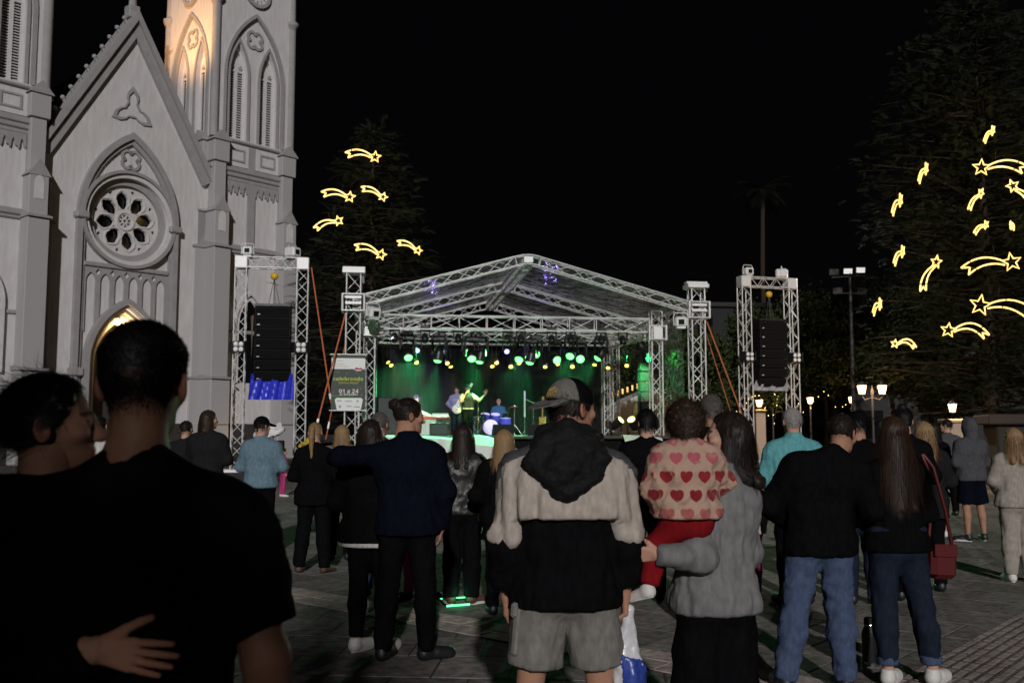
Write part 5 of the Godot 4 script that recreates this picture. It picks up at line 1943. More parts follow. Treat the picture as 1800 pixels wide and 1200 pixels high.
func lamps() -> void:
	# green pairs along the middle truss, seen from px measurements turned into metres along the truss
	var greens := [[-3.86, 4.42], [-3.82, 4.22], [-2.72, 4.4], [-2.76, 4.2], [-1.68, 4.38], [-1.62, 4.2], [-1.22, 4.38], [-1.3, 4.18], [0.28, 4.36], [0.1, 4.18], [0.72, 4.34], [0.48, 4.16], [1.42, 4.16], [1.92, 4.32], [2.32, 4.18], [3.0, 4.3]]
	for k in greens.size():
		var g: Array = greens[k]
		var zz := -3.0 if k % 2 == 0 else -2.55
		var tg := sp(g[0] * 1.1 + (1.5 if k % 3 == 0 else -1.5), 0.0, 5.0 + (k % 4) * 1.6) if k % 2 == 0 else sp(g[0] * 0.7 - 1.3 + 0.4 * (k % 3), 1.4, 0.25 if k % 4 == 1 else -2.3)
		mover("moving light with glowing green lens, %s of its row from the banner tower" % nth(k), g[0], g[1], zz, "green", "green moving lights", tg)
	var yel := [[-4.52, 4.02], [-4.4, 3.9], [-3.5, 4.0], [-2.4, 3.98], [-2.28, 3.88], [-0.78, 3.9], [-0.62, 4.02], [-0.1, 3.88], [0.2, 4.02], [1.16, 3.9], [1.62, 4.0], [2.16, 3.9], [3.0, 4.0], [3.5, 3.88], [4.2, 3.96]]
	for k in yel.size():
		var g2: Array = yel[k]
		par("small yellow glowing par can, %s of its row from the banner tower" % nth(k), g2[0], g2[1] + 0.02, -3.6, sp(g2[0] * 0.7, 1.4, -2.0 + (k % 4)))
	var off := 0
	for x in [-4.3, -3.3, -2.2, -0.55, -0.1, 0.95, 1.6, 2.65, 3.4]:
		off += 1
		mover("dark moving light, lens unlit, %s under the front lighting truss from the banner tower" % nth(off - 1), x, 4.62, -1.0, "off", "unlit moving lights", sp(x, 0, 2.5))
	var blue := 0
	for x in [-3.4, -2.4, 0.0, 1.2, 2.6]:
		blue += 1
		mover("moving light with a small blue glow, %s of five on the rear lighting truss" % nth(blue - 1), x, 4.62, -5.6, "blue", "blue glowing lights", sp(x, 2.0, 1.0))
	# violet wash from the rear rig onto roof and band
	for x in [-3.0, 0.4, 2.6]:
		stage_spot(Color(0.32, 0.2, 1.0), 4.0, sp(x, 4.75, -5.45), sp(x * 0.8 - 1.0, 2.4, -2.0), 34.0, 0.8)
	for x in [-2.4, 1.2]:
		stage_spot(Color(0.35, 0.22, 1.0), 1.0, sp(x, 5.4, -6.2), sp(x, 7.0, -5.0), 60.0, 0.9)
	# front key: white light of the two show lights above falls on the guitarist's side
	stage_spot(Color(0.75, 0.68, 1.0), 70.0, sp(-4.5, 4.7, -0.8), sp(-2.1, 2.3, -3.5), 7.0, 0.7)
	stage_spot(Color(0.8, 0.72, 1.0), 60.0, sp(-4.6, 4.7, -0.8), sp(-3.4, 2.1, -3.0), 9.0, 0.7)
	stage_spot(Color(0.1, 1.0, 0.3), 30.0, sp(-3.2, 4.7, -3.2), sp(-4.6, 2.4, -5.6), 30.0, 0.9)
	stage_spot(Color(0.06, 1.0, 0.28), 420.0, sp(3.3, 4.15, -2.6), Vector3(6.75, 4.45, -38.6), 4.5, 0.5)
	stage_spot(Color(0.08, 1.0, 0.25), 26.0, sp(3.4, 4.5, -1.4), sp(4.75, 3.3, -3.2), 14.0, 0.6)
	stage_spot(Color(1.0, 0.72, 0.1), 22.0, sp(2.6, 4.4, -2.6), sp(4.45, 2.0, -3.1), 9.0, 0.5)
	stage_spot(Color(0.4, 0.3, 1.0), 40.0, sp(0.2, 4.7, -0.8), sp(-0.4, 2.0, -4.5), 12.0, 0.8)
	stage_spot(Color(0.75, 1.0, 0.3), 90.0, sp(-0.6, 4.7, -0.7), sp(-1.75, 2.5, -2.5), 8.0, 0.6)
	# two moving lights on the deck with yellow green lenses
	for e in [[3.25, -1.5, 1.3], [3.85, -1.45, -0.9]]:
		var label := "floor moving light on the stage edge tipped with yellow lens, nearer the singer" if e[0] < 3.5 else "floor moving light on the stage edge tipped with yellow lens, nearer the green column"
		var t := thing("floor_moving_light", label, "stage light", sp(e[0], 1.41, e[1]), ST_YAW, "floor moving lights")
		var b := MB.new()
		b.box(Vector3(0, 0.06, 0), Vector3(0.38, 0.12, 0.3), Basis.IDENTITY, 0.03)
		put(t, "lamp_base", b.done(), mats.black_metal)
		for s in [-1.0, 1.0]:
			var y := MB.new()
			y.box(Vector3(s * 0.19, 0.3, 0), Vector3(0.05, 0.4, 0.14), Basis.IDENTITY, 0.015)
			put(t, "yoke_arm", y.done(), mats.black_metal)
		var bs := Basis.looking_at(Vector3(0.55 * signf(e[2]) * absf(e[2]), 0.75, 0.75).normalized(), Vector3.UP) * Basis(Vector3.RIGHT, -PI / 2)
		var h := MB.new()
		h.lathe(Vector3(0, 0.38, 0), PackedVector2Array([Vector2(0, -0.22), Vector2(0.12, -0.2), Vector2(0.15, 0.0), Vector2(0.15, 0.26), Vector2(0.13, 0.27)]), 14, bs)
		put(t, "lamp_head", h.done(), mats.black_metal)
		var l := MB.new()
		l.lathe(Vector3(0, 0.38, 0), PackedVector2Array([Vector2(0.128, 0.255), Vector2(0.0, 0.265)]), 14, bs)
		put(t, "lens", l.done(), glow("lime_lens", Color(0.85, 1.0, 0.25), 4.0))
		omni("lime_light", sp(e[0], 1.41, e[1]) + Basis(Vector3.UP, ST_YAW) * (Vector3(0, 0.38, 0) + bs * Vector3(0, 0.34, 0)), Color(0.8, 1.0, 0.2), 0.25, 0.08)

func par(label: String, x: float, y: float, z: float, target: Vector3) -> void:
	var t := thing("par_can", label, "stage light", sp(x, y, z), ST_YAW, "yellow par cans")
	var dl := (Basis(Vector3.UP, -ST_YAW) * (target - sp(x, y, z))).normalized()
	var bs := Basis.looking_at(dl, Vector3.UP if absf(dl.y) < 0.97 else Vector3.RIGHT)
	var tip := bs * Basis(Vector3.RIGHT, -PI / 2)
	var hd := MB.new()
	hd.lathe(Vector3.ZERO, PackedVector2Array([Vector2(0.0, -0.16), Vector2(0.06, -0.14), Vector2(0.085, 0.0), Vector2(0.085, 0.08), Vector2(0.075, 0.08)]), 12, tip)
	put(t, "lamp_can", hd.done(), mats.black_metal)
	var ln := MB.new()
	ln.lathe(Vector3.ZERO, PackedVector2Array([Vector2(0.075, 0.065), Vector2(0.0, 0.075)]), 12, tip)
	put(t, "lens", ln.done(), lens_mat(false))
	put(t, "drop_bar", unit_tube(), mats.black_metal, tube_xf(Vector3(0, 0.06, -0.02), Vector3(0, 4.72 - y, -0.02), 0.012))
	stage_spot(Color(1.0, 0.66, 0.06), 3.0, sp(x, y, z) + (target - sp(x, y, z)).normalized() * 0.1, target, 18.0, 0.5)

func banner() -> void:
	var t := thing("event_banner", "dark green event banner with white title panel and dates on the tower", "banner", sp(-5.62, 0, 0.32), ST_YAW)
	# local frame: x -0.62..0.42, y 2.2..3.95
	var x0 := -0.64
	var x1 := 0.4
	var y0 := 2.2
	var y1 := 3.95
	var wdt := x1 - x0
	var b := MB.new()
	for k in 8:
		var u0 := k / 8.0
		var u1 := (k + 1) / 8.0
		b.face(Vector3(lerpf(x0, x1, u0), y0, 0.012 * sin(u0 * 9.0)), Vector3(lerpf(x0, x1, u1), y0, 0.012 * sin(u1 * 9.0)), Vector3(lerpf(x0, x1, u1), y1, 0), Vector3(lerpf(x0, x1, u0), y1, 0), Vector3(0, 3, -1))
	put(t, "sheet", b.done(), mat("banner_green", Color(0.035, 0.05, 0.04), 0.6))
	put(t, "top_bar", unit_tube(), mats.aluminium, tube_xf(Vector3(x0 - 0.05, y1, 0), Vector3(x1 + 0.05, y1, 0), 0.02))
	put(t, "bottom_bar", unit_tube(), mats.aluminium, tube_xf(Vector3(x0 - 0.05, y0, 0), Vector3(x1 + 0.05, y0, 0), 0.02))
	var white := mat("banner_white", Color(0.72, 0.72, 0.72), 0.6)
	var pr := MB.new()
	pr.box(Vector3((x0 + x1) * 0.5, 3.66, 0.018), Vector3(wdt, 0.34, 0.004))
	var rr := PackedVector2Array()
	for e in [[0.27, 2.225, -PI / 2, 0.0], [0.27, 2.52, 0.0, PI / 2], [-0.45, 2.52, PI / 2, PI], [-0.45, 2.225, PI, 1.5 * PI]]:
		for k in 4:
			var a := lerpf(e[2], e[3], k / 3.0)
			var r := 0.07 if e[1] > 2.3 else 0.01
			rr.append(Vector2(e[0], e[1]) + Vector2(cos(a), sin(a)) * r)
	pr.prism(rr, 0.016, 0.02)
	put(t, "white_panel", pr.done(), white)
	var red := mat("banner_red", Color(0.4, 0.015, 0.02), 0.6)
	var bl := MB.new()
	var q := PackedVector2Array()
	for k in 20:
		var a := TAU * k / 20.0
		q.append(Vector2(0.19 + cos(a) * 0.19, 3.6 + sin(a) * 0.17))
	bl.prism(q, 0.02, 0.024)
	put(t, "white_spot", bl.done(), white)
	var rb := MB.new()
	rb.prism(PackedVector2Array([Vector2(0.06, 3.47), Vector2(0.33, 3.47), Vector2(0.28, 3.54), Vector2(0.2, 3.51), Vector2(0.12, 3.55)]), 0.024, 0.028)
	put(t, "red_patch", rb.done(), red)
	var sans := SystemFont.new()
	sans.font_names = PackedStringArray(["Droid Sans"])
	sans.font_weight = 700
	var ser := SystemFont.new()
	ser.font_names = PackedStringArray(["Droid Serif"])
	ser.font_italic = true
	var lime := mat("banner_lime", Color(0.42, 0.5, 0.03), 0.6)
	var yel := mat("banner_yellow", Color(0.6, 0.5, 0.04), 0.6)
	var pale := mat("banner_pale", Color(0.75, 0.6, 0.6), 0.6)
	text(t, "celebrando", sans, 0.155, Vector3(-0.12, 3.18, 0.016), lime, 0.92)
	text(t, "Vitória Natal", ser, 0.09, Vector3(-0.12, 3.06, 0.016), yel, 0.6)
	text(t, "01 a 24", sans, 0.17, Vector3(-0.1, 2.8, 0.016), pale, 0.6)
	text(t, "de dezembro", sans, 0.075, Vector3(-0.1, 2.7, 0.016), white, 0.55)
	var st := MB.new()
	st.box(Vector3(-0.28, 2.655, 0.018), Vector3(0.68, 0.012, 0.004))
	put(t, "rule", st.done(), mat("banner_rule", Color(0.1, 0.4, 0.06), 0.6))
	var gr := mat("banner_print_grey", Color(0.25, 0.25, 0.27), 0.6)
	var lines := MB.new()
	for e in [[-0.44, 3.74, 0.2], [-0.42, 3.65, 0.26], [-0.38, 3.57, 0.42]]:
		lines.box(Vector3(e[0] + 0.05, e[1], 0.0225), Vector3(e[2], 0.016, 0.003))
	put(t, "small_print", lines.done(), mat("banner_print_tan", Color(0.5, 0.35, 0.2), 0.6))
	var lg := MB.new()
	for e in [[-0.38, 2.5, 0.14, 0.03], [-0.1, 2.49, 0.22, 0.025], [0.18, 2.49, 0.06, 0.06], [-0.36, 2.32, 0.06, 0.08], [-0.08, 2.33, 0.14, 0.03], [0.16, 2.31, 0.18, 0.03]]:
		lg.box(Vector3(e[0], e[1], 0.0225), Vector3(e[2], e[3], 0.003), Basis.IDENTITY, 0.0012)
	put(t, "sponsor_marks", lg.done(), gr)
	var dot := MB.new()
	for k in 16:
		dot.box(Vector3(rng.randf_range(x0 + 0.05, x1 - 0.05), rng.randf_range(2.6, 3.45), 0.0165), Vector3(0.014, 0.014, 0.003))
	put(t, "snow_dots", dot.done(), white)

func text(parent: Node3D, s: String, f: Font, h: float, at: Vector3, m: Material, wide := 0.0) -> void:
	var tm := TextMesh.new()
	tm.text = s
	tm.font = f
	tm.font_size = 32
	tm.pixel_size = h / 32.0
	tm.depth = 0.004
	var xf := Transform3D(Basis.IDENTITY, at)
	if wide > 0.0:
		var bw := tm.get_aabb().size.x
		if bw > 0.01:
			xf.basis = Basis.from_scale(Vector3(wide / bw, wide / bw if wide / bw < 1.0 else 1.0, 1))
	put(parent, "lettering", tm, m, xf)

# ---------------------------------------------------------------- speaker masts
func speaker_towers() -> void:
	# the mast before the church, then the one beyond the stage
	speaker_mast("speaker mast in front of the church tower, with blue tarp below", Vector3(-9.28, 0, -37.0), 0.16, 8.25, true)
	speaker_mast("speaker mast beyond the stage beside the dark trees, with white tarp", Vector3(11.2, 0, -42.0), 0.3, 8.25, false)
	strap("long orange strap sloping from the mast beside the church", Vector3(-7.75, 7.85, -36.9), Vector3(-6.6, 2.4, -35.5), 0.026)

func speaker_mast(label: String, at: Vector3, yaw: float, top: float, lit: bool) -> void:
	var t := thing("speaker_mast", label, "truss mast", at, yaw)
	for s in [-1.0, 1.0]:
		truss(t, Vector3(s * 1.16, 0.1, 0), Vector3(s * 1.16, top - 0.45, 0), 0.42, 0.42, Vector3(0, 0, 1), 0.46)
		var b := MB.new()
		b.box(Vector3(s * 1.16, 0.07, 0), Vector3(0.95, 0.12, 0.95), Basis.IDENTITY, 0.02)
		put(t, "base_plate", b.done(), mats.aluminium_plate)
		var c := MB.new()
		c.box(Vector3(s * 1.16, top - 0.22, 0.0), Vector3(0.47, 0.46, 0.47), Basis.IDENTITY, 0.02)
		for q in [-0.1, 0.0, 0.1]:
			c.box(Vector3(s * 1.16 + q, top - 0.2, 0.235), Vector3(0.03, 0.2 if s > 0 else 0.06, 0.02))
		put(t, "corner_block", c.done(), mats.aluminium_plate)
	truss(t, Vector3(-0.93, top - 0.22, 0), Vector3(0.93, top - 0.22, 0), 0.4, 0.4, Vector3.UP, 0.31)
	var bs := Basis(Vector3.UP, yaw)
	var where := "church" if lit else "dark trees"
	flood_box("white show light on the mast beside the %s, facing forward" % where, at + bs * Vector3(-0.95, top, 0.0), yaw, 0.0)
	flood_box("white show light on the mast beside the %s, turned sideways" % where, at + bs * Vector3(0.75, top, 0.0), yaw + 0.9, 0.0, "white show lights on the trusses", 1.15)
	# hoist
	var ho := thing("chain_hoist", "yellow chain hoist under the mast's top beam beside the %s" % where, "hoist", at + bs * Vector3(0.08, top - 0.95, 0), yaw)
	var h := MB.new()
	h.ball(Vector3(0, 0.22, 0), Vector3(0.15, 0.15, 0.13), 12)
	h.box(Vector3(0, 0.22, 0), Vector3(0.24, 0.2, 0.2), Basis.IDENTITY, 0.05)
	put(ho, "hoist_body", h.done(), mats.yellow_paint)
	var ch := MB.new()
	for e in [[-0.2, 0.0], [0.0, 0.05], [0.06, 0.0], [0.24, 0.0]]:
		ch.tube(Vector3(0, 0.15, 0), Vector3(e[0], -0.96, e[1]), 0.011, 0.011, 5)
	put(ho, "chain", ch.done(), mats.pole_grey)
	# line array of seven cabinets, each tilted a little more
	var la := thing("line_array", "hanging black line array speaker on the mast beside the %s" % where, "speaker", at + bs * Vector3(0.08, 0, 0), yaw)
	var y := top - 1.95
	var z := 0.0
	var fr := MB.new()
	fr.box(Vector3(0, y + 0.06, 0), Vector3(1.38, 0.1, 0.6), Basis.IDENTITY, 0.02)
	put(la, "flying_frame", fr.done(), mats.black_metal)
	for k in 7:
		var tilt := 0.015 * k * k * 0.5
		var bb := Basis(Vector3.RIGHT, tilt)
		var cab := MB.new()
		cab.box(Vector3.ZERO, Vector3(1.36, 0.385, 0.62), Basis.IDENTITY, 0.02)
		var cn := Node3D.new()
		cn.name = "cabinet" if k == 0 else "cabinet_%03d" % k
		cn.transform = Transform3D(bb, Vector3(0, y - 0.2 - k * 0.395, z))
		la.add_child(cn)
		put(cn, "box", cab.done(), mats.black_plastic)
		var g := MB.new()
		g.box(Vector3(0, 0, 0.316), Vector3(1.26, 0.3, 0.014), Basis.IDENTITY, 0.004)
		put(cn, "grille", g.done(), mats.speaker_grille)
		var lg := MB.new()
		lg.box(Vector3(-0.52, -0.1, 0.326), Vector3(0.1, 0.03, 0.006))
		put(cn, "badge", lg.done(), mats.aluminium_plate)
		z += -0.39 * sin(tilt)
	# tarp hanging below and behind
	var tp := thing("speaker_tarp", "crumpled blue tarp hanging below the line array" if lit else "grey white tarp edge showing under the far line array", "tarp", at + bs * Vector3(0.08, 0, 0), yaw)
	var cl := MB.new()
	var nn := 36
	for k in nn:
		for r in 8:
			var p := []
			for e in [[k, r], [k + 1, r], [k + 1, r + 1], [k, r + 1]]:
				var u: float = float(e[0]) / nn * 2.0 - 1.0
				var v: float = float(e[1]) / 8.0
				p.append(Vector3(u * (0.78 + 0.1 * v), y - 2.55 - v * (1.0 if lit else 0.45), 0.05 + 0.07 * sin(u * 9.0 + v * 2.0) + 0.03 * sin(u * 24.0 + v * 5.0)))
			cl.face(p[0], p[1], p[2], p[3], Vector3(0, 3, -3))
	put(tp, "tarp_sheet", cl.done(), mats.blue_tarp if lit else mat("white_tarp", Color(0.3, 0.31, 0.33), 0.5))
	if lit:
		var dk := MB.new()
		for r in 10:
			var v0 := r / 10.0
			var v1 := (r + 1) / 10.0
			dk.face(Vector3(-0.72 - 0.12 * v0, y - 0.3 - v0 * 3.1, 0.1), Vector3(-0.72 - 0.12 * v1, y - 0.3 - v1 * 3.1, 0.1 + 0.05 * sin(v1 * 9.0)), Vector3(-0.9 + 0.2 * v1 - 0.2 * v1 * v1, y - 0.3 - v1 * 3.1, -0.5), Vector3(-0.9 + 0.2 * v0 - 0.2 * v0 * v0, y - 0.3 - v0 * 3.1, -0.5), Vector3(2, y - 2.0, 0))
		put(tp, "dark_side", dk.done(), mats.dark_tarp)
	# two four-lamp blinders half way up the legs
	for s in [-1.0, 1.0]:
		var bl := thing("blinder_light", "four lamp blinder on the leg nearer the camera centre, mast beside the %s" % where if (s > 0) == lit else "four lamp blinder on the outer leg of the mast beside the %s" % where, "stage light", at + bs * Vector3(s * 1.16, top * 0.575, 0.3), yaw)
		var bx := MB.new()
		bx.box(Vector3.ZERO, Vector3(0.42, 0.44, 0.16), Basis.IDENTITY, 0.03)
		bx.box(Vector3(-0.3, 0, 0.04), Vector3(0.03, 0.42, 0.3), Basis(Vector3.UP, 0.5), 0.01)
		bx.box(Vector3(0.3, 0, 0.04), Vector3(0.03, 0.42, 0.3), Basis(Vector3.UP, -0.5), 0.01)
		put(bl, "lamp_housing", bx.done(), mats.black_metal)
		for q in [[-0.1, 0.1], [0.1, 0.1], [-0.1, -0.1], [0.1, -0.1]]:
			var rf := MB.new()
			rf.lathe(Vector3(q[0], q[1], 0.086), PackedVector2Array([Vector2(0.085, 0.0), Vector2(0.07, 0.012), Vector2(0.0, 0.025)]), 12, Basis(Vector3.RIGHT, PI / 2))
			put(bl, "reflector", rf.done(), mats.white_plastic)

func nth(k: int) -> String:
	return ["first", "second", "third", "fourth", "fifth", "sixth", "seventh", "eighth", "ninth", "tenth", "eleventh", "twelfth", "thirteenth", "fourteenth", "fifteenth", "sixteenth", "seventeenth"][k]
# ---------------------------------------------------------------- trees, lights in trees, lamps, background
func spray_mesh(kind: String) -> Mesh:
	var b := MB.new()
	var r := RandomNumberGenerator.new()
	r.seed = 77
	if kind == "needle":
		for k in 11:
			var t := k / 10.0
			var p := Vector3(0, -0.10 * t * t, -0.42 * t)
			for s in [-1.0, 1.0]:
				var d := Vector3(s * 0.7, r.randf_range(-0.25, 0.25), -0.7).normalized() * (0.2 - 0.1 * t)
				var sd := Vector3(0, 0.6, 0.3).cross(d).normalized() * 0.009
				var n := d.cross(sd).normalized()
				b.tri(p - sd, p + sd, p + d, n, n, n)
		b.tri(Vector3(-0.012, 0, 0), Vector3(0.012, 0, 0), Vector3(0, -0.1, -0.44), Vector3.UP, Vector3.UP, Vector3.UP)
	else:
		for k in 16:
			var p := Vector3(r.randf_range(-0.3, 0.3), r.randf_range(-0.25, 0.25), r.randf_range(-0.3, 0.3))
			var d := Vector3(r.randfn(), r.randfn() - 0.4, r.randfn()).normalized() * r.randf_range(0.12, 0.2)
			var sd := d.cross(Vector3(r.randfn(), r.randfn(), r.randfn())).normalized() * 0.05
			var n := d.cross(sd).normalized()
			b.tri(p, p + d * 0.5 + sd, p + d, n, n, n)
			b.tri(p, p + d, p + d * 0.5 - sd, n, n, n)
	return b.done()

func multi(parent: Node, called: String, mesh: Mesh, xfs: Array, m: Material) -> MultiMeshInstance3D:
	var mm := MultiMesh.new()
	mm.transform_format = MultiMesh.TRANSFORM_3D
	mm.mesh = mesh
	mm.instance_count = xfs.size()
	for k in xfs.size():
		mm.set_instance_transform(k, xfs[k])
	var o := MultiMeshInstance3D.new()
	o.name = called
	o.multimesh = mm
	o.material_override = m
	o.set_meta("kind", "stuff")
	parent.add_child(o, true)
	return o

func conifer(label: String, at: Vector3, h: float, prof: Array, n_whorl: int, sprays: int, sc: float) -> void:
	var t := thing("conifer_tree", label, "tree", at)
	var tr := MB.new()
	tr.tube(Vector3.ZERO, Vector3(0, h * 0.5, 0), 0.34, 0.22, 10)
	tr.tube(Vector3(0, h * 0.5, 0), Vector3(0, h * 0.98, 0), 0.22, 0.02, 10)
	put(t, "trunk", tr.done(), mats.bark)
	var lm := MB.new()
	var xfs := []
	for k in n_whorl:
		var y := lerpf(h * 0.12, h * 0.985, pow(float(k) / n_whorl, 0.93))
		var rad := 0.0
		for q in prof.size() - 1:
			if y >= prof[q][0] and y <= prof[q + 1][0]:
				rad = lerpf(prof[q][1], prof[q + 1][1], (y - prof[q][0]) / (prof[q + 1][0] - prof[q][0]))
		var nb := 7
		for b in nb:
			var a := TAU * (b + rng.randf() * 0.8) / nb + k * 1.3
			var l := rad * rng.randf_range(0.62, 1.12)
			if l < 0.15:
				continue
			var d := Vector3(cos(a), rng.randf_range(-0.12, 0.22), sin(a)).normalized()
			var p0 := Vector3(0, y, 0)
			var p1 := p0 + d * l + Vector3(0, -0.06 * l, 0)
			lm.tube(p0, p1, 0.035 + 0.008 * l, 0.008, 4, false)
			var ns := int(sprays * (0.35 + l / 4.0))
			for s in ns:
				var u := pow(rng.randf(), 0.55)
				var p := p0.lerp(p1, u) + Vector3(rng.randfn() * 0.22, rng.randfn() * 0.26 - 0.08, rng.randfn() * 0.22) * (0.5 + l * 0.2)
				var yaw := -a - PI / 2 + rng.randfn() * 0.7
				xfs.append(Transform3D(Basis(Vector3.UP, yaw) * Basis(Vector3.RIGHT, rng.randfn() * 0.35) * Basis(Vector3.BACK, rng.randfn() * 0.5) * Basis.from_scale(Vector3.ONE * sc * rng.randf_range(0.7, 1.4)), p))
	put(t, "limbs", lm.done(), mats.bark)
	var cr := multi(t, "crown", spray_mesh("needle"), xfs, mats.needles)
	cr.set_meta("label", "dark drooping needle sprays")

func leafy(label: String, at: Vector3, h: float, r: float, n: int, group := "trees at the edge of the square") -> void:
	var t := thing("broadleaf_tree", label, "tree", at, 0.0, group)
	var tr := MB.new()
	tr.path(PackedVector3Array([Vector3.ZERO, Vector3(0.08, h * 0.2, 0.05), Vector3(-0.05, h * 0.42, 0), Vector3(0.1, h * 0.75, 0)]), 0.2, 8, false, 0.3)
	put(t, "trunk", tr.done(), mats.bark)
	var xfs := []
	var lm := MB.new()
	for k in 9:
		var a := TAU * k / 9.0 + rng.randf()
		var c := Vector3(cos(a) * r * rng.randf_range(0.2, 0.75), h * rng.randf_range(0.5, 0.92), sin(a) * r * rng.randf_range(0.2, 0.75))
		lm.tube(Vector3(0, h * 0.36, 0), c, 0.08, 0.02, 5, false)
		var rr := r * rng.randf_range(0.32, 0.55)
		for q in n / 9:
			var d := Vector3(rng.randfn(), rng.randfn() * 0.75, rng.randfn()).normalized() * rr * pow(rng.randf(), 0.4)
			xfs.append(Transform3D(Basis(Vector3(rng.randfn(), rng.randfn(), rng.randfn()).normalized(), rng.randf() * TAU).scaled(Vector3.ONE * rng.randf_range(0.8, 1.5)), c + d))
	put(t, "limbs", lm.done(), mats.bark)
	multi(t, "crown", spray_mesh("leaf"), xfs, mats.leaves)

# an outline comet of light tube: star at the origin, tail towards +x curving down
func comet(label: String, star: Vector3, tail: Vector3, up: Vector3, size: float, gaps: int, bend := 0.16) -> void:
	var t := thing("comet_light", label, "light decoration", star, 0.0, "shooting star lights in the trees")
	var x := (tail - star).normalized()
	var len := size
	var z := x.cross(up).normalized()
	var y := z.cross(x)
	var b := MB.new()
	var r := 0.026 * clampf(star.length() / 35.0, 0.9, 1.5)
	var sr := 0.2 * size
	var pts := PackedVector3Array()
	for k in 10:
		var a := TAU * k / 10.0 + 0.3
		var q := sr if k % 2 == 0 else sr * 0.42
		pts.append(x * cos(a) * q + y * sin(a) * q)
	b.path(pts, r, 5, true)
	# tail: upper line, swallow tail end, lower line
	var f := func(u: float, w: float) -> Vector3:
		return x * (sr * 0.7 + u * (len - sr * 0.7)) + y * (bend * len * (4.0 * u * (1.0 - u) * 0.9 - u * 0.55) + w)
	var hi := PackedVector3Array()
	var lo := PackedVector3Array()
	for k in 13:
		var u := k / 12.0
		hi.append(f.call(u, 0.04 * len + 0.09 * len * u))
		lo.append(f.call(u * 0.86, -0.04 * len - 0.08 * len * u))
	var notch: Vector3 = f.call(0.8, 0.0)
	var segs := []
	for line in [hi, lo]:
		var cur := PackedVector3Array()
		for k in 13:
			cur.append(line[k])
			if gaps > 0 and (k == 4 or k == 9) and (k * 7 + gaps + line.size()) % 3 != 0:
				segs.append(cur)
				cur = PackedVector3Array([line[k].lerp(line[mini(k + 1, 12)], 0.45)])
		if cur.size() > 1:
			segs.append(cur)
	segs.append(PackedVector3Array([hi[12], notch.lerp(hi[12], 0.2), notch, notch.lerp(lo[12], 0.5), lo[12]]))
	for s in segs:
		b.path(s, r, 5)
	put(t, "light_tube", b.done(), glow("comet_light_tube", Color(1.0, 0.63, 0.14), 2.3))
	var w := MB.new()
	w.tube(y * 0.1 + x * len * 0.3, y * (0.1 + size * 0.35) + x * len * 0.3, 0.006, 0.006, 4)
	w.tube(x * -0.1, x * len, 0.008, 0.008, 4)
	put(t, "wire_frame", w.done(), mats.black_metal)
	omni("comet_glow", star + x * len * 0.45 - z * 0.25 * signf(z.dot(star)), Color(1.0, 0.62, 0.2), 0.3, 0.15)

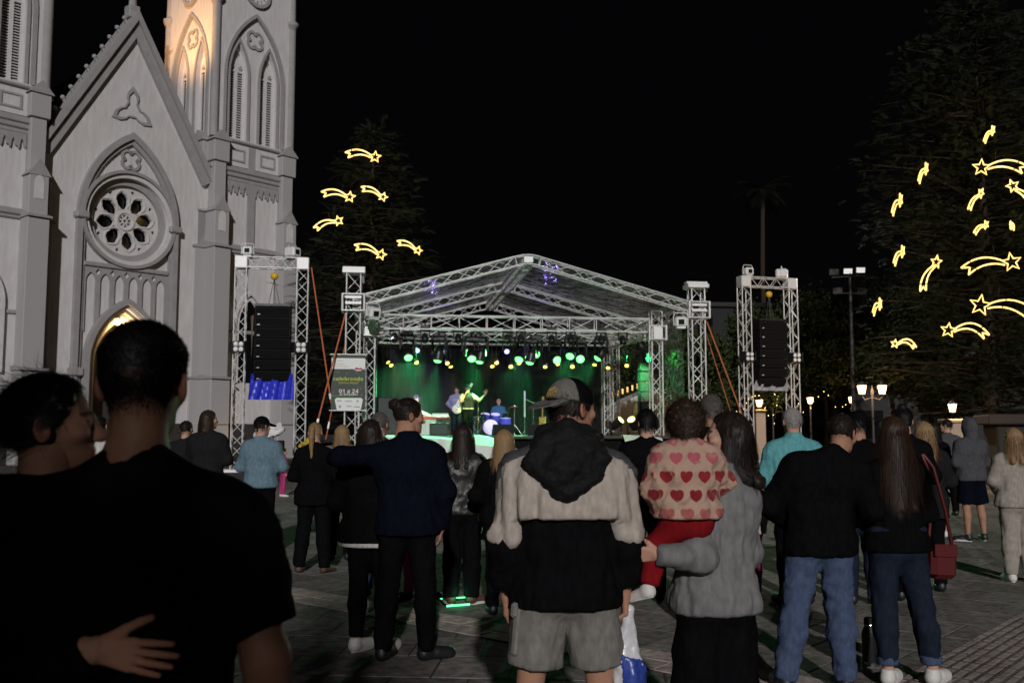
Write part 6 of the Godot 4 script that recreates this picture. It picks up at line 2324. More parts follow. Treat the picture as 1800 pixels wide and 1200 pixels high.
func trees() -> void:
	conifer("tall cone shaped conifer hung with shooting star lights beside the church", Vector3(-7.2, 0, -49.0), 17.6, [[0, 4.6], [6, 4.6], [9, 3.8], [12, 2.9], [15, 1.7], [17.6, 0.3]], 46, 15, 1.25)
	conifer("broad dark conifer covered in shooting star lights on the right of the square", Vector3(19.6, 0, -39.6), 20.2, [[0, 3.6], [3, 4.4], [9, 4.3], [14, 4.4], [17.2, 3.4], [20.2, 0.8]], 54, 40, 0.85)
	var up := Vector3.UP
	var L := "shooting star light"
	comet(L + " topmost on the tree beside the church", Vector3(-6.75, 15.0, -46.6), Vector3(-8.1, 15.15, -46.6), up, 1.5, 1)
	comet(L + " in the middle of the church side tree, star toward the trunk", Vector3(-7.8, 12.75, -45.6), Vector3(-9.2, 12.95, -45.6), up, 1.4, 0)
	comet(L + " in the middle of the church side tree, its tail at the trunk", Vector3(-6.2, 12.75, -45.6), Vector3(-7.2, 13.15, -45.5), up, 1.15, 1)
	comet(L + " low on the outer edge of the church side tree", Vector3(-8.25, 11.5, -45.2), Vector3(-9.4, 11.15, -45.3), up, 1.25, 1)
	comet(L + " low on the church side tree above the stage roof tower", Vector3(-6.15, 9.8, -44.8), Vector3(-7.4, 10.2, -44.8), up, 1.35, 1)
	comet(L + " lowest on the church side tree, nearest the stage roof", Vector3(-4.5, 10.15, -45.6), Vector3(-5.5, 10.5, -45.2), up, 1.1, 1)
	comet(L + " large, high on the broad conifer, star ahead of a drooping tail", Vector3(17.03, 11.07, -34.32), Vector3(18.53, 10.97, -34.06), up, 1.56, 1)
	comet(L + " steeply falling, just below the large high one on the broad conifer", Vector3(18.00, 10.32, -34.06), Vector3(18.72, 9.34, -33.93), Vector3(0.8, 0.6, 0), 1.23, 1)
	comet(L + " flying the other way in the middle of the broad conifer", Vector3(17.62, 7.49, -33.67), Vector3(15.99, 7.26, -33.93), up, 1.69, 1)
	comet(L + " with dashed tail below the middle of the broad conifer", Vector3(16.45, 5.96, -33.67), Vector3(18.27, 5.64, -33.54), up, 1.89, 2)
	comet(L + " with bent tail, second lowest on the broad conifer", Vector3(15.47, 5.12, -34.06), Vector3(16.77, 4.92, -33.67), up, 1.33, 1, 0.26)
	comet(L + " small and lowest on the broad conifer", Vector3(13.97, 4.73, -35.10), Vector3(14.69, 4.53, -34.32), up, 0.81, 1, 0.3)
	var edges := [[Vector3(17.84, 12.66, -34.97), Vector3(0.1, -0.2, -1), 0.91, "alone near the top of the broad conifer"], [Vector3(15.54, 11.36, -35.49), Vector3(0.12, -0.15, -0.8), 1.17, "seen edge on, upper rim of the broad conifer"], [Vector3(14.69, 10.25, -35.88), Vector3(0.1, -0.15, -0.8), 1.30, "seen edge on, rim of the broad conifer below the upper one"], [Vector3(14.59, 8.24, -35.62), Vector3(0.07, -0.2, -0.8), 1.17, "seen edge on, rim of the broad conifer at middle height"], [Vector3(13.78, 6.29, -35.88), Vector3(0.1, -0.15, -0.8), 1.17, "seen edge on, lowest on the rim of the broad conifer"], [Vector3(15.54, 7.72, -34.97), Vector3(-0.28, -0.85, -0.5), 1.23, "seen nearly edge on, leaning, inside the rim of the broad conifer"], [Vector3(17.10, 10.19, -34.58), Vector3(-0.1, -0.4, -0.7), 0.91, "mostly hidden in needles under the high drooping one"], [Vector3(17.23, 9.02, -34.58), Vector3(-0.1, -0.2, -0.9), 0.78, "faint and hidden at the broad conifer's centre"], [Vector3(18.13, 8.99, -34.58), Vector3(0.5, 0.05, -0.7), 0.78, "half hidden beside the faint central one of the broad conifer"], [Vector3(18.75, 8.04, -34.06), Vector3(0.9, -0.3, 0), 1.04, "cut by the picture edge, upper of two on the broad conifer"], [Vector3(18.79, 7.13, -34.06), Vector3(0.9, -0.3, 0), 1.04, "cut by the picture edge, lower of two on the broad conifer"]]
	for e in edges:
		comet(L + " " + e[3], e[0], e[0] + e[1], up, e[2], 1)
	# far palm
	var pt := thing("palm_tree", "tall thin palm standing far behind the stage mast", "palm", Vector3(18.3, 0, -70.0))
	var tr := MB.new()
	tr.path(PackedVector3Array([Vector3.ZERO, Vector3(0.1, 6, 0), Vector3(0.05, 13, 0), Vector3(0.2, 19.2, 0)]), 0.22, 8, false, 0.75)
	put(pt, "trunk", tr.done(), mats.bark)
	for k in 26:
		var a := TAU * k / 26.0 * 2.4
		var el := rng.randf_range(-0.7, 1.1)
		var fr := MB.new()
		var p := Vector3(0.2, 19.2, 0)
		var d := Vector3(cos(a) * cos(el), sin(el), sin(a) * cos(el))
		for s in 8:
			var p2 := p + d * 0.28
			d = (d + Vector3(0, -0.14, 0)).normalized()
			var sd := d.cross(Vector3.UP).normalized()
			for w in [-1.0, 1.0]:
				for q in 2:
					var tip: Vector3 = p + sd * w * 0.55 * sin(PI * (s + 1) / 9.5) + d * 0.3 + Vector3(0, -0.18, 0)
					var n := Vector3.UP
					fr.tri(p.lerp(p2, q * 0.5), p.lerp(p2, q * 0.5 + 0.3), tip + d * 0.1 * q, n, n, n)
			p = p2
		put(pt, "frond", fr.done(), mats.needles)
	var lt := [[Vector3(12.5, 0, -52), 7.5, 3.2, "round dark tree behind the far speaker mast"], [Vector3(17.5, 0, -54), 9.0, 4.0, "dark tree between the far speaker mast and floodlight pole"], [Vector3(22.0, 0, -56), 9.5, 4.2, "tall dark tree behind the twin lantern"], [Vector3(19.0, 0, -44), 6.5, 3.0, "low tree catching lantern light beside the broad conifer"], [Vector3(24.5, 0, -46), 8.5, 3.8, "dark tree behind the hooded onlooker"], [Vector3(28.5, 0, -40), 8.0, 3.6, "dark tree at the square's far corner"], [Vector3(8.5, 0, -58), 6.5, 3.4, "dark tree behind the clear side wall"]]
	# the tree whose crown keeps the floodlight off the nearest couple
	leafy("leafy tree behind the viewer whose crown shades the nearest couple", Vector3(-0.38, 0, 9.0), 7.0, 0.74, 46)
	leafy("small tree outside the clear side wall, its leaves lit green", Vector3(7.1, 0, -39.2), 5.6, 1.7, 900)
	for e in lt:
		leafy(e[3], e[0], e[1], e[2], 1500)

func lantern(parent: Node3D, at: Vector3, sc := 1.0) -> void:
	var g := MB.new()
	g.lathe(at, PackedVector2Array([Vector2(0.0, -0.2), Vector2(0.12, -0.19), Vector2(0.2, 0.16), Vector2(0.0, 0.17)]), 8, Basis.from_scale(Vector3.ONE * sc))
	put(parent, "lamp_glass", g.done(), glow("lantern_glass", Color(1.0, 0.56, 0.27), 5.0))
	var c := MB.new()
	c.lathe(at, PackedVector2Array([Vector2(0.22, 0.165), Vector2(0.2, 0.2), Vector2(0.06, 0.32), Vector2(0.0, 0.4)]), 8, Basis.from_scale(Vector3.ONE * sc))
	put(parent, "lamp_cap", c.done(), mats.black_metal)
	var f := MB.new()
	f.lathe(at, PackedVector2Array([Vector2(0.0, -0.26), Vector2(0.06, -0.24), Vector2(0.12, -0.192)]), 8, Basis.from_scale(Vector3.ONE * sc))
	put(parent, "lamp_foot", f.done(), mats.black_metal)
	omni("lantern_light", parent.position + at + Vector3(0, 0, 0.26), Color(1.0, 0.55, 0.24), 2.6, 0.15)

func street_lamps() -> void:
	var t := thing("street_lamp", "twin lantern street lamp glowing between the trees", "street lamp", Vector3(14.9, 0, -40))
	var p := MB.new()
	p.lathe(Vector3.ZERO, PackedVector2Array([Vector2(0.14, 0.0), Vector2(0.12, 0.5), Vector2(0.05, 0.7), Vector2(0.045, 3.0)]), 10)
	p.path(PackedVector3Array([Vector3(-0.42, 2.98, 0), Vector3(-0.3, 2.84, 0), Vector3(0, 2.95, 0), Vector3(0.3, 2.84, 0), Vector3(0.42, 2.98, 0)]), 0.025, 6)
	p.lathe(Vector3(0, 3.0, 0), PackedVector2Array([Vector2(0.05, 0.0), Vector2(0.07, 0.15), Vector2(0.02, 0.4), Vector2(0.0, 0.5)]), 8)
	put(t, "pole", p.done(), mats.pole_grey)
	lantern(t, Vector3(-0.42, 3.27, 0))
	lantern(t, Vector3(0.42, 3.27, 0))
	var singles := [[Vector3(11.5, 0, -45), 2.85, "lantern on a pale pillar beneath the far speaker mast", true], [Vector3(15.1, 0, -49), 3.1, "lantern on a thin post behind the white haired man", false], [Vector3(17.9, 0, -51), 3.2, "small far lantern to the side of the floodlight pole", false], [Vector3(12.1, 0, -26.6), 2.2, "lantern on an orange lit pillar beside the hooded onlooker", true], [Vector3(14.0, 0, -52), 3.4, "faint far lantern among dark leaves", false]]
	for e in singles:
		var s := thing("street_lamp", e[2], "street lamp", e[0])
		var q := MB.new()
		if e[3]:
			q.box(Vector3(0, e[1] * 0.5 - 0.2, 0), Vector3(0.46, e[1] - 0.4, 0.46), Basis.IDENTITY, 0.03)
			q.box(Vector3(0, e[1] - 0.36, 0), Vector3(0.6, 0.1, 0.6), Basis.IDENTITY, 0.02)
			put(s, "pillar", q.done(), mat("pillar_plaster", Color(0.4, 0.3, 0.22), 0.9))
		else:
			q.tube(Vector3.ZERO, Vector3(0, e[1] - 0.2, 0), 0.06, 0.04, 8)
			put(s, "pole", q.done(), mats.pole_grey)
		lantern(s, Vector3(0, e[1], 0), 0.85 if e[0].z < -30 else 0.6)
	# floodlight pole with two lit heads
	var m := thing("floodlight_pole", "tall thin pole with two white lit floodlight heads among dark ones", "floodlight", Vector3(15.9, 0, -45))
	var mp := MB.new()
	mp.tube(Vector3.ZERO, Vector3(0, 9.0, 0), 0.13, 0.07, 8)
	mp.tube(Vector3(-0.85, 8.75, 0), Vector3(0.75, 8.85, 0), 0.035, 0.035, 6)
	mp.tube(Vector3(-0.75, 8.0, 0), Vector3(0.7, 8.0, 0), 0.03, 0.03, 6)
	put(m, "pole", mp.done(), mats.pole_grey)
	for e in [[-0.75, 9.0, false], [-0.1, 9.05, true], [0.5, 9.1, true], [-0.6, 8.12, false], [0.55, 8.1, false]]:
		var h := MB.new()
		h.box(Vector3(e[0], e[1], 0), Vector3(0.46, 0.3, 0.14), Basis(Vector3.RIGHT, 0.2), 0.02)
		put(m, "lamp_head", h.done(), mats.pole_grey)
		if e[2]:
			var g := MB.new()
			g.box(Vector3(e[0], e[1] - 0.015, 0.076), Vector3(0.4, 0.24, 0.01), Basis(Vector3.RIGHT, 0.2))
			put(m, "lamp_glass", g.done(), glow("flood_glass", Color(1.0, 0.98, 0.93), 0.75))
	var sp2 := SpotLight3D.new()
	sp2.name = "flood_light"
	sp2.light_color = Color(1, 0.98, 0.95)
	sp2.light_energy = 90.0
	sp2.light_size = 0.2
	sp2.spot_angle = 50.0
	sp2.spot_range = 80.0
	sp2.spot_attenuation = 2.0
	sp2.shadow_enabled = true
	sp2.position = Vector3(16.1, 9.0, -44.85)
	add_child(sp2, true)
	sp2.look_at(Vector3(2.0, 0.0, -8.0), Vector3.UP)
	# fairy lights
	var ball := MB.new()
	ball.ball(Vector3.ZERO, Vector3(0.02, 0.02, 0.02), 6)
	var bm := ball.done()
	for e in [[Vector3(10.2, 2.9, -44.6), Vector3(12.4, 2.7, -44.6), 15, "string of yellow fairy lights in the shrubs under the far mast"], [Vector3(13.9, 2.9, -47.0), Vector3(16.6, 3.2, -47.5), 10, "sparse yellow fairy lights behind the white haired man"]]:
		var s := thing("fairy_lights", e[3], "string lights", e[0])
		var xfs := []
		var wire := PackedVector3Array()
		for k in e[2]:
			var u: float = float(k) / e[2]
			var p3: Vector3 = (e[1] - e[0]) * u + Vector3(0, -0.5 * sin(u * PI * 3.0) + rng.randfn() * 0.14, rng.randfn() * 0.2)
			wire.append(p3)
			xfs.append(Transform3D(Basis.IDENTITY, p3))
		var wm := MB.new()
		wm.path(wire, 0.006, 4)
		put(s, "wire", wm.done(), mats.black_metal)
		var mi := multi(s, "bulbs", bm, xfs, glow("fairy_bulb", Color(1.0, 0.68, 0.15), 5.0))
		mi.set_meta("kind", "stuff")

func block(label: String, cat: String, at: Vector3, size: Vector3, yaw: float, m: Material, rows: int, cols: int, win: Material) -> void:
	var t := thing("building", label, cat, at, yaw)
	var b := MB.new()
	b.box(Vector3(0, size.y * 0.5, 0), size, Basis.IDENTITY, 0.05)
	put(t, "wall", b.done(), m)
	var r := MB.new()
	r.box(Vector3(0, size.y + 0.15, 0), size + Vector3(0.5, -size.y + 0.3, 0.5), Basis.IDENTITY, 0.04)
	put(t, "roof", r.done(), mats.roof_dark)
	for y in rows:
		for x in cols:
			var w := MB.new()
			var wx := size.x * ((x + 0.5) / cols - 0.5)
			var wy := size.y * (y + 0.5) / rows
			w.box(Vector3(wx, wy, size.z * 0.5 + 0.01), Vector3(size.x / cols * 0.5, size.y / rows * 0.5, 0.08), Basis.IDENTITY, 0.02)
			var o := put(t, "window", w.done(), win)
			var s := MB.new()
			s.box(Vector3(wx, wy - size.y / rows * 0.28, size.z * 0.5 + 0.06), Vector3(size.x / cols * 0.6, 0.08, 0.2), Basis.IDENTITY, 0.02)
			put(o, "sill", s.done(), m)

func background() -> void:
	var far := mat("far_wall", Color(0.022, 0.021, 0.021), 0.95)
	block("faint dark apartment block far behind the clear side wall", "building", Vector3(15.0, 0, -66), Vector3(8, 9.5, 8), 0.1, mat("dusk_wall", Color(0.02, 0.02, 0.021), 0.95), 4, 4, mats.dark_glass)
	block("low grey kiosk wall behind the hooded onlooker", "kiosk", Vector3(15.6, 0, -29), Vector3(2.4, 1.75, 2.4), -0.3, far, 1, 2, mats.dark_glass)
	block("long dark row of houses beyond the trees", "building", Vector3(38, 0, -70), Vector3(40, 8, 8), -0.2, mat("dusk_wall_2", Color(0.03, 0.028, 0.028), 0.9), 2, 8, mats.dark_glass)
	# white tent beside the stage rear
	var t := thing("white_tent", "pale tent roof seen through the gap beside the rear rig tower", "tent", Vector3(5.7, 0, -46.5), 0.1)
	var b := MB.new()
	b.prism(PackedVector2Array([Vector2(-1.0, 0), Vector2(2.6, 0), Vector2(2.6, 3.1), Vector2(1.8, 3.9), Vector2(0.2, 3.2), Vector2(-1.0, 2.6)]), -3.0, 0.0)
	put(t, "canvas", b.done(), mats.white_sheet)
	for k in 12:
		var l := MB.new()
		l.ball(Vector3.ZERO, Vector3(0.05, 0.16, 0.05), 8)
		if k < 1:
			t.set_meta("_x", 1)
	var row := thing("fairy_lights", "row of amber lights along the pale tent's roof edge", "string lights", Vector3(5.7, 0, -46.4), 0.1)
	for k in 11:
		var l2 := MB.new()
		l2.tube(Vector3(-0.9 + k * 0.24, 3.15 + k * 0.085, 0.1), Vector3(-0.9 + k * 0.24, 3.4 + k * 0.085, 0.1), 0.035, 0.05, 6)
		put(row, "bulb", l2.done(), glow("amber_bulb", Color(1.0, 0.5, 0.12), 1.3))
	# barrier fence
	var f := thing("crowd_barrier", "grey steel crowd barrier standing behind the denim jacketed woman", "barrier", Vector3(4.6, 0, -17.0), 0.3)
	for e in [[0.1, 0], [1.1, 0]]:
		put(f, "rail", unit_tube(), mats.aluminium, tube_xf(Vector3(-1.1, e[0], 0), Vector3(1.1, e[0], 0), 0.02))
	for k in 15:
		put(f, "bar", unit_tube(), mats.aluminium, tube_xf(Vector3(-1.1 + k * 0.157, 0.1, 0), Vector3(-1.1 + k * 0.157, 1.1, 0), 0.009))
	# crumpled pale sheet over a box by the mast
	var s := thing("covered_box", "crumpled white sheet thrown over a flight case by the speaker mast", "cover", Vector3(-8.6, 0, -34.5), 0.2)
	var fl := Field.new(Vector3(-0.7, -0.05, -0.6), Vector3(0.7, 2.2, 0.6), 0.05)
	fl.cap(Vector3(-0.25, 1.5, 0), Vector3(0.25, 1.6, 0), 0.3, 0.25, 0.1)
	fl.cut(Plane(Vector3(0.5, -1, 0).normalized(), -1.15))
	put(s, "sheet", fl.mesh(fold_noise, 0.12, Vector3(4, 4, 4)).done(), mats.white_sheet)
	var cs := MB.new()
	cs.box(Vector3(0, 0.62, 0), Vector3(1.0, 1.22, 0.8), Basis.IDENTITY, 0.03)
	cs.box(Vector3(0, 1.0, 0.405), Vector3(0.9, 0.1, 0.01))
	put(s, "flight_case", cs.done(), mats.black_plastic)
# ---------------------------------------------------------------- the band
func band() -> void:
	var y := 1.41
	var fwd := 180.0 + rad_to_deg(-ST_YAW)
	var p := person({"label": "singer in a cap holding a microphone to his mouth, arm raised", "at": sp(-1.75, y, -2.5), "yaw": 172.0, "h": 1.74, "cell": 0.022, "skin": "skin_light", "hy": -14.0,
		"ra": [Vector3(0.25, 1.16, -0.12), Vector3(0.08, 1.44, -0.2), Vector3(-1, 0.2, 0.3), "grip"], "la": [Vector3(-0.4, 1.2, -0.06), Vector3(-0.6, 1.42, -0.12), Vector3(0, 0, -1), "open", Vector3(-0.35, 1, -0.1)],
		"wear": [{"n": "shirt", "k": "top", "m": "plaid_shirt", "e": 0.02, "hem": 0.9, "sl": 0.42}, {"n": "vest", "k": "top", "m": "charcoal_cloth", "e": 0.026, "hem": 0.95, "sl": 0.0}, {"n": "trousers", "k": "pants", "m": "black_cloth", "e": 0.016}],
		"shoes": "shoe_black", "hair": {"k": "short", "m": "hair_dark", "n": 300}, "hat": {"k": "cap", "m": "black_cloth"}})
	var mic := thing("microphone", "black microphone held at the singer's mouth", "microphone", p.position + p.basis * Vector3(0.07, 1.45, -0.19))
	var mb := MB.new()
	mb.tube(p.basis * Vector3(0.02, -0.08, -0.01), p.basis * Vector3(-0.03, 0.07, 0.03), 0.014, 0.018, 8)
	put(mic, "handle", mb.done(), mats.black_metal)
	var mb2 := MB.new()
	mb2.ball(p.basis * Vector3(-0.035, 0.085, 0.035), Vector3(0.028, 0.028, 0.028), 10)
	put(mic, "mesh_head", mb2.done(), mats.pole_grey)
	person({"label": "guitarist in a violet lit shirt half hidden behind the singer", "at": sp(-2.05, y, -3.5), "yaw": 190.0, "h": 1.72, "cell": 0.024, "skin": "skin_light",
		"ra": [Vector3(0.34, 1.13, 0.05), Vector3(0.16, 0.98, -0.2), Vector3(0, 0, 1), "relaxed"], "la": [Vector3(-0.32, 1.12, -0.05), Vector3(-0.5, 1.18, -0.26), Vector3(0, 0.5, 1), "grip"],
		"wear": [{"n": "shirt", "k": "top", "m": "violet_shirt", "e": 0.03, "hem": 0.85}, {"n": "trousers", "k": "pants", "m": "dark_denim", "e": 0.016}], "shoes": "shoe_black", "hair": {"k": "short", "m": "hair_dark", "n": 300}})
	guitar("white electric guitar slung on the guitarist, neck slanting up", sp(-2.02, y + 1.0, -3.22), Basis(Vector3.UP, ST_YAW) * Basis(Vector3.BACK, 1.05 - PI / 2 + 0.0), mat("guitar_white", Color(0.75, 0.72, 0.75), 0.25), mat("guitar_neck_pale", Color(0.6, 0.45, 0.42), 0.4))
	guitar("brown guitar standing upright on a stand by the drum kit", sp(1.02, y + 0.42, -3.4), Basis(Vector3.UP, ST_YAW - 0.3) * Basis(Vector3.RIGHT, -0.12) * Basis(Vector3.BACK, -PI / 2 + PI / 2), mat("guitar_amber", Color(0.38, 0.16, 0.03), 0.25), mat("guitar_neck_brown", Color(0.3, 0.14, 0.04), 0.4))
	var sit := {"ll": [Vector3(-0.088, 0.6, 0), Vector3(-0.16, 0.55, -0.42), Vector3(-0.15, 0.1, -0.42)], "rl": [Vector3(0.088, 0.6, 0), Vector3(0.16, 0.55, -0.42), Vector3(0.15, 0.1, -0.42)]}
	person({"label": "keyboard player in cap and white shirt turned to his keys", "at": sp(-3.5, y - 0.3, -3.0), "yaw": 110.0, "h": 1.7, "cell": 0.024, "hy": 10.0,
		"ra": [Vector3(0.24, 1.12, -0.1), Vector3(0.16, 1.06, -0.38), Vector3(0, -1, 0), "relaxed"], "la": [Vector3(-0.24, 1.12, -0.1), Vector3(-0.16, 1.06, -0.38), Vector3(0, -1, 0), "relaxed"],
		"wear": [{"n": "shirt", "k": "top", "m": "white_cloth", "e": 0.03, "hem": 0.85}, {"n": "trousers", "k": "pants", "m": "dark_denim", "e": 0.016}], "shoes": "shoe_black", "hair": {"k": "short", "m": "hair_dark", "n": 200}, "hat": {"k": "cap", "m": "blue_denim"}})
	person({"label": "bald drummer in dark shirt behind the cymbals", "at": sp(-0.35, y - 0.38, -5.2), "yaw": fwd, "h": 1.74, "cell": 0.026, "ll": sit.ll, "rl": sit.rl,
		"ra": [Vector3(0.3, 1.12, -0.05), Vector3(0.22, 1.02, -0.34), Vector3(0, -1, 0), "grip"], "la": [Vector3(-0.3, 1.12, -0.05), Vector3(-0.22, 1.02, -0.34), Vector3(0, -1, 0), "grip"],
		"wear": [{"n": "shirt", "k": "top", "m": "teal_shirt", "e": 0.03, "hem": 0.6}, {"n": "trousers", "k": "pants", "m": "black_cloth", "e": 0.016, "top": 0.72}], "shoes": "shoe_black"})
	# keyboard on an X stand
	var kb := thing("keyboard", "red keyboard on a crossed stand before its player", "keyboard", sp(-2.95, y, -2.85), ST_YAW - 0.2)
	var k1 := MB.new()
	k1.box(Vector3(0, 0.62, 0), Vector3(0.36, 0.1, 1.2), Basis(Vector3.UP, PI / 2), 0.015)
	put(kb, "case", k1.done(), mat("keyboard_red", Color(0.5, 0.04, 0.05), 0.35))
	var k2 := MB.new()
	for k in 36:
		k2.box(Vector3(-0.56 + k * 0.032, 0.675, 0.08), Vector3(0.028, 0.02, 0.14))
	put(kb, "keys", k2.done(), mats.white_plastic)
	for s in [-1.0, 1.0]:
		put(kb, "leg", unit_tube(), mats.black_metal, tube_xf(Vector3(s * 0.45, 0, 0.1), Vector3(-s * 0.4, 0.57, 0.0), 0.018))
	var dr := thing("keyboard_cloth", "pale cloth hanging over the front of the keyboard stand", "cloth", sp(-3.2, y, -2.4), ST_YAW)
	var dm := MB.new()
	for k in 14:
		var x0 := -0.35 + 0.7 * k / 14.0
		var x1 := -0.35 + 0.7 * (k + 1) / 14.0
		dm.face(Vector3(x0, 0.02, 0.04 * sin(x0 * 20.0)), Vector3(x1, 0.02, 0.04 * sin(x1 * 20.0)), Vector3(x1, 0.55, 0), Vector3(x0, 0.55, 0), Vector3(0, 0.3, -2))
	put(dr, "sheet", dm.done(), mats.white_sheet)
	# amplifiers and monitors
	amp("guitar amplifier head and cabinet between keyboard and singer", sp(-2.62, y, -3.9), Vector3(0.75, 0.6, 0.36), true)
	amp("small black amplifier in front of the larger one", sp(-2.75, y, -2.3), Vector3(0.62, 0.42, 0.34), false)
	amp("tall black speaker cabinet in the green hazy stage corner", sp(-4.55, y, -2.6), Vector3(0.8, 1.3, 0.6), false)
	for e in [[-0.72, "wedge floor monitor nearest the drum kit's bass drum"], [0.42, "wedge floor monitor beside the capped man's hood"], [1.5, "wedge floor monitor hidden partly by the capped man"]]:
		var w := thing("stage_monitor", e[1], "monitor speaker", sp(e[0], y, -0.9), ST_YAW)
		var wm := MB.new()
		wm.prism(PackedVector2Array([Vector2(-0.25, 0), Vector2(0.22, 0), Vector2(0.25, 0.1), Vector2(-0.06, 0.36), Vector2(-0.22, 0.36)]), -0.34, 0.34, Transform3D(Basis(Vector3(0, 0, -1), Vector3(0, 1, 0), Vector3(1, 0, 0)), Vector3.ZERO))
		put(w, "cabinet", wm.done(), mats.black_plastic)
		var gm := MB.new()
		var d := Vector3(0, 0.26, 0.31).normalized()
		gm.box(Vector3(0, 0.235, -0.1) - Vector3(0, 0, 0), Vector3(0.6, 0.36, 0.015), Basis(Vector3(1, 0, 0), Vector3(0, d.z, -d.y) * 1.0, Vector3(0, d.y, d.z)), 0.004)
		put(w, "grille", gm.done(), mats.speaker_grille)
	# side column of small cabinets on a sub
	var pa := thing("side_fill_speaker", "green lit column of four small cabinets on a tall subwoofer", "speaker", sp(4.72, y, -3.2), ST_YAW)
	for k in 4:
		var c := MB.new()
		c.box(Vector3(0.05, 2.47 - k * 0.36, 0), Vector3(0.46, 0.33, 0.4), Basis(Vector3.RIGHT, 0.03 * k), 0.015)
		put(pa, "cabinet", c.done(), mat("cabinet_grey", Color(0.1, 0.11, 0.1), 0.6))
	var su := MB.new()
	su.box(Vector3(0, 0.6, 0), Vector3(0.62, 1.2, 0.6), Basis.IDENTITY, 0.015)
	put(pa, "subwoofer", su.done(), mats.black_plastic)
	var sf := MB.new()
	sf.box(Vector3(-0.32, 0.6, 0), Vector3(0.02, 1.16, 0.5), Basis.IDENTITY, 0.004)
	put(pa, "side_panel", sf.done(), mats.cabinet_grey)
	# drum kit
	var dk := thing("bass_drum", "bass drum with two toms at the centre of the drum kit", "drum", sp(-0.75, y, -4.4), ST_YAW)
	var b1 := MB.new()
	b1.tube(Vector3(0, 0.29, -0.2), Vector3(0, 0.29, 0.2), 0.28, 0.28, 24, false)
	put(dk, "shell", b1.done(), mat("drum_blue", Color(0.06, 0.07, 0.3), 0.2))
	var b2 := MB.new()
	b2.lathe(Vector3(0, 0.29, 0.2), PackedVector2Array([Vector2(0.28, 0.0), Vector2(0.0, 0.005)]), 24, Basis(Vector3.RIGHT, PI / 2))
	put(dk, "drum_head", b2.done(), mats.white_plastic)
	for s in [-1.0, 1.0]:
		var tb := Basis(Vector3.RIGHT, 0.35)
		var b3 := MB.new()
		b3.lathe(Vector3(s * 0.19, 0.66, 0.0), PackedVector2Array([Vector2(0.16, -0.11), Vector2(0.16, 0.11)]), 18, tb)
		put(dk, "tom", b3.done(), mats.drum_blue)
		var b4 := MB.new()
		b4.lathe(Vector3(s * 0.19, 0.66, 0.0), PackedVector2Array([Vector2(0.165, 0.1), Vector2(0.165, 0.115), Vector2(0.0, 0.112)]), 18, tb)
		put(dk, "tom_head", b4.done(), mats.white_plastic)
	for e in [["snare_drum", "chrome snare drum at the edge of the kit", -1.25, -4.5, 0.6, 0.18, 0.07], ["floor_tom", "blue floor tom on legs at the drum kit's other end", -0.18, -4.5, 0.42, 0.21, 0.2]]:
		var d2 := thing(e[0], e[1], "drum", sp(e[2], y, e[3]), ST_YAW)
		var m := MB.new()
		m.lathe(Vector3(0, e[4], 0), PackedVector2Array([Vector2(e[5], -e[6]), Vector2(e[5], e[6])]), 18)
		put(d2, "shell", m.done(), mats.chrome if e[0] == "snare_drum" else mats.drum_blue)
		var m2 := MB.new()
		m2.lathe(Vector3(0, e[4] + e[6], 0), PackedVector2Array([Vector2(e[5] + 0.006, -0.01), Vector2(e[5] + 0.006, 0.008), Vector2(0, 0.004)]), 18)
		put(d2, "drum_head", m2.done(), mats.white_plastic)
		for k in 3:
			var a := TAU * k / 3.0
			put(d2, "leg", unit_tube(), mats.chrome, tube_xf(Vector3(cos(a) * e[5], 0, sin(a) * e[5]), Vector3(cos(a) * e[5] * 0.7, e[4], sin(a) * e[5] * 0.7), 0.01))
	for e in [[-1.45, -4.2, 1.12, 0.2, "crash cymbal flaring gold beside the singer's arm"], [-1.05, -4.0, 0.72, 0.17, "low hi-hat cymbal catching light before the snare"], [0.1, -4.1, 1.02, 0.22, "wide ride cymbal on the drummer's far side"], [-0.05, -4.9, 0.8, 0.15, "small splash cymbal under the ride cymbal"]]:
		var c2 := thing("cymbal", e[4], "cymbal", sp(e[0], y, e[1]), ST_YAW)
		var m3 := MB.new()
		m3.lathe(Vector3(0, e[2], 0), PackedVector2Array([Vector2(e[3] * 1.25, 0.0), Vector2(e[3] * 0.4, 0.03), Vector2(0.05, 0.045), Vector2(0, 0.07)]), 22, Basis(Vector3.RIGHT, 0.12))
		put(c2, "disc", m3.done(), mats.cymbal_brass)
		put(c2, "stand_rod", unit_tube(), mats.chrome, tube_xf(Vector3(0, 0.25, 0), Vector3(0, e[2], 0), 0.012))
		for k in 3:
			var a := TAU * k / 3.0 + 0.4
			put(c2, "leg", unit_tube(), mats.chrome, tube_xf(Vector3(cos(a) * 0.3, 0, sin(a) * 0.3), Vector3(0, 0.4, 0), 0.01))
	for e in [[-1.35, -2.9, 1.25, false, "bare microphone stand beside the singer"], [0.35, -3.2, 1.55, true, "violet lit microphone stand with a boom toward the guitar"], [0.72, -3.6, 1.1, false, "microphone stand next to the upright guitar"]]:
		var ms := thing("microphone_stand", e[4], "microphone stand", sp(e[0], y, e[1]), ST_YAW)
		put(ms, "rod", unit_tube(), mats.chrome, tube_xf(Vector3(0, 0, 0), Vector3(0, e[2], 0), 0.014))
		for k in 3:
			var a := TAU * k / 3.0
			put(ms, "leg", unit_tube(), mats.black_metal, tube_xf(Vector3(cos(a) * 0.28, 0.01, sin(a) * 0.28), Vector3(0, 0.16, 0), 0.012))
		if e[3]:
			put(ms, "boom", unit_tube(), mats.chrome, tube_xf(Vector3(0, e[2] - 0.25, 0), Vector3(0.52, e[2] - 0.5, 0.05), 0.012))
			put(ms, "clip", unit_tube(), mats.aluminium, tube_xf(Vector3(0, e[2] - 0.9, 0), Vector3(0, e[2] + 0.02, 0), 0.03))

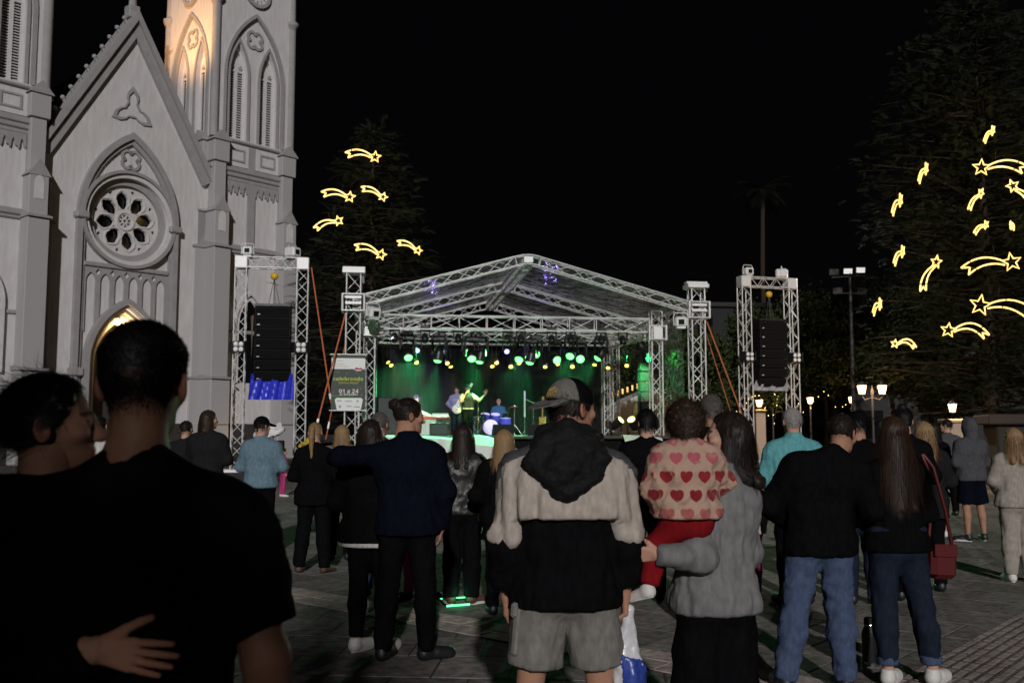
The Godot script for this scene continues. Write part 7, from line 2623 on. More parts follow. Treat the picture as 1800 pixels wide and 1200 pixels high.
func amp(label: String, at: Vector3, size: Vector3, head: bool) -> void:
	var t := thing("amplifier", label, "amplifier", at, ST_YAW)
	var b := MB.new()
	b.box(Vector3(0, size.y * 0.5, 0), size, Basis.IDENTITY, 0.02)
	put(t, "cabinet", b.done(), mats.black_plastic)
	var g := MB.new()
	g.box(Vector3(0, size.y * 0.5, size.z * 0.5 + 0.004), Vector3(size.x - 0.08, size.y - 0.08, 0.012), Basis.IDENTITY, 0.004)
	put(t, "grille", g.done(), mat("amp_grille", Color(0.06, 0.06, 0.065), 0.8))
	var e := MB.new()
	for s in [-1.0, 1.0]:
		e.box(Vector3(s * (size.x * 0.5 - 0.018), size.y * 0.5, size.z * 0.5), Vector3(0.03, size.y - 0.01, 0.03), Basis.IDENTITY, 0.008)
		e.box(Vector3(0, size.y * (0.5 + s * 0.485), size.z * 0.5), Vector3(size.x - 0.07, 0.025, 0.028), Basis.IDENTITY, 0.008)
	put(t, "edge_trim", e.done(), mats.pole_grey)
	if head:
		var h := MB.new()
		h.box(Vector3(0, size.y + 0.13, 0), Vector3(size.x * 0.86, 0.24, 0.26), Basis.IDENTITY, 0.02)
		put(t, "amp_head", h.done(), mats.black_plastic)
		var p := MB.new()
		p.box(Vector3(0, size.y + 0.13, 0.135), Vector3(size.x * 0.78, 0.1, 0.012), Basis.IDENTITY, 0.004)
		put(t, "control_panel", p.done(), mats.aluminium_plate)

func guitar(label: String, at: Vector3, bs: Basis, body: Material, neck: Material) -> void:
	var t := thing("electric_guitar", label, "guitar", at)
	var f := Field.new(Vector3(-0.22, -0.3, -0.06), Vector3(0.22, 0.25, 0.06), 0.016)
	f.ell(Vector3(0, -0.1, 0), Vector3(0.17, 0.16, 0.045), 0.03)
	f.ell(Vector3(0, 0.1, 0), Vector3(0.13, 0.12, 0.045), 0.06)
	f.ell(Vector3(0.1, 0.2, 0), Vector3(0.035, 0.06, 0.04), 0.03)
	f.ell(Vector3(-0.1, 0.19, 0), Vector3(0.035, 0.06, 0.04), 0.03)
	f.cut(Plane(Vector3(0, 0, 1), 0.024))
	f.cut(Plane(Vector3(0, 0, -1), 0.024))
	put(t, "body", f.mesh().done(), body, Transform3D(bs, Vector3.ZERO))
	var n := MB.new()
	n.box(Vector3(0, 0.48, 0.012), Vector3(0.05, 0.66, 0.026), Basis.IDENTITY, 0.008)
	n.box(Vector3(0.01, 0.88, 0.0), Vector3(0.085, 0.18, 0.02), Basis.IDENTITY, 0.006)
	put(t, "neck", n.done(), neck, Transform3D(bs, Vector3.ZERO))
	var h := MB.new()
	for k in 6:
		h.box(Vector3(0.062, 0.81 + k * 0.027, 0), Vector3(0.03, 0.012, 0.016))
	h.box(Vector3(0, -0.1, 0.028), Vector3(0.09, 0.03, 0.015))
	h.box(Vector3(0, 0.0, 0.028), Vector3(0.085, 0.02, 0.012))
	put(t, "hardware", h.done(), mats.chrome, Transform3D(bs, Vector3.ZERO))

# ---------------------------------------------------------------- the crowd
func heart_tex() -> Texture2D:
	var im := Image.create(256, 256, false, Image.FORMAT_RGB8)
	var rows := [Color(0.4, 0.085, 0.11), Color(0.25, 0.012, 0.018), Color(0.2, 0.008, 0.015), Color(0.36, 0.1, 0.09)]
	for y in 256:
		for x in 256:
			var cy := y % 64
			var row := y / 64
			var cx := (x + (32 if row % 2 else 0)) % 64
			var px := (cx - 32.0) / 24.0
			var py := -(cy - 34.0) / 24.0 + 0.1
			var q := px * px + py * py - 0.62
			var inside := q * q * q - px * px * py * py * py * 1.1 < 0.0
			var knit := 0.93 + 0.07 * sin(y * 1.57) * sin(x * 1.57)
			var c: Color = rows[row] if inside else Color(0.43, 0.29, 0.215)
			im.set_pixel(x, y, Color(c.r * knit, c.g * knit, c.b * knit).linear_to_srgb())
	return ImageTexture.create_from_image(im)

func people() -> void:
	var hm := mat("heart_knit", Color(1, 1, 1), 0.95)
	hm.albedo_texture = heart_tex()
	hm.uv1_triplanar = true
	hm.uv1_scale = Vector3.ONE * 3.3
	hm.uv1_offset = Vector3(0.1, 0.37, 0)
	hm.uv1_triplanar_sharpness = 4.0
	var relaxed_front_l := [Vector3(-0.27, 1.12, -0.02), Vector3(-0.06, 1.08, -0.2), Vector3(0, 0, 1), "relaxed"]
	var relaxed_front_r := [Vector3(0.27, 1.12, -0.02), Vector3(0.06, 1.12, -0.22), Vector3(0, 0, 1), "relaxed"]
	# the couple in front
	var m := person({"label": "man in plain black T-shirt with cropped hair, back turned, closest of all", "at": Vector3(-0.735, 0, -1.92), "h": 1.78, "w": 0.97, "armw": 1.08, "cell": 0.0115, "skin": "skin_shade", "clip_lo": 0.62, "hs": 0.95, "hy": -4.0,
		"la": [Vector3(-0.5, 1.39, 0.0), Vector3(-0.7, 1.36, -0.18), Vector3(0, -1, 0), "relaxed"], "ra": [Vector3(0.262, 1.12, 0.03), Vector3(0.26, 0.86, -0.05), Vector3(-1, 0, 0), "relaxed"],
		"wear": [{"n": "shirt", "k": "top", "m": "black_cotton", "e": 0.022, "hem": 0.8, "sl": 0.4, "fold": 0.016, "aw": 1.08}]})
	cropped_hair(m)
	person({"label": "woman in black with frizzy tied hair, face in profile toward the man", "at": Vector3(-1.01, 0, -2.12), "h": 1.69, "f": true, "hand": 0.86, "cell": 0.012, "skin": "skin_mid", "hs": 0.98, "hy": 72.0, "hp": 4.0, "clip_lo": 0.62,
		"ra": [Vector3(0.1, 1.13, 0.3), Vector3(0.3, 1.235, 0.415), Vector3(0, 0, -1), "flat", Vector3(1, -0.16, 0.02)],
		"wear": [{"n": "top", "k": "top", "m": "black_cotton", "e": 0.016, "hem": 0.85, "sl": 0.97}], "hair": {"k": "bun", "m": "hair_black", "bun": Vector3(0, 0.02, 0.125), "n": 5200, "sl": 0.07, "lift": 0.9, "frizz": 0.42, "sw": 0.0006, "line": 0.02, "rough": 0.01, "big": 1.04, "low": 0.05}})
	# embraced couple
	person({"label": "man in navy jacket with hair in a bun, arm round the woman", "at": Vector3(-0.73, 0, -6.85), "h": 1.79, "w": 0.94, "cell": 0.015, "skin": "skin_mid", "hy": 58.0, "hp": -4.0, "yaw": 6.0,
		"la": [Vector3(-0.43, 1.36, 0.16), Vector3(-0.56, 1.34, -0.1), Vector3(0, -1, 0), "relaxed", Vector3(0.2, -0.6, -1)], "ra": [Vector3(0.27, 1.12, 0.05), Vector3(0.23, 0.88, -0.03), Vector3(-1, 0, 0), "relaxed"], "ll": [Vector3(-0.088, 0.9, 0), Vector3(-0.13, 0.49, 0.0), Vector3(-0.15, 0.085, 0.06)], "rl": [Vector3(0.088, 0.9, 0), Vector3(0.12, 0.49, -0.02), Vector3(0.14, 0.085, 0.02)], "rt": -50.0, "lt": -5.0,
		"wear": [{"n": "jacket", "k": "top", "m": "navy_cloth", "e": 0.034, "hem": 0.83, "collar": 0.05, "fold": 0.014}, {"n": "jeans", "k": "pants", "m": "black_cloth", "e": 0.02, "to": 0.06, "fold": 0.013}], "shoes": "shoe_black", "hair": {"k": "bun", "m": "hair_dark", "n": 1500, "sw": 0.0012}})
	person({"label": "woman in black jacket with white shirt hem, held by the bun haired man", "at": Vector3(-1.03, 0, -7.1), "h": 1.65, "f": true, "cell": 0.015, "yaw": 4.0, "hy": 10.0, "hp": 6.0, "la": relaxed_front_l, "ra": relaxed_front_r, "skin": "skin_light",
		"ll": [Vector3(-0.085, 0.9, 0), Vector3(-0.085, 0.49, -0.01), Vector3(-0.09, 0.085, 0.03)], "rl": [Vector3(0.085, 0.9, 0), Vector3(0.11, 0.49, -0.02), Vector3(0.13, 0.085, 0.05)], "rt": -20.0, "lt": -25.0,
		"wear": [{"n": "shirt", "k": "top", "m": "white_cloth", "e": 0.026, "hem": 0.785, "sl": 0.0}, {"n": "jacket", "k": "top", "m": "black_cloth", "e": 0.036, "hem": 0.815, "fold": 0.013}, {"n": "leggings", "k": "pants", "m": "black_cloth", "e": 0.016, "to": 0.11, "fold": 0.006}], "shoes": "shoe_white", "sole": "rubber_white", "hair": {"k": "bob", "m": "hair_dark", "len": 0.15, "n": 1800, "sw": 0.0016, "wide": 1.15}})
	person({"label": "woman in black blazer and trousers with a blonde ponytail", "at": Vector3(-2.22, 0, -10.95), "h": 1.66, "f": true, "cell": 0.02, "yaw": 8.0, "la": relaxed_front_l, "ra": [Vector3(0.28, 1.14, 0.0), Vector3(0.1, 1.06, -0.22), Vector3(0, 0, 1), "relaxed"],
		"ll": [Vector3(-0.088, 0.9, 0), Vector3(-0.12, 0.49, 0), Vector3(-0.16, 0.085, 0.03)], "rl": [Vector3(0.088, 0.9, 0), Vector3(0.12, 0.49, 0), Vector3(0.15, 0.085, 0.03)],
		"wear": [{"n": "blazer", "k": "top", "m": "black_cloth", "e": 0.034, "hem": 0.78, "fold": 0.012}, {"n": "trousers", "k": "pants", "m": "black_cloth", "e": 0.022, "to": 0.06, "lw": 1.1}], "shoes": "shoe_brown", "hair": {"k": "pony", "m": "hair_blonde", "len": 0.3, "n": 700}})
	person({"label": "man in light blue jumper and black cap with arms folded", "at": Vector3(-3.17, 0, -12.3), "h": 1.74, "cell": 0.021, "hy": 30.0, "yaw": 5.0, "la": [Vector3(-0.27, 1.12, 0.0), Vector3(0.0, 1.14, -0.22), Vector3(0, 0, 1), "fist"], "ra": [Vector3(0.29, 1.12, 0.0), Vector3(0.02, 1.08, -0.25), Vector3(0, 0, 1), "fist"],
		"wear": [{"n": "jumper", "k": "top", "m": "light_blue_knit", "e": 0.03, "hem": 0.86, "collar": 0.02}, {"n": "trousers", "k": "pants", "m": "black_cloth", "e": 0.02}], "shoes": "shoe_black", "hair": {"k": "short", "m": "hair_dark", "n": 400}, "hat": {"k": "cap", "m": "black_cloth"}})
	person({"label": "woman in brown black leather jacket with long dark hair, hand on hip", "at": Vector3(-0.46, 0, -9.0), "h": 1.63, "f": true, "cell": 0.017, "hp": 4.0, "la": relaxed_front_l, "ra": [Vector3(0.4, 1.12, 0.06), Vector3(0.2, 0.98, -0.08), Vector3(-1, 0, 0), "relaxed"], "lt": 18.0, "rt": -45.0,
		"wear": [{"n": "jacket", "k": "top", "m": "black_leather", "e": 0.034, "hem": 0.87, "fold": 0.02}, {"n": "trousers", "k": "pants", "m": "black_cloth", "e": 0.022, "to": 0.07, "lw": 1.15}], "shoes": "shoe_brown", "sole": "rubber_white", "hair": {"k": "long", "m": "hair_dark", "len": 0.3, "n": 1700, "sw": 0.0016}})
	person({"label": "short woman with straight blonde hair in dark clothes beside the capped man", "at": Vector3(-0.07, 0, -8.5), "h": 1.58, "f": true, "cell": 0.017, "hp": 4.0, "la": relaxed_front_l, "ra": relaxed_front_r,
		"wear": [{"n": "coat", "k": "top", "m": "black_cloth", "e": 0.034, "hem": 0.7}, {"n": "trousers", "k": "pants", "m": "black_cloth", "e": 0.02}], "shoes": "shoe_black", "hair": {"k": "long", "m": "hair_blonde", "len": 0.27, "n": 1800, "sw": 0.0016}})
	# man in the two-tone jacket
	var jm := person({"label": "man in beige and black hooded jacket, grey shorts and backwards cap", "at": Vector3(0.225, 0, -4.1), "h": 1.78, "w": 0.96, "cell": 0.012, "bcell": 0.014, "skin": "skin_mid", "hy": 52.0, "hp": -1.0, "hr": 0.0, "head": Vector3(0.03, 1.63, -0.03),
		"la": [Vector3(-0.245, 1.12, 0.04), Vector3(-0.245, 0.87, -0.06), Vector3(1, 0, 0), "relaxed"], "ra": [Vector3(0.245, 1.12, 0.04), Vector3(0.24, 0.885, 0.0), Vector3(-1, 0, 0), "grip", Vector3(0, -1, 0)],
		"ll": [Vector3(-0.105, 0.9, 0), Vector3(-0.15, 0.49, -0.01), Vector3(-0.16, 0.085, 0.02)], "rl": [Vector3(0.105, 0.9, 0), Vector3(0.14, 0.49, -0.01), Vector3(0.12, 0.085, 0.02)],
		"wear": [{"n": "jacket_body", "k": "top", "m": "black_cloth", "e": 0.034, "hem": 0.835, "s0": 0.57, "sl": 0.92, "es": 0.034, "from": 1.245, "fold": 0.02, "hemr": 0.01},
			{"n": "jacket_yoke", "k": "top", "m": "beige_cloth", "e": 0.044, "hem": 1.195, "sl": 0.59, "es": 0.008, "fold": 0.034, "bias": 0.35, "fr": Vector3(10, 1.3, 10)},
			{"n": "shoulder_panel", "k": "top", "m": "dark_grey_panel", "e": 0.054, "bias": 0.35, "hem": 1.3, "sl": 0.3, "cut": Plane(Vector3(0, -0.55, 0.835), -0.742), "es": 0.02, "fold": 0.034, "fr": Vector3(10, 1.3, 10)},
			{"n": "hood", "k": "top", "m": "black_hood", "body": false, "sl": 0.0, "hood": true, "hem": 1.3, "fold": 0.036, "fr": Vector3(6, 9, 6)},
			{"n": "shorts", "k": "shorts", "m": "grey_shorts", "e": 0.03, "to": 0.6, "lw": 1.25, "top": 0.92, "fold": 0.02, "fr": Vector3(7, 3, 7)}],
		"shoes": "shoe_black", "hair": {"k": "short", "m": "hair_dark", "n": 2500, "sw": 0.0009, "sl": 0.03}, "hat": {"k": "cap", "m": "grey_cap_cloth", "m2": "black_cloth", "back": true, "brim": "grey_cap_cloth"}})
	# gold embroidery on the panel of the cap
	var hx: Transform3D = jm.get_meta("hx")
	var em := MB.new()
	for e in [[0.0, 0.085, 0.5], [0.0, 0.06, 1.0], [0.004, 0.072, 0.8]]:
		var pts := PackedVector3Array()
		for k in 26:
			var u := k / 25.0
			var x: float = (u - 0.5) * 0.075 * e[2]
			var yy: float = e[1] + 0.011 * sin(u * 31.0 + e[0] * 900.0) * e[2] + 0.012 * (u - 0.5)
			var el := sqrt(maxf(0.01, 1.0 - pow(x / 0.0875, 2) - pow((yy - 0.042) / 0.094, 2)))
			pts.append(hx * Vector3(x, yy, 0.012 + 0.109 * el + 0.001))
		em.path(pts, 0.0009, 5)
	put(jm, "cap_lettering", em.done(), mats.gold_thread)
	# cargo pocket on the shorts
	var cp := MB.new()
	cp.box(Vector3(-0.205, 0.76, 0.02), Vector3(0.035, 0.2, 0.16), Basis(Vector3.BACK, -0.08), 0.012)
	cp.box(Vector3(-0.212, 0.845, 0.02), Vector3(0.035, 0.06, 0.17), Basis(Vector3.BACK, -0.08), 0.01)
	put(jm, "cargo_pocket", cp.done(), mats.grey_shorts)
	# toddler and the woman carrying her
	person({"label": "curly haired toddler in heart patterned jumper carried by the denim jacketed woman", "at": Vector3(0.73, 0.7, -4.08), "h": 0.96, "hs": 1.34, "w": 0.84, "cell": 0.0115, "yaw": -6.0, "hy": 8.0,
		"la": [Vector3(-0.25, 1.15, -0.02), Vector3(-0.14, 1.0, -0.24), Vector3(0, 0, 1), "fist"], "ra": [Vector3(0.3, 1.2, -0.06), Vector3(0.34, 1.22, -0.3), Vector3(0, -1, 0), "fist"],
		"ll": [Vector3(-0.088, 0.88, 0), Vector3(-0.22, 0.72, -0.08), Vector3(-0.31, 0.42, 0.02)], "rl": [Vector3(0.088, 0.88, 0), Vector3(0.2, 0.8, -0.24), Vector3(0.22, 0.5, -0.26)], "lt": 30.0,
		"wear": [{"n": "jumper", "k": "top", "m": "heart_knit", "e": 0.055, "hem": 0.93, "hemr": -0.012, "fold": 0.022, "bias": 0.2, "fr": Vector3(14, 12, 14)}, {"n": "leggings", "k": "pants", "m": "red_cloth", "e": 0.034, "to": 0.43, "top": 1.02, "fold": 0.006}], "shoes": "shoe_white", "sole": "rubber_white", "hair": {"k": "curly", "m": "hair_brown", "n": 4500, "sl": 0.05, "sw": 0.0011, "line": 0.06}})
	person({"label": "smiling dark haired woman in pale denim jacket carrying a toddler", "at": Vector3(0.87, 0, -4.22), "h": 1.65, "f": true, "head": Vector3(0.085, 1.632, -0.03), "neck": Vector3(0.035, 1.475, 0.01), "cell": 0.0125, "hy": -66.0, "hp": 3.0, "yaw": -8.0, "w": 0.7,
		"la": [Vector3(-0.12, 1.11, 0.16), Vector3(-0.31, 1.13, 0.17), Vector3(0, 0.3, -1), "grip", Vector3(-1, 0, -0.3)], "ra": [Vector3(0.165, 1.1, -0.04), Vector3(0.02, 1.1, -0.24), Vector3(0, 0, 1), "relaxed"],
		"wear": [{"n": "denim_jacket", "k": "top", "m": "pale_denim", "e": 0.03, "es": 0.016, "hem": 0.85, "hemr": -0.028, "collar": 0.035, "fold": 0.03, "bias": 0.35, "fr": Vector3(9, 2.0, 9)}, {"n": "trousers", "k": "pants", "m": "black_cloth", "e": 0.024, "to": 0.07, "lw": 1.4, "top": 0.93}], "shoes": "shoe_black", "hair": {"k": "bob", "m": "hair_dark", "len": 0.2, "n": 2600, "sw": 0.0011, "wide": 1.05, "line": 0.022}})
	person({"label": "dark haired man in black shirt behind the toddler's shoulder", "at": Vector3(1.27, 0, -9.2), "h": 1.76, "cell": 0.018, "skin": "skin_light", "hy": -20.0, "la": relaxed_front_l, "ra": relaxed_front_r, "wear": [{"n": "shirt", "k": "top", "m": "black_cloth", "e": 0.026, "hem": 0.85}, {"n": "trousers", "k": "pants", "m": "black_cloth", "e": 0.02}], "shoes": "shoe_black", "hair": {"k": "short", "m": "hair_black", "n": 1400, "big": 1.1, "sl": 0.05, "lift": 0.7}})
	person({"label": "tall grey haired man standing behind toddler and woman", "at": Vector3(1.58, 0, -7.7), "h": 1.85, "w": 1.1, "cell": 0.018, "skin": "skin_mid", "hy": -10.0, "la": relaxed_front_l, "ra": relaxed_front_r, "wear": [{"n": "jacket", "k": "top", "m": "black_cloth", "e": 0.034, "hem": 0.82}, {"n": "trousers", "k": "pants", "m": "black_cloth", "e": 0.02}], "shoes": "shoe_black", "hair": {"k": "short", "m": "hair_ash", "n": 1400, "sl": 0.03}})
	person({"label": "white haired man in shiny teal jacket, legs in dark trousers", "at": Vector3(2.6, 0, -9.0), "h": 1.77, "cell": 0.017, "hy": -4.0, "yaw": -4.0, "la": [Vector3(-0.29, 1.12, -0.02), Vector3(-0.1, 1.0, -0.22), Vector3(0, 0, 1), "relaxed"], "ra": relaxed_front_r, "wear": [{"n": "jacket", "k": "top", "m": "teal_shell", "e": 0.04, "hem": 0.86, "collar": 0.06, "fold": 0.026, "fr": Vector3(8, 3, 8)}, {"n": "trousers", "k": "pants", "m": "black_cloth", "e": 0.02}], "shoes": "shoe_black", "hair": {"k": "short", "m": "hair_grey", "n": 1400, "sl": 0.03}})
	# couple on the right
	person({"label": "man in black sweater and blue jeans leaning toward the long haired woman", "at": Vector3(1.9, 0, -6.05), "h": 1.72, "cell": 0.015, "skin": "skin_mid", "hy": 34.0, "hp": -16.0, "yaw": 8.0, "head": Vector3(0.17, 1.575, -0.08), "neck": Vector3(0.1, 1.45, 0.0), "ls": Vector3(-0.12, 1.37, 0.01), "rs": Vector3(0.24, 1.33, 0.0),
		"la": [Vector3(-0.31, 1.13, 0.02), Vector3(-0.15, 0.98, -0.18), Vector3(0, 0, 1), "relaxed"], "ra": [Vector3(0.33, 1.1, -0.02), Vector3(0.2, 1.0, -0.22), Vector3(0, 0, 1), "relaxed"],
		"ll": [Vector3(-0.088, 0.9, 0), Vector3(-0.16, 0.49, 0.0), Vector3(-0.24, 0.085, 0.05)], "rl": [Vector3(0.088, 0.9, 0), Vector3(0.11, 0.49, -0.02), Vector3(0.13, 0.085, 0.0)],
		"wear": [{"n": "sweater", "k": "top", "m": "black_cloth", "e": 0.03, "hem": 0.83, "fold": 0.016, "bias": 0.3}, {"n": "jeans", "k": "pants", "m": "blue_denim", "e": 0.024, "to": 0.05, "lw": 1.1, "fold": 0.018, "fr": Vector3(8, 9, 8)}], "shoes": "shoe_black", "hair": {"k": "short", "m": "hair_dark", "n": 1500, "sl": 0.014, "sw": 0.0009, "lift": 0.8, "low": 0.03}})
	person({"label": "woman with very long brown hair, black top and cuffed jeans", "at": Vector3(2.43, 0, -6.2), "h": 1.66, "f": true, "w": 0.9, "cell": 0.015, "skin": "skin_light", "hy": -8.0, "yaw": -4.0, "la": [Vector3(-0.24, 1.1, -0.05), Vector3(-0.1, 1.0, -0.22), Vector3(0, 0, 1), "relaxed"], "ra": [Vector3(0.24, 1.1, -0.02), Vector3(0.18, 0.95, -0.2), Vector3(-1, 0, 0), "relaxed"],
		"ll": [Vector3(-0.09, 0.9, 0), Vector3(-0.1, 0.49, 0.0), Vector3(-0.1, 0.085, 0.03)], "rl": [Vector3(0.09, 0.9, 0), Vector3(0.16, 0.49, 0.0), Vector3(0.2, 0.085, 0.04)], "rt": -50.0, "lt": -40.0,
		"wear": [{"n": "top", "k": "top", "m": "black_cotton", "e": 0.024, "hem": 0.86}, {"n": "jeans", "k": "pants", "m": "dark_denim", "e": 0.022, "to": 0.14, "lw": 1.05, "fold": 0.014}, {"n": "jean_cuffs", "k": "pants", "m": "blue_denim", "e": 0.025, "to": 0.13, "top": 0.19, "lw": 1.06, "fold": 0.003}], "shoes": "shoe_white", "sole": "rubber_white", "hair": {"k": "long", "m": "hair_brown", "len": 0.5, "n": 3400, "sw": 0.0012, "wide": 0.95}})
	person({"label": "man in black cap and T-shirt glimpsed between the leaning couple", "at": Vector3(3.2, 0, -9.0), "h": 1.74, "cell": 0.019, "skin": "skin_mid", "hy": -30.0, "la": relaxed_front_l, "ra": relaxed_front_r, "wear": [{"n": "shirt", "k": "top", "m": "black_cotton", "e": 0.024, "hem": 0.86, "sl": 0.42}, {"n": "jeans", "k": "pants", "m": "dark_denim", "e": 0.02}], "shoes": "shoe_black", "hair": {"k": "short", "m": "hair_black", "n": 500}, "hat": {"k": "cap", "m": "black_cloth"}})
	person({"label": "tall figure in black with dark hair piled high behind the long haired woman", "at": Vector3(3.72, 0, -9.2), "h": 1.78, "f": true, "cell": 0.02, "hy": 30.0, "la": relaxed_front_l, "ra": relaxed_front_r, "wear": [{"n": "coat", "k": "top", "m": "black_cloth", "e": 0.03, "hem": 0.7}, {"n": "trousers", "k": "pants", "m": "black_cloth", "e": 0.02}], "shoes": "shoe_black", "hair": {"k": "bun", "m": "hair_black", "bun": Vector3(0, 0.13, 0.05), "n": 900, "big": 1.1, "lift": 0.7}})
	person({"label": "blonde woman in dark coat just past the piled dark hair", "at": Vector3(4.12, 0, -9.7), "h": 1.66, "f": true, "cell": 0.02, "hy": 12.0, "la": relaxed_front_l, "ra": relaxed_front_r, "wear": [{"n": "coat", "k": "top", "m": "charcoal_cloth", "e": 0.03, "hem": 0.75}, {"n": "trousers", "k": "pants", "m": "black_cloth", "e": 0.02}], "shoes": "shoe_black", "hair": {"k": "long", "m": "hair_blonde", "len": 0.32, "n": 900}})
	person({"label": "woman in black coat over a pale denim skirt and white shoes", "at": Vector3(6.3, 0, -14.5), "h": 1.68, "f": true, "cell": 0.024, "yaw": -12.0, "la": relaxed_front_l, "ra": relaxed_front_r, "wear": [{"n": "coat", "k": "top", "m": "black_cloth", "e": 0.035, "hem": 0.62}, {"n": "denim_skirt", "k": "skirt", "m": "blue_denim", "e": 0.0, "to": 0.3}], "shoes": "shoe_white", "hair": {"k": "bob", "m": "hair_dark", "len": 0.17, "n": 500}})
	person({"label": "man in grey hoodie with the hood up and navy shorts", "at": Vector3(6.62, 0, -14.05), "h": 1.74, "cell": 0.022, "yaw": -18.0, "la": [Vector3(-0.26, 1.12, 0.0), Vector3(-0.12, 0.97, -0.2), Vector3(0, 0, 1), "relaxed"], "ra": [Vector3(0.26, 1.12, 0.0), Vector3(0.12, 0.97, -0.2), Vector3(0, 0, 1), "relaxed"], "skin": "skin_mid",
		"ll": [Vector3(-0.09, 0.9, 0), Vector3(-0.11, 0.49, 0.0), Vector3(-0.12, 0.085, 0.02)], "rl": [Vector3(0.09, 0.9, 0), Vector3(0.14, 0.49, 0.0), Vector3(0.17, 0.085, 0.02)], "lt": 40.0, "rt": -30.0,
		"wear": [{"n": "hoodie", "k": "top", "m": "grey_fleece", "e": 0.04, "hem": 0.86}, {"n": "hood", "k": "hoodup", "m": "grey_fleece"}, {"n": "shorts", "k": "shorts", "m": "navy_cloth", "e": 0.03, "to": 0.53, "lw": 1.3}], "shoes": "shoe_black", "sole": "rubber_white"})
	person({"label": "blonde woman in cream jacket and trousers at the picture's edge", "at": Vector3(5.32, 0, -10.3), "h": 1.6, "f": true, "cell": 0.019, "yaw": 12.0, "la": [Vector3(-0.25, 1.14, 0.02), Vector3(-0.14, 0.98, -0.18), Vector3(0, 0, 1), "relaxed"], "ra": relaxed_front_r, "ll": [Vector3(-0.085, 0.9, 0), Vector3(-0.09, 0.49, 0.0), Vector3(-0.1, 0.085, 0.05)], "wear": [{"n": "jacket", "k": "top", "m": "cream_suit", "e": 0.03, "hem": 0.84}, {"n": "trousers", "k": "pants", "m": "cream_suit", "e": 0.024, "to": 0.08, "lw": 1.15, "fold": 0.015}], "shoes": "shoe_white", "sole": "rubber_white", "hair": {"k": "long", "m": "hair_blonde", "len": 0.28, "n": 1100}})
	person({"label": "small girl in pink far off below the speaker mast", "at": Vector3(-5.48, 0, -23.3), "h": 1.15, "hs": 1.15, "f": true, "cell": 0.026, "yaw": 60.0, "wear": [{"n": "top", "k": "top", "m": "pink_cloth", "e": 0.03, "hem": 0.85}, {"n": "leggings", "k": "pants", "m": "pink_cloth", "e": 0.015}], "shoes": "shoe_white", "hair": {"k": "pony", "m": "hair_brown", "len": 0.2, "n": 200}})
	person({"label": "person in dark jacket with tied brown hair before the church plinth", "at": Vector3(-4.1, 0, -13.1), "h": 1.84, "cell": 0.022, "hy": 40.0, "yaw": 10.0, "la": relaxed_front_l, "ra": relaxed_front_r, "wear": [{"n": "jacket", "k": "top", "m": "charcoal_cloth", "e": 0.034, "hem": 0.8}, {"n": "trousers", "k": "pants", "m": "black_cloth", "e": 0.02}], "shoes": "shoe_black", "hair": {"k": "bob", "m": "hair_brown", "len": 0.14, "n": 600}})
	person({"label": "person in dark jacket half hidden beside the brown haired one", "at": Vector3(-4.5, 0, -13.4), "h": 1.7, "cell": 0.024, "hy": 10.0, "la": relaxed_front_l, "ra": relaxed_front_r, "wear": [{"n": "jacket", "k": "top", "m": "charcoal_cloth", "e": 0.034, "hem": 0.8}, {"n": "trousers", "k": "pants", "m": "black_cloth", "e": 0.02}], "shoes": "shoe_black", "hair": {"k": "short", "m": "hair_dark", "n": 300}})
	person({"label": "dark haired onlooker glimpsed between the two closest faces", "at": Vector3(-5.1, 0, -12.0), "h": 1.74, "cell": 0.024, "la": relaxed_front_l, "ra": relaxed_front_r, "wear": [{"n": "shirt", "k": "top", "m": "white_cloth", "e": 0.03, "hem": 0.8}, {"n": "trousers", "k": "pants", "m": "black_cloth", "e": 0.02}], "shoes": "shoe_black", "hair": {"k": "short", "m": "hair_black", "n": 400}})
	person({"label": "grey haired onlooker in jeans beyond the embraced couple", "at": Vector3(-1.28, 0, -9.4), "h": 1.74, "cell": 0.02, "hy": 20.0, "la": relaxed_front_l, "ra": relaxed_front_r, "wear": [{"n": "jacket", "k": "top", "m": "charcoal_cloth", "e": 0.03, "hem": 0.84}, {"n": "jeans", "k": "pants", "m": "blue_denim", "e": 0.02}], "shoes": "shoe_black", "hair": {"k": "short", "m": "hair_ash", "n": 600}})
	person({"label": "girl in pink trousers mostly hidden by the bun haired man", "at": Vector3(-0.88, 0, -9.25), "h": 1.4, "f": true, "cell": 0.02, "yaw": 10.0, "la": relaxed_front_l, "ra": relaxed_front_r, "wear": [{"n": "top", "k": "top", "m": "black_cloth", "e": 0.03, "hem": 0.84}, {"n": "trousers", "k": "pants", "m": "pink_cloth", "e": 0.02}], "shoes": "shoe_black", "hair": {"k": "short", "m": "hair_dark", "n": 300}, "lt": 40.0, "rt": -40.0})
	person({"label": "child in pink leggings seen past the denim jacket's hem", "at": Vector3(2.3, 0, -9.5), "h": 1.2, "hs": 1.12, "f": true, "cell": 0.02, "yaw": -10.0, "wear": [{"n": "top", "k": "top", "m": "beige_cloth", "e": 0.03, "hem": 0.84}, {"n": "leggings", "k": "pants", "m": "pink_cloth", "e": 0.015}], "shoes": "shoe_white", "hair": {"k": "bob", "m": "hair_brown", "len": 0.14, "n": 300}})
	person({"label": "woman with patterned top and fair hair under the banner", "at": Vector3(-2.1, 0, -12.0), "h": 1.64, "f": true, "cell": 0.022, "la": relaxed_front_l, "ra": relaxed_front_r, "wear": [{"n": "top", "k": "top", "m": "plaid_shirt", "e": 0.03, "hem": 0.84}, {"n": "trousers", "k": "pants", "m": "black_cloth", "e": 0.02}], "shoes": "shoe_black", "hair": {"k": "long", "m": "hair_blonde", "len": 0.24, "n": 500}})
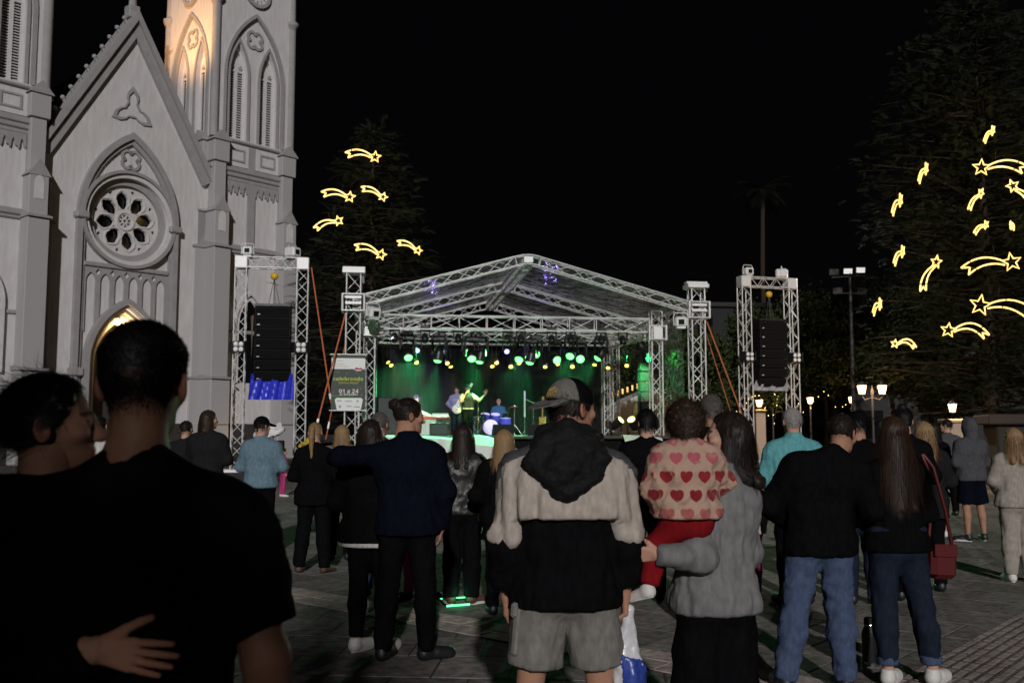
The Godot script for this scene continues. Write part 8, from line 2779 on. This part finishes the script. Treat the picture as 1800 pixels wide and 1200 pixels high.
	person({"label": "man in grey shirt lit from behind near the orange pillar", "at": Vector3(8.15, 0, -18.2), "h": 1.78, "cell": 0.028, "hy": -50.0, "la": relaxed_front_l, "ra": relaxed_front_r, "wear": [{"n": "shirt", "k": "top", "m": "grey_fleece", "e": 0.03, "hem": 0.84}, {"n": "trousers", "k": "pants", "m": "black_cloth", "e": 0.02}], "shoes": "shoe_black", "hair": {"k": "short", "m": "hair_dark", "n": 200}})

# short clipped hair that fades out towards the neck
func cropped_hair(p: Node3D) -> void:
	var hx: Transform3D = p.get_meta("hx")
	var b := MB.new()
	var ec := Vector3(0, 0.028, 0.012)
	var er := Vector3(0.0755, 0.0905, 0.0975)
	var hd := head_mesh(false)
	var tries := 0
	while tries < 110000:
		tries += 1
		var k := rng.randi() % hd.v.size()
		var q := hd.v[k] + Vector3(rng.randfn(), rng.randfn(), rng.randfn()) * 0.0018
		var nn := hd.n[k]
		# hair line at the front, round the ears and at the nape
		if q.z < -0.03 - q.y * 0.35 and q.y < 0.09:
			continue
		if absf(q.x) > 0.05 and q.z < 0.04 and q.y < 0.005:
			continue
		if absf(q.x) > 0.078:
			continue
		var t := smoothstep(-0.105, 0.02, q.y + rng.randfn() * 0.004)
		if rng.randf() > pow(t, 0.75) * 1.1 or q.y < -0.1:
			continue
		var dir := (nn * lerpf(0.3, 1.0, t) + Vector3(rng.randfn() * 0.2, rng.randfn() * 0.2 - 1.2 * (1.0 - t), rng.randfn() * 0.2)).normalized()
		var ln := lerpf(0.002, 0.01, t * t) * rng.randf_range(0.6, 1.2)
		var side := dir.cross(Vector3(rng.randfn(), rng.randfn(), rng.randfn())).normalized() * lerpf(0.0005, 0.0012, t)
		var q2 := q + nn * 0.009 * smoothstep(0.03, 0.07, q.y)
		b.tri(q2 - side, q2 + side, q2 + dir * ln, nn, nn, nn)
	# the dense cap under the strands, above the fade: rather flat on top
	var f := Field.new(Vector3(-0.11, -0.06, -0.13), Vector3(0.11, 0.17, 0.14), 0.006)
	f.ell(ec, er + Vector3(0.003, 0.006, 0.003))
	f.ell(ec + Vector3(0, 0.04, 0), Vector3(0.0785, 0.054, 0.095), 0.02)
	f.cut(Plane(Vector3(0, -1, 0), -0.032))
	f.cut(Plane(Vector3(0, -0.35, -0.94), 0.035))
	b.add(f.mesh(fold_noise, 0.004, Vector3(60, 60, 60)), Transform3D.IDENTITY)
	var r := MB.new()
	r.add(b, hx)
	put(p, "hair", r.done(), mats.hair_black)

# ---------------------------------------------------------------- things carried and left on the ground
func small_things() -> void:
	# carrier bag in the capped man's hand
	var at := Vector3(0.475, 0.795, -4.1)
	var bag := thing("carrier_bag", "white and blue plastic bag hanging from the capped man's hand", "bag", at)
	var f := Field.new(Vector3(-0.16, -0.5, -0.12), Vector3(0.16, 0.12, 0.12), 0.012)
	f.cap(Vector3(0, -0.38, 0), Vector3(0, -0.18, 0), 0.072, 0.06, 0.03)
	f.cap(Vector3(-0.02, -0.16, 0), Vector3(0, 0.04, 0), 0.035, 0.012, 0.03)
	f.cap(Vector3(0.03, -0.16, 0), Vector3(0.01, 0.04, 0), 0.035, 0.012, 0.03)
	var bm := f.mesh(fold_noise, 0.022, Vector3(13, 8, 13))
	var film := mat("bag_plastic", Color(0.6, 0.6, 0.62), 0.3)
	film.backlight_enabled = true
	film.backlight = Color(0.3, 0.3, 0.3)
	put(bag, "film_sheet", bm.done(), film)
	var f2 := Field.new(Vector3(-0.16, -0.5, -0.13), Vector3(0.16, -0.1, 0.13), 0.012)
	f2.cap(Vector3(0.005, -0.38, 0), Vector3(0.005, -0.13, 0), 0.077, 0.066, 0.03)
	f2.cut(Plane(Vector3(0.2, 1, 0).normalized(), -0.14))
	f2.cut(Plane(Vector3(-1, 0, 0), 0.03))
	put(bag, "blue_print", f2.mesh(fold_noise, 0.022, Vector3(13, 8, 13)).done(), mat("bag_blue", Color(0.03, 0.06, 0.3), 0.35))
	# flask on the ground
	var fl := thing("flask", "tall black steel flask standing on the paving between the couple", "flask", Vector3(2.41, 0, -6.66))
	var a := MB.new()
	a.lathe(Vector3.ZERO, PackedVector2Array([Vector2(0.052, 0.03), Vector2(0.054, 0.2), Vector2(0.053, 0.225), Vector2(0.036, 0.262), Vector2(0.036, 0.275)]), 24)
	put(fl, "bottle", a.done(), mat("flask_black", Color(0.012, 0.012, 0.013), 0.3))
	var b := MB.new()
	b.lathe(Vector3.ZERO, PackedVector2Array([Vector2(0.0, 0.0), Vector2(0.05, 0.0), Vector2(0.0535, 0.006), Vector2(0.0535, 0.03), Vector2(0.05, 0.031)]), 24)
	put(fl, "steel_base", b.done(), mats.chrome)
	var c := MB.new()
	c.lathe(Vector3.ZERO, PackedVector2Array([Vector2(0.037, 0.274), Vector2(0.037, 0.305), Vector2(0.03, 0.318), Vector2(0.0, 0.322)]), 20)
	put(fl, "lid", c.done(), mats.black_plastic)
	var r := MB.new()
	r.lathe(Vector3.ZERO, PackedVector2Array([Vector2(0.0375, 0.268), Vector2(0.0385, 0.271), Vector2(0.0375, 0.275)]), 20)
	put(fl, "neck_ring", r.done(), mats.chrome)
	# red bag on the long haired woman
	var rb := thing("red_handbag", "small red handbag hanging by its strap from the long haired woman", "handbag", Vector3(2.72, 0.72, -6.22), 0.2)
	var rm := MB.new()
	rm.box(Vector3(0, 0.02, 0), Vector3(0.18, 0.2, 0.1), Basis(Vector3.BACK, -0.06), 0.03)
	rm.box(Vector3(0, 0.1, 0.052), Vector3(0.16, 0.08, 0.012), Basis(Vector3.BACK, -0.06), 0.005)
	put(rb, "bag_body", rm.done(), mat("red_leather", Color(0.085, 0.006, 0.007), 0.5))
	var st := MB.new()
	st.path(PackedVector3Array([Vector3(0.08, 0.12, 0), Vector3(0.02, 0.35, 0.03), Vector3(-0.06, 0.62, 0.04), Vector3(-0.1, 0.7, 0.0)]), 0.011, 6)
	st.path(PackedVector3Array([Vector3(-0.09, 0.12, 0), Vector3(-0.06, 0.35, 0.0), Vector3(-0.09, 0.62, 0.02), Vector3(-0.11, 0.7, 0.0)]), 0.011, 6)
	put(rb, "strap", st.done(), mats.red_leather)
	# black bag on the leather jacketed woman's arm
	var bb := thing("black_handbag", "black shoulder bag at the leather jacketed woman's hip", "handbag", Vector3(-0.2, 0.86, -8.88), -0.2)
	var bq := MB.new()
	bq.box(Vector3(0, 0, 0), Vector3(0.24, 0.27, 0.1), Basis(Vector3.BACK, 0.08), 0.035)
	put(bb, "bag_body", bq.done(), mats.black_leather)
	var bs := MB.new()
	bs.path(PackedVector3Array([Vector3(0.09, 0.12, 0), Vector3(0.08, 0.3, 0), Vector3(0.0, 0.42, 0.03), Vector3(-0.08, 0.5, 0.06)]), 0.012, 6)
	put(bb, "strap", bs.done(), mats.black_leather)
	# glowing green toy on the ground
	var g := thing("glowing_toy", "glowing green toy lying on the paving by the leather jacketed woman", "toy", Vector3(-0.5, 0.004, -8.85), 0.3)
	var gm := MB.new()
	gm.path(PackedVector3Array([Vector3(-0.1, 0.015, 0.05), Vector3(0.12, 0.015, 0.02)]), 0.009, 6)
	gm.path(PackedVector3Array([Vector3(-0.08, 0.02, -0.3), Vector3(0.15, 0.03, -0.26)]), 0.007, 6)
	put(g, "light_stick", gm.done(), glow("toy_green", Color(0.1, 1.0, 0.35), 2.2))
	var fm := MB.new()
	fm.path(PackedVector3Array([Vector3(-0.1, 0.012, 0.05), Vector3(-0.08, 0.012, -0.3)]), 0.01, 5)
	fm.path(PackedVector3Array([Vector3(0.12, 0.012, 0.02), Vector3(0.15, 0.012, -0.26)]), 0.01, 5)
	put(g, "toy_frame", fm.done(), mats.black_plastic)
	omni("toy_light", Vector3(-0.48, 0.1, -8.9), Color(0.1, 1.0, 0.35), 0.015, 0.03)
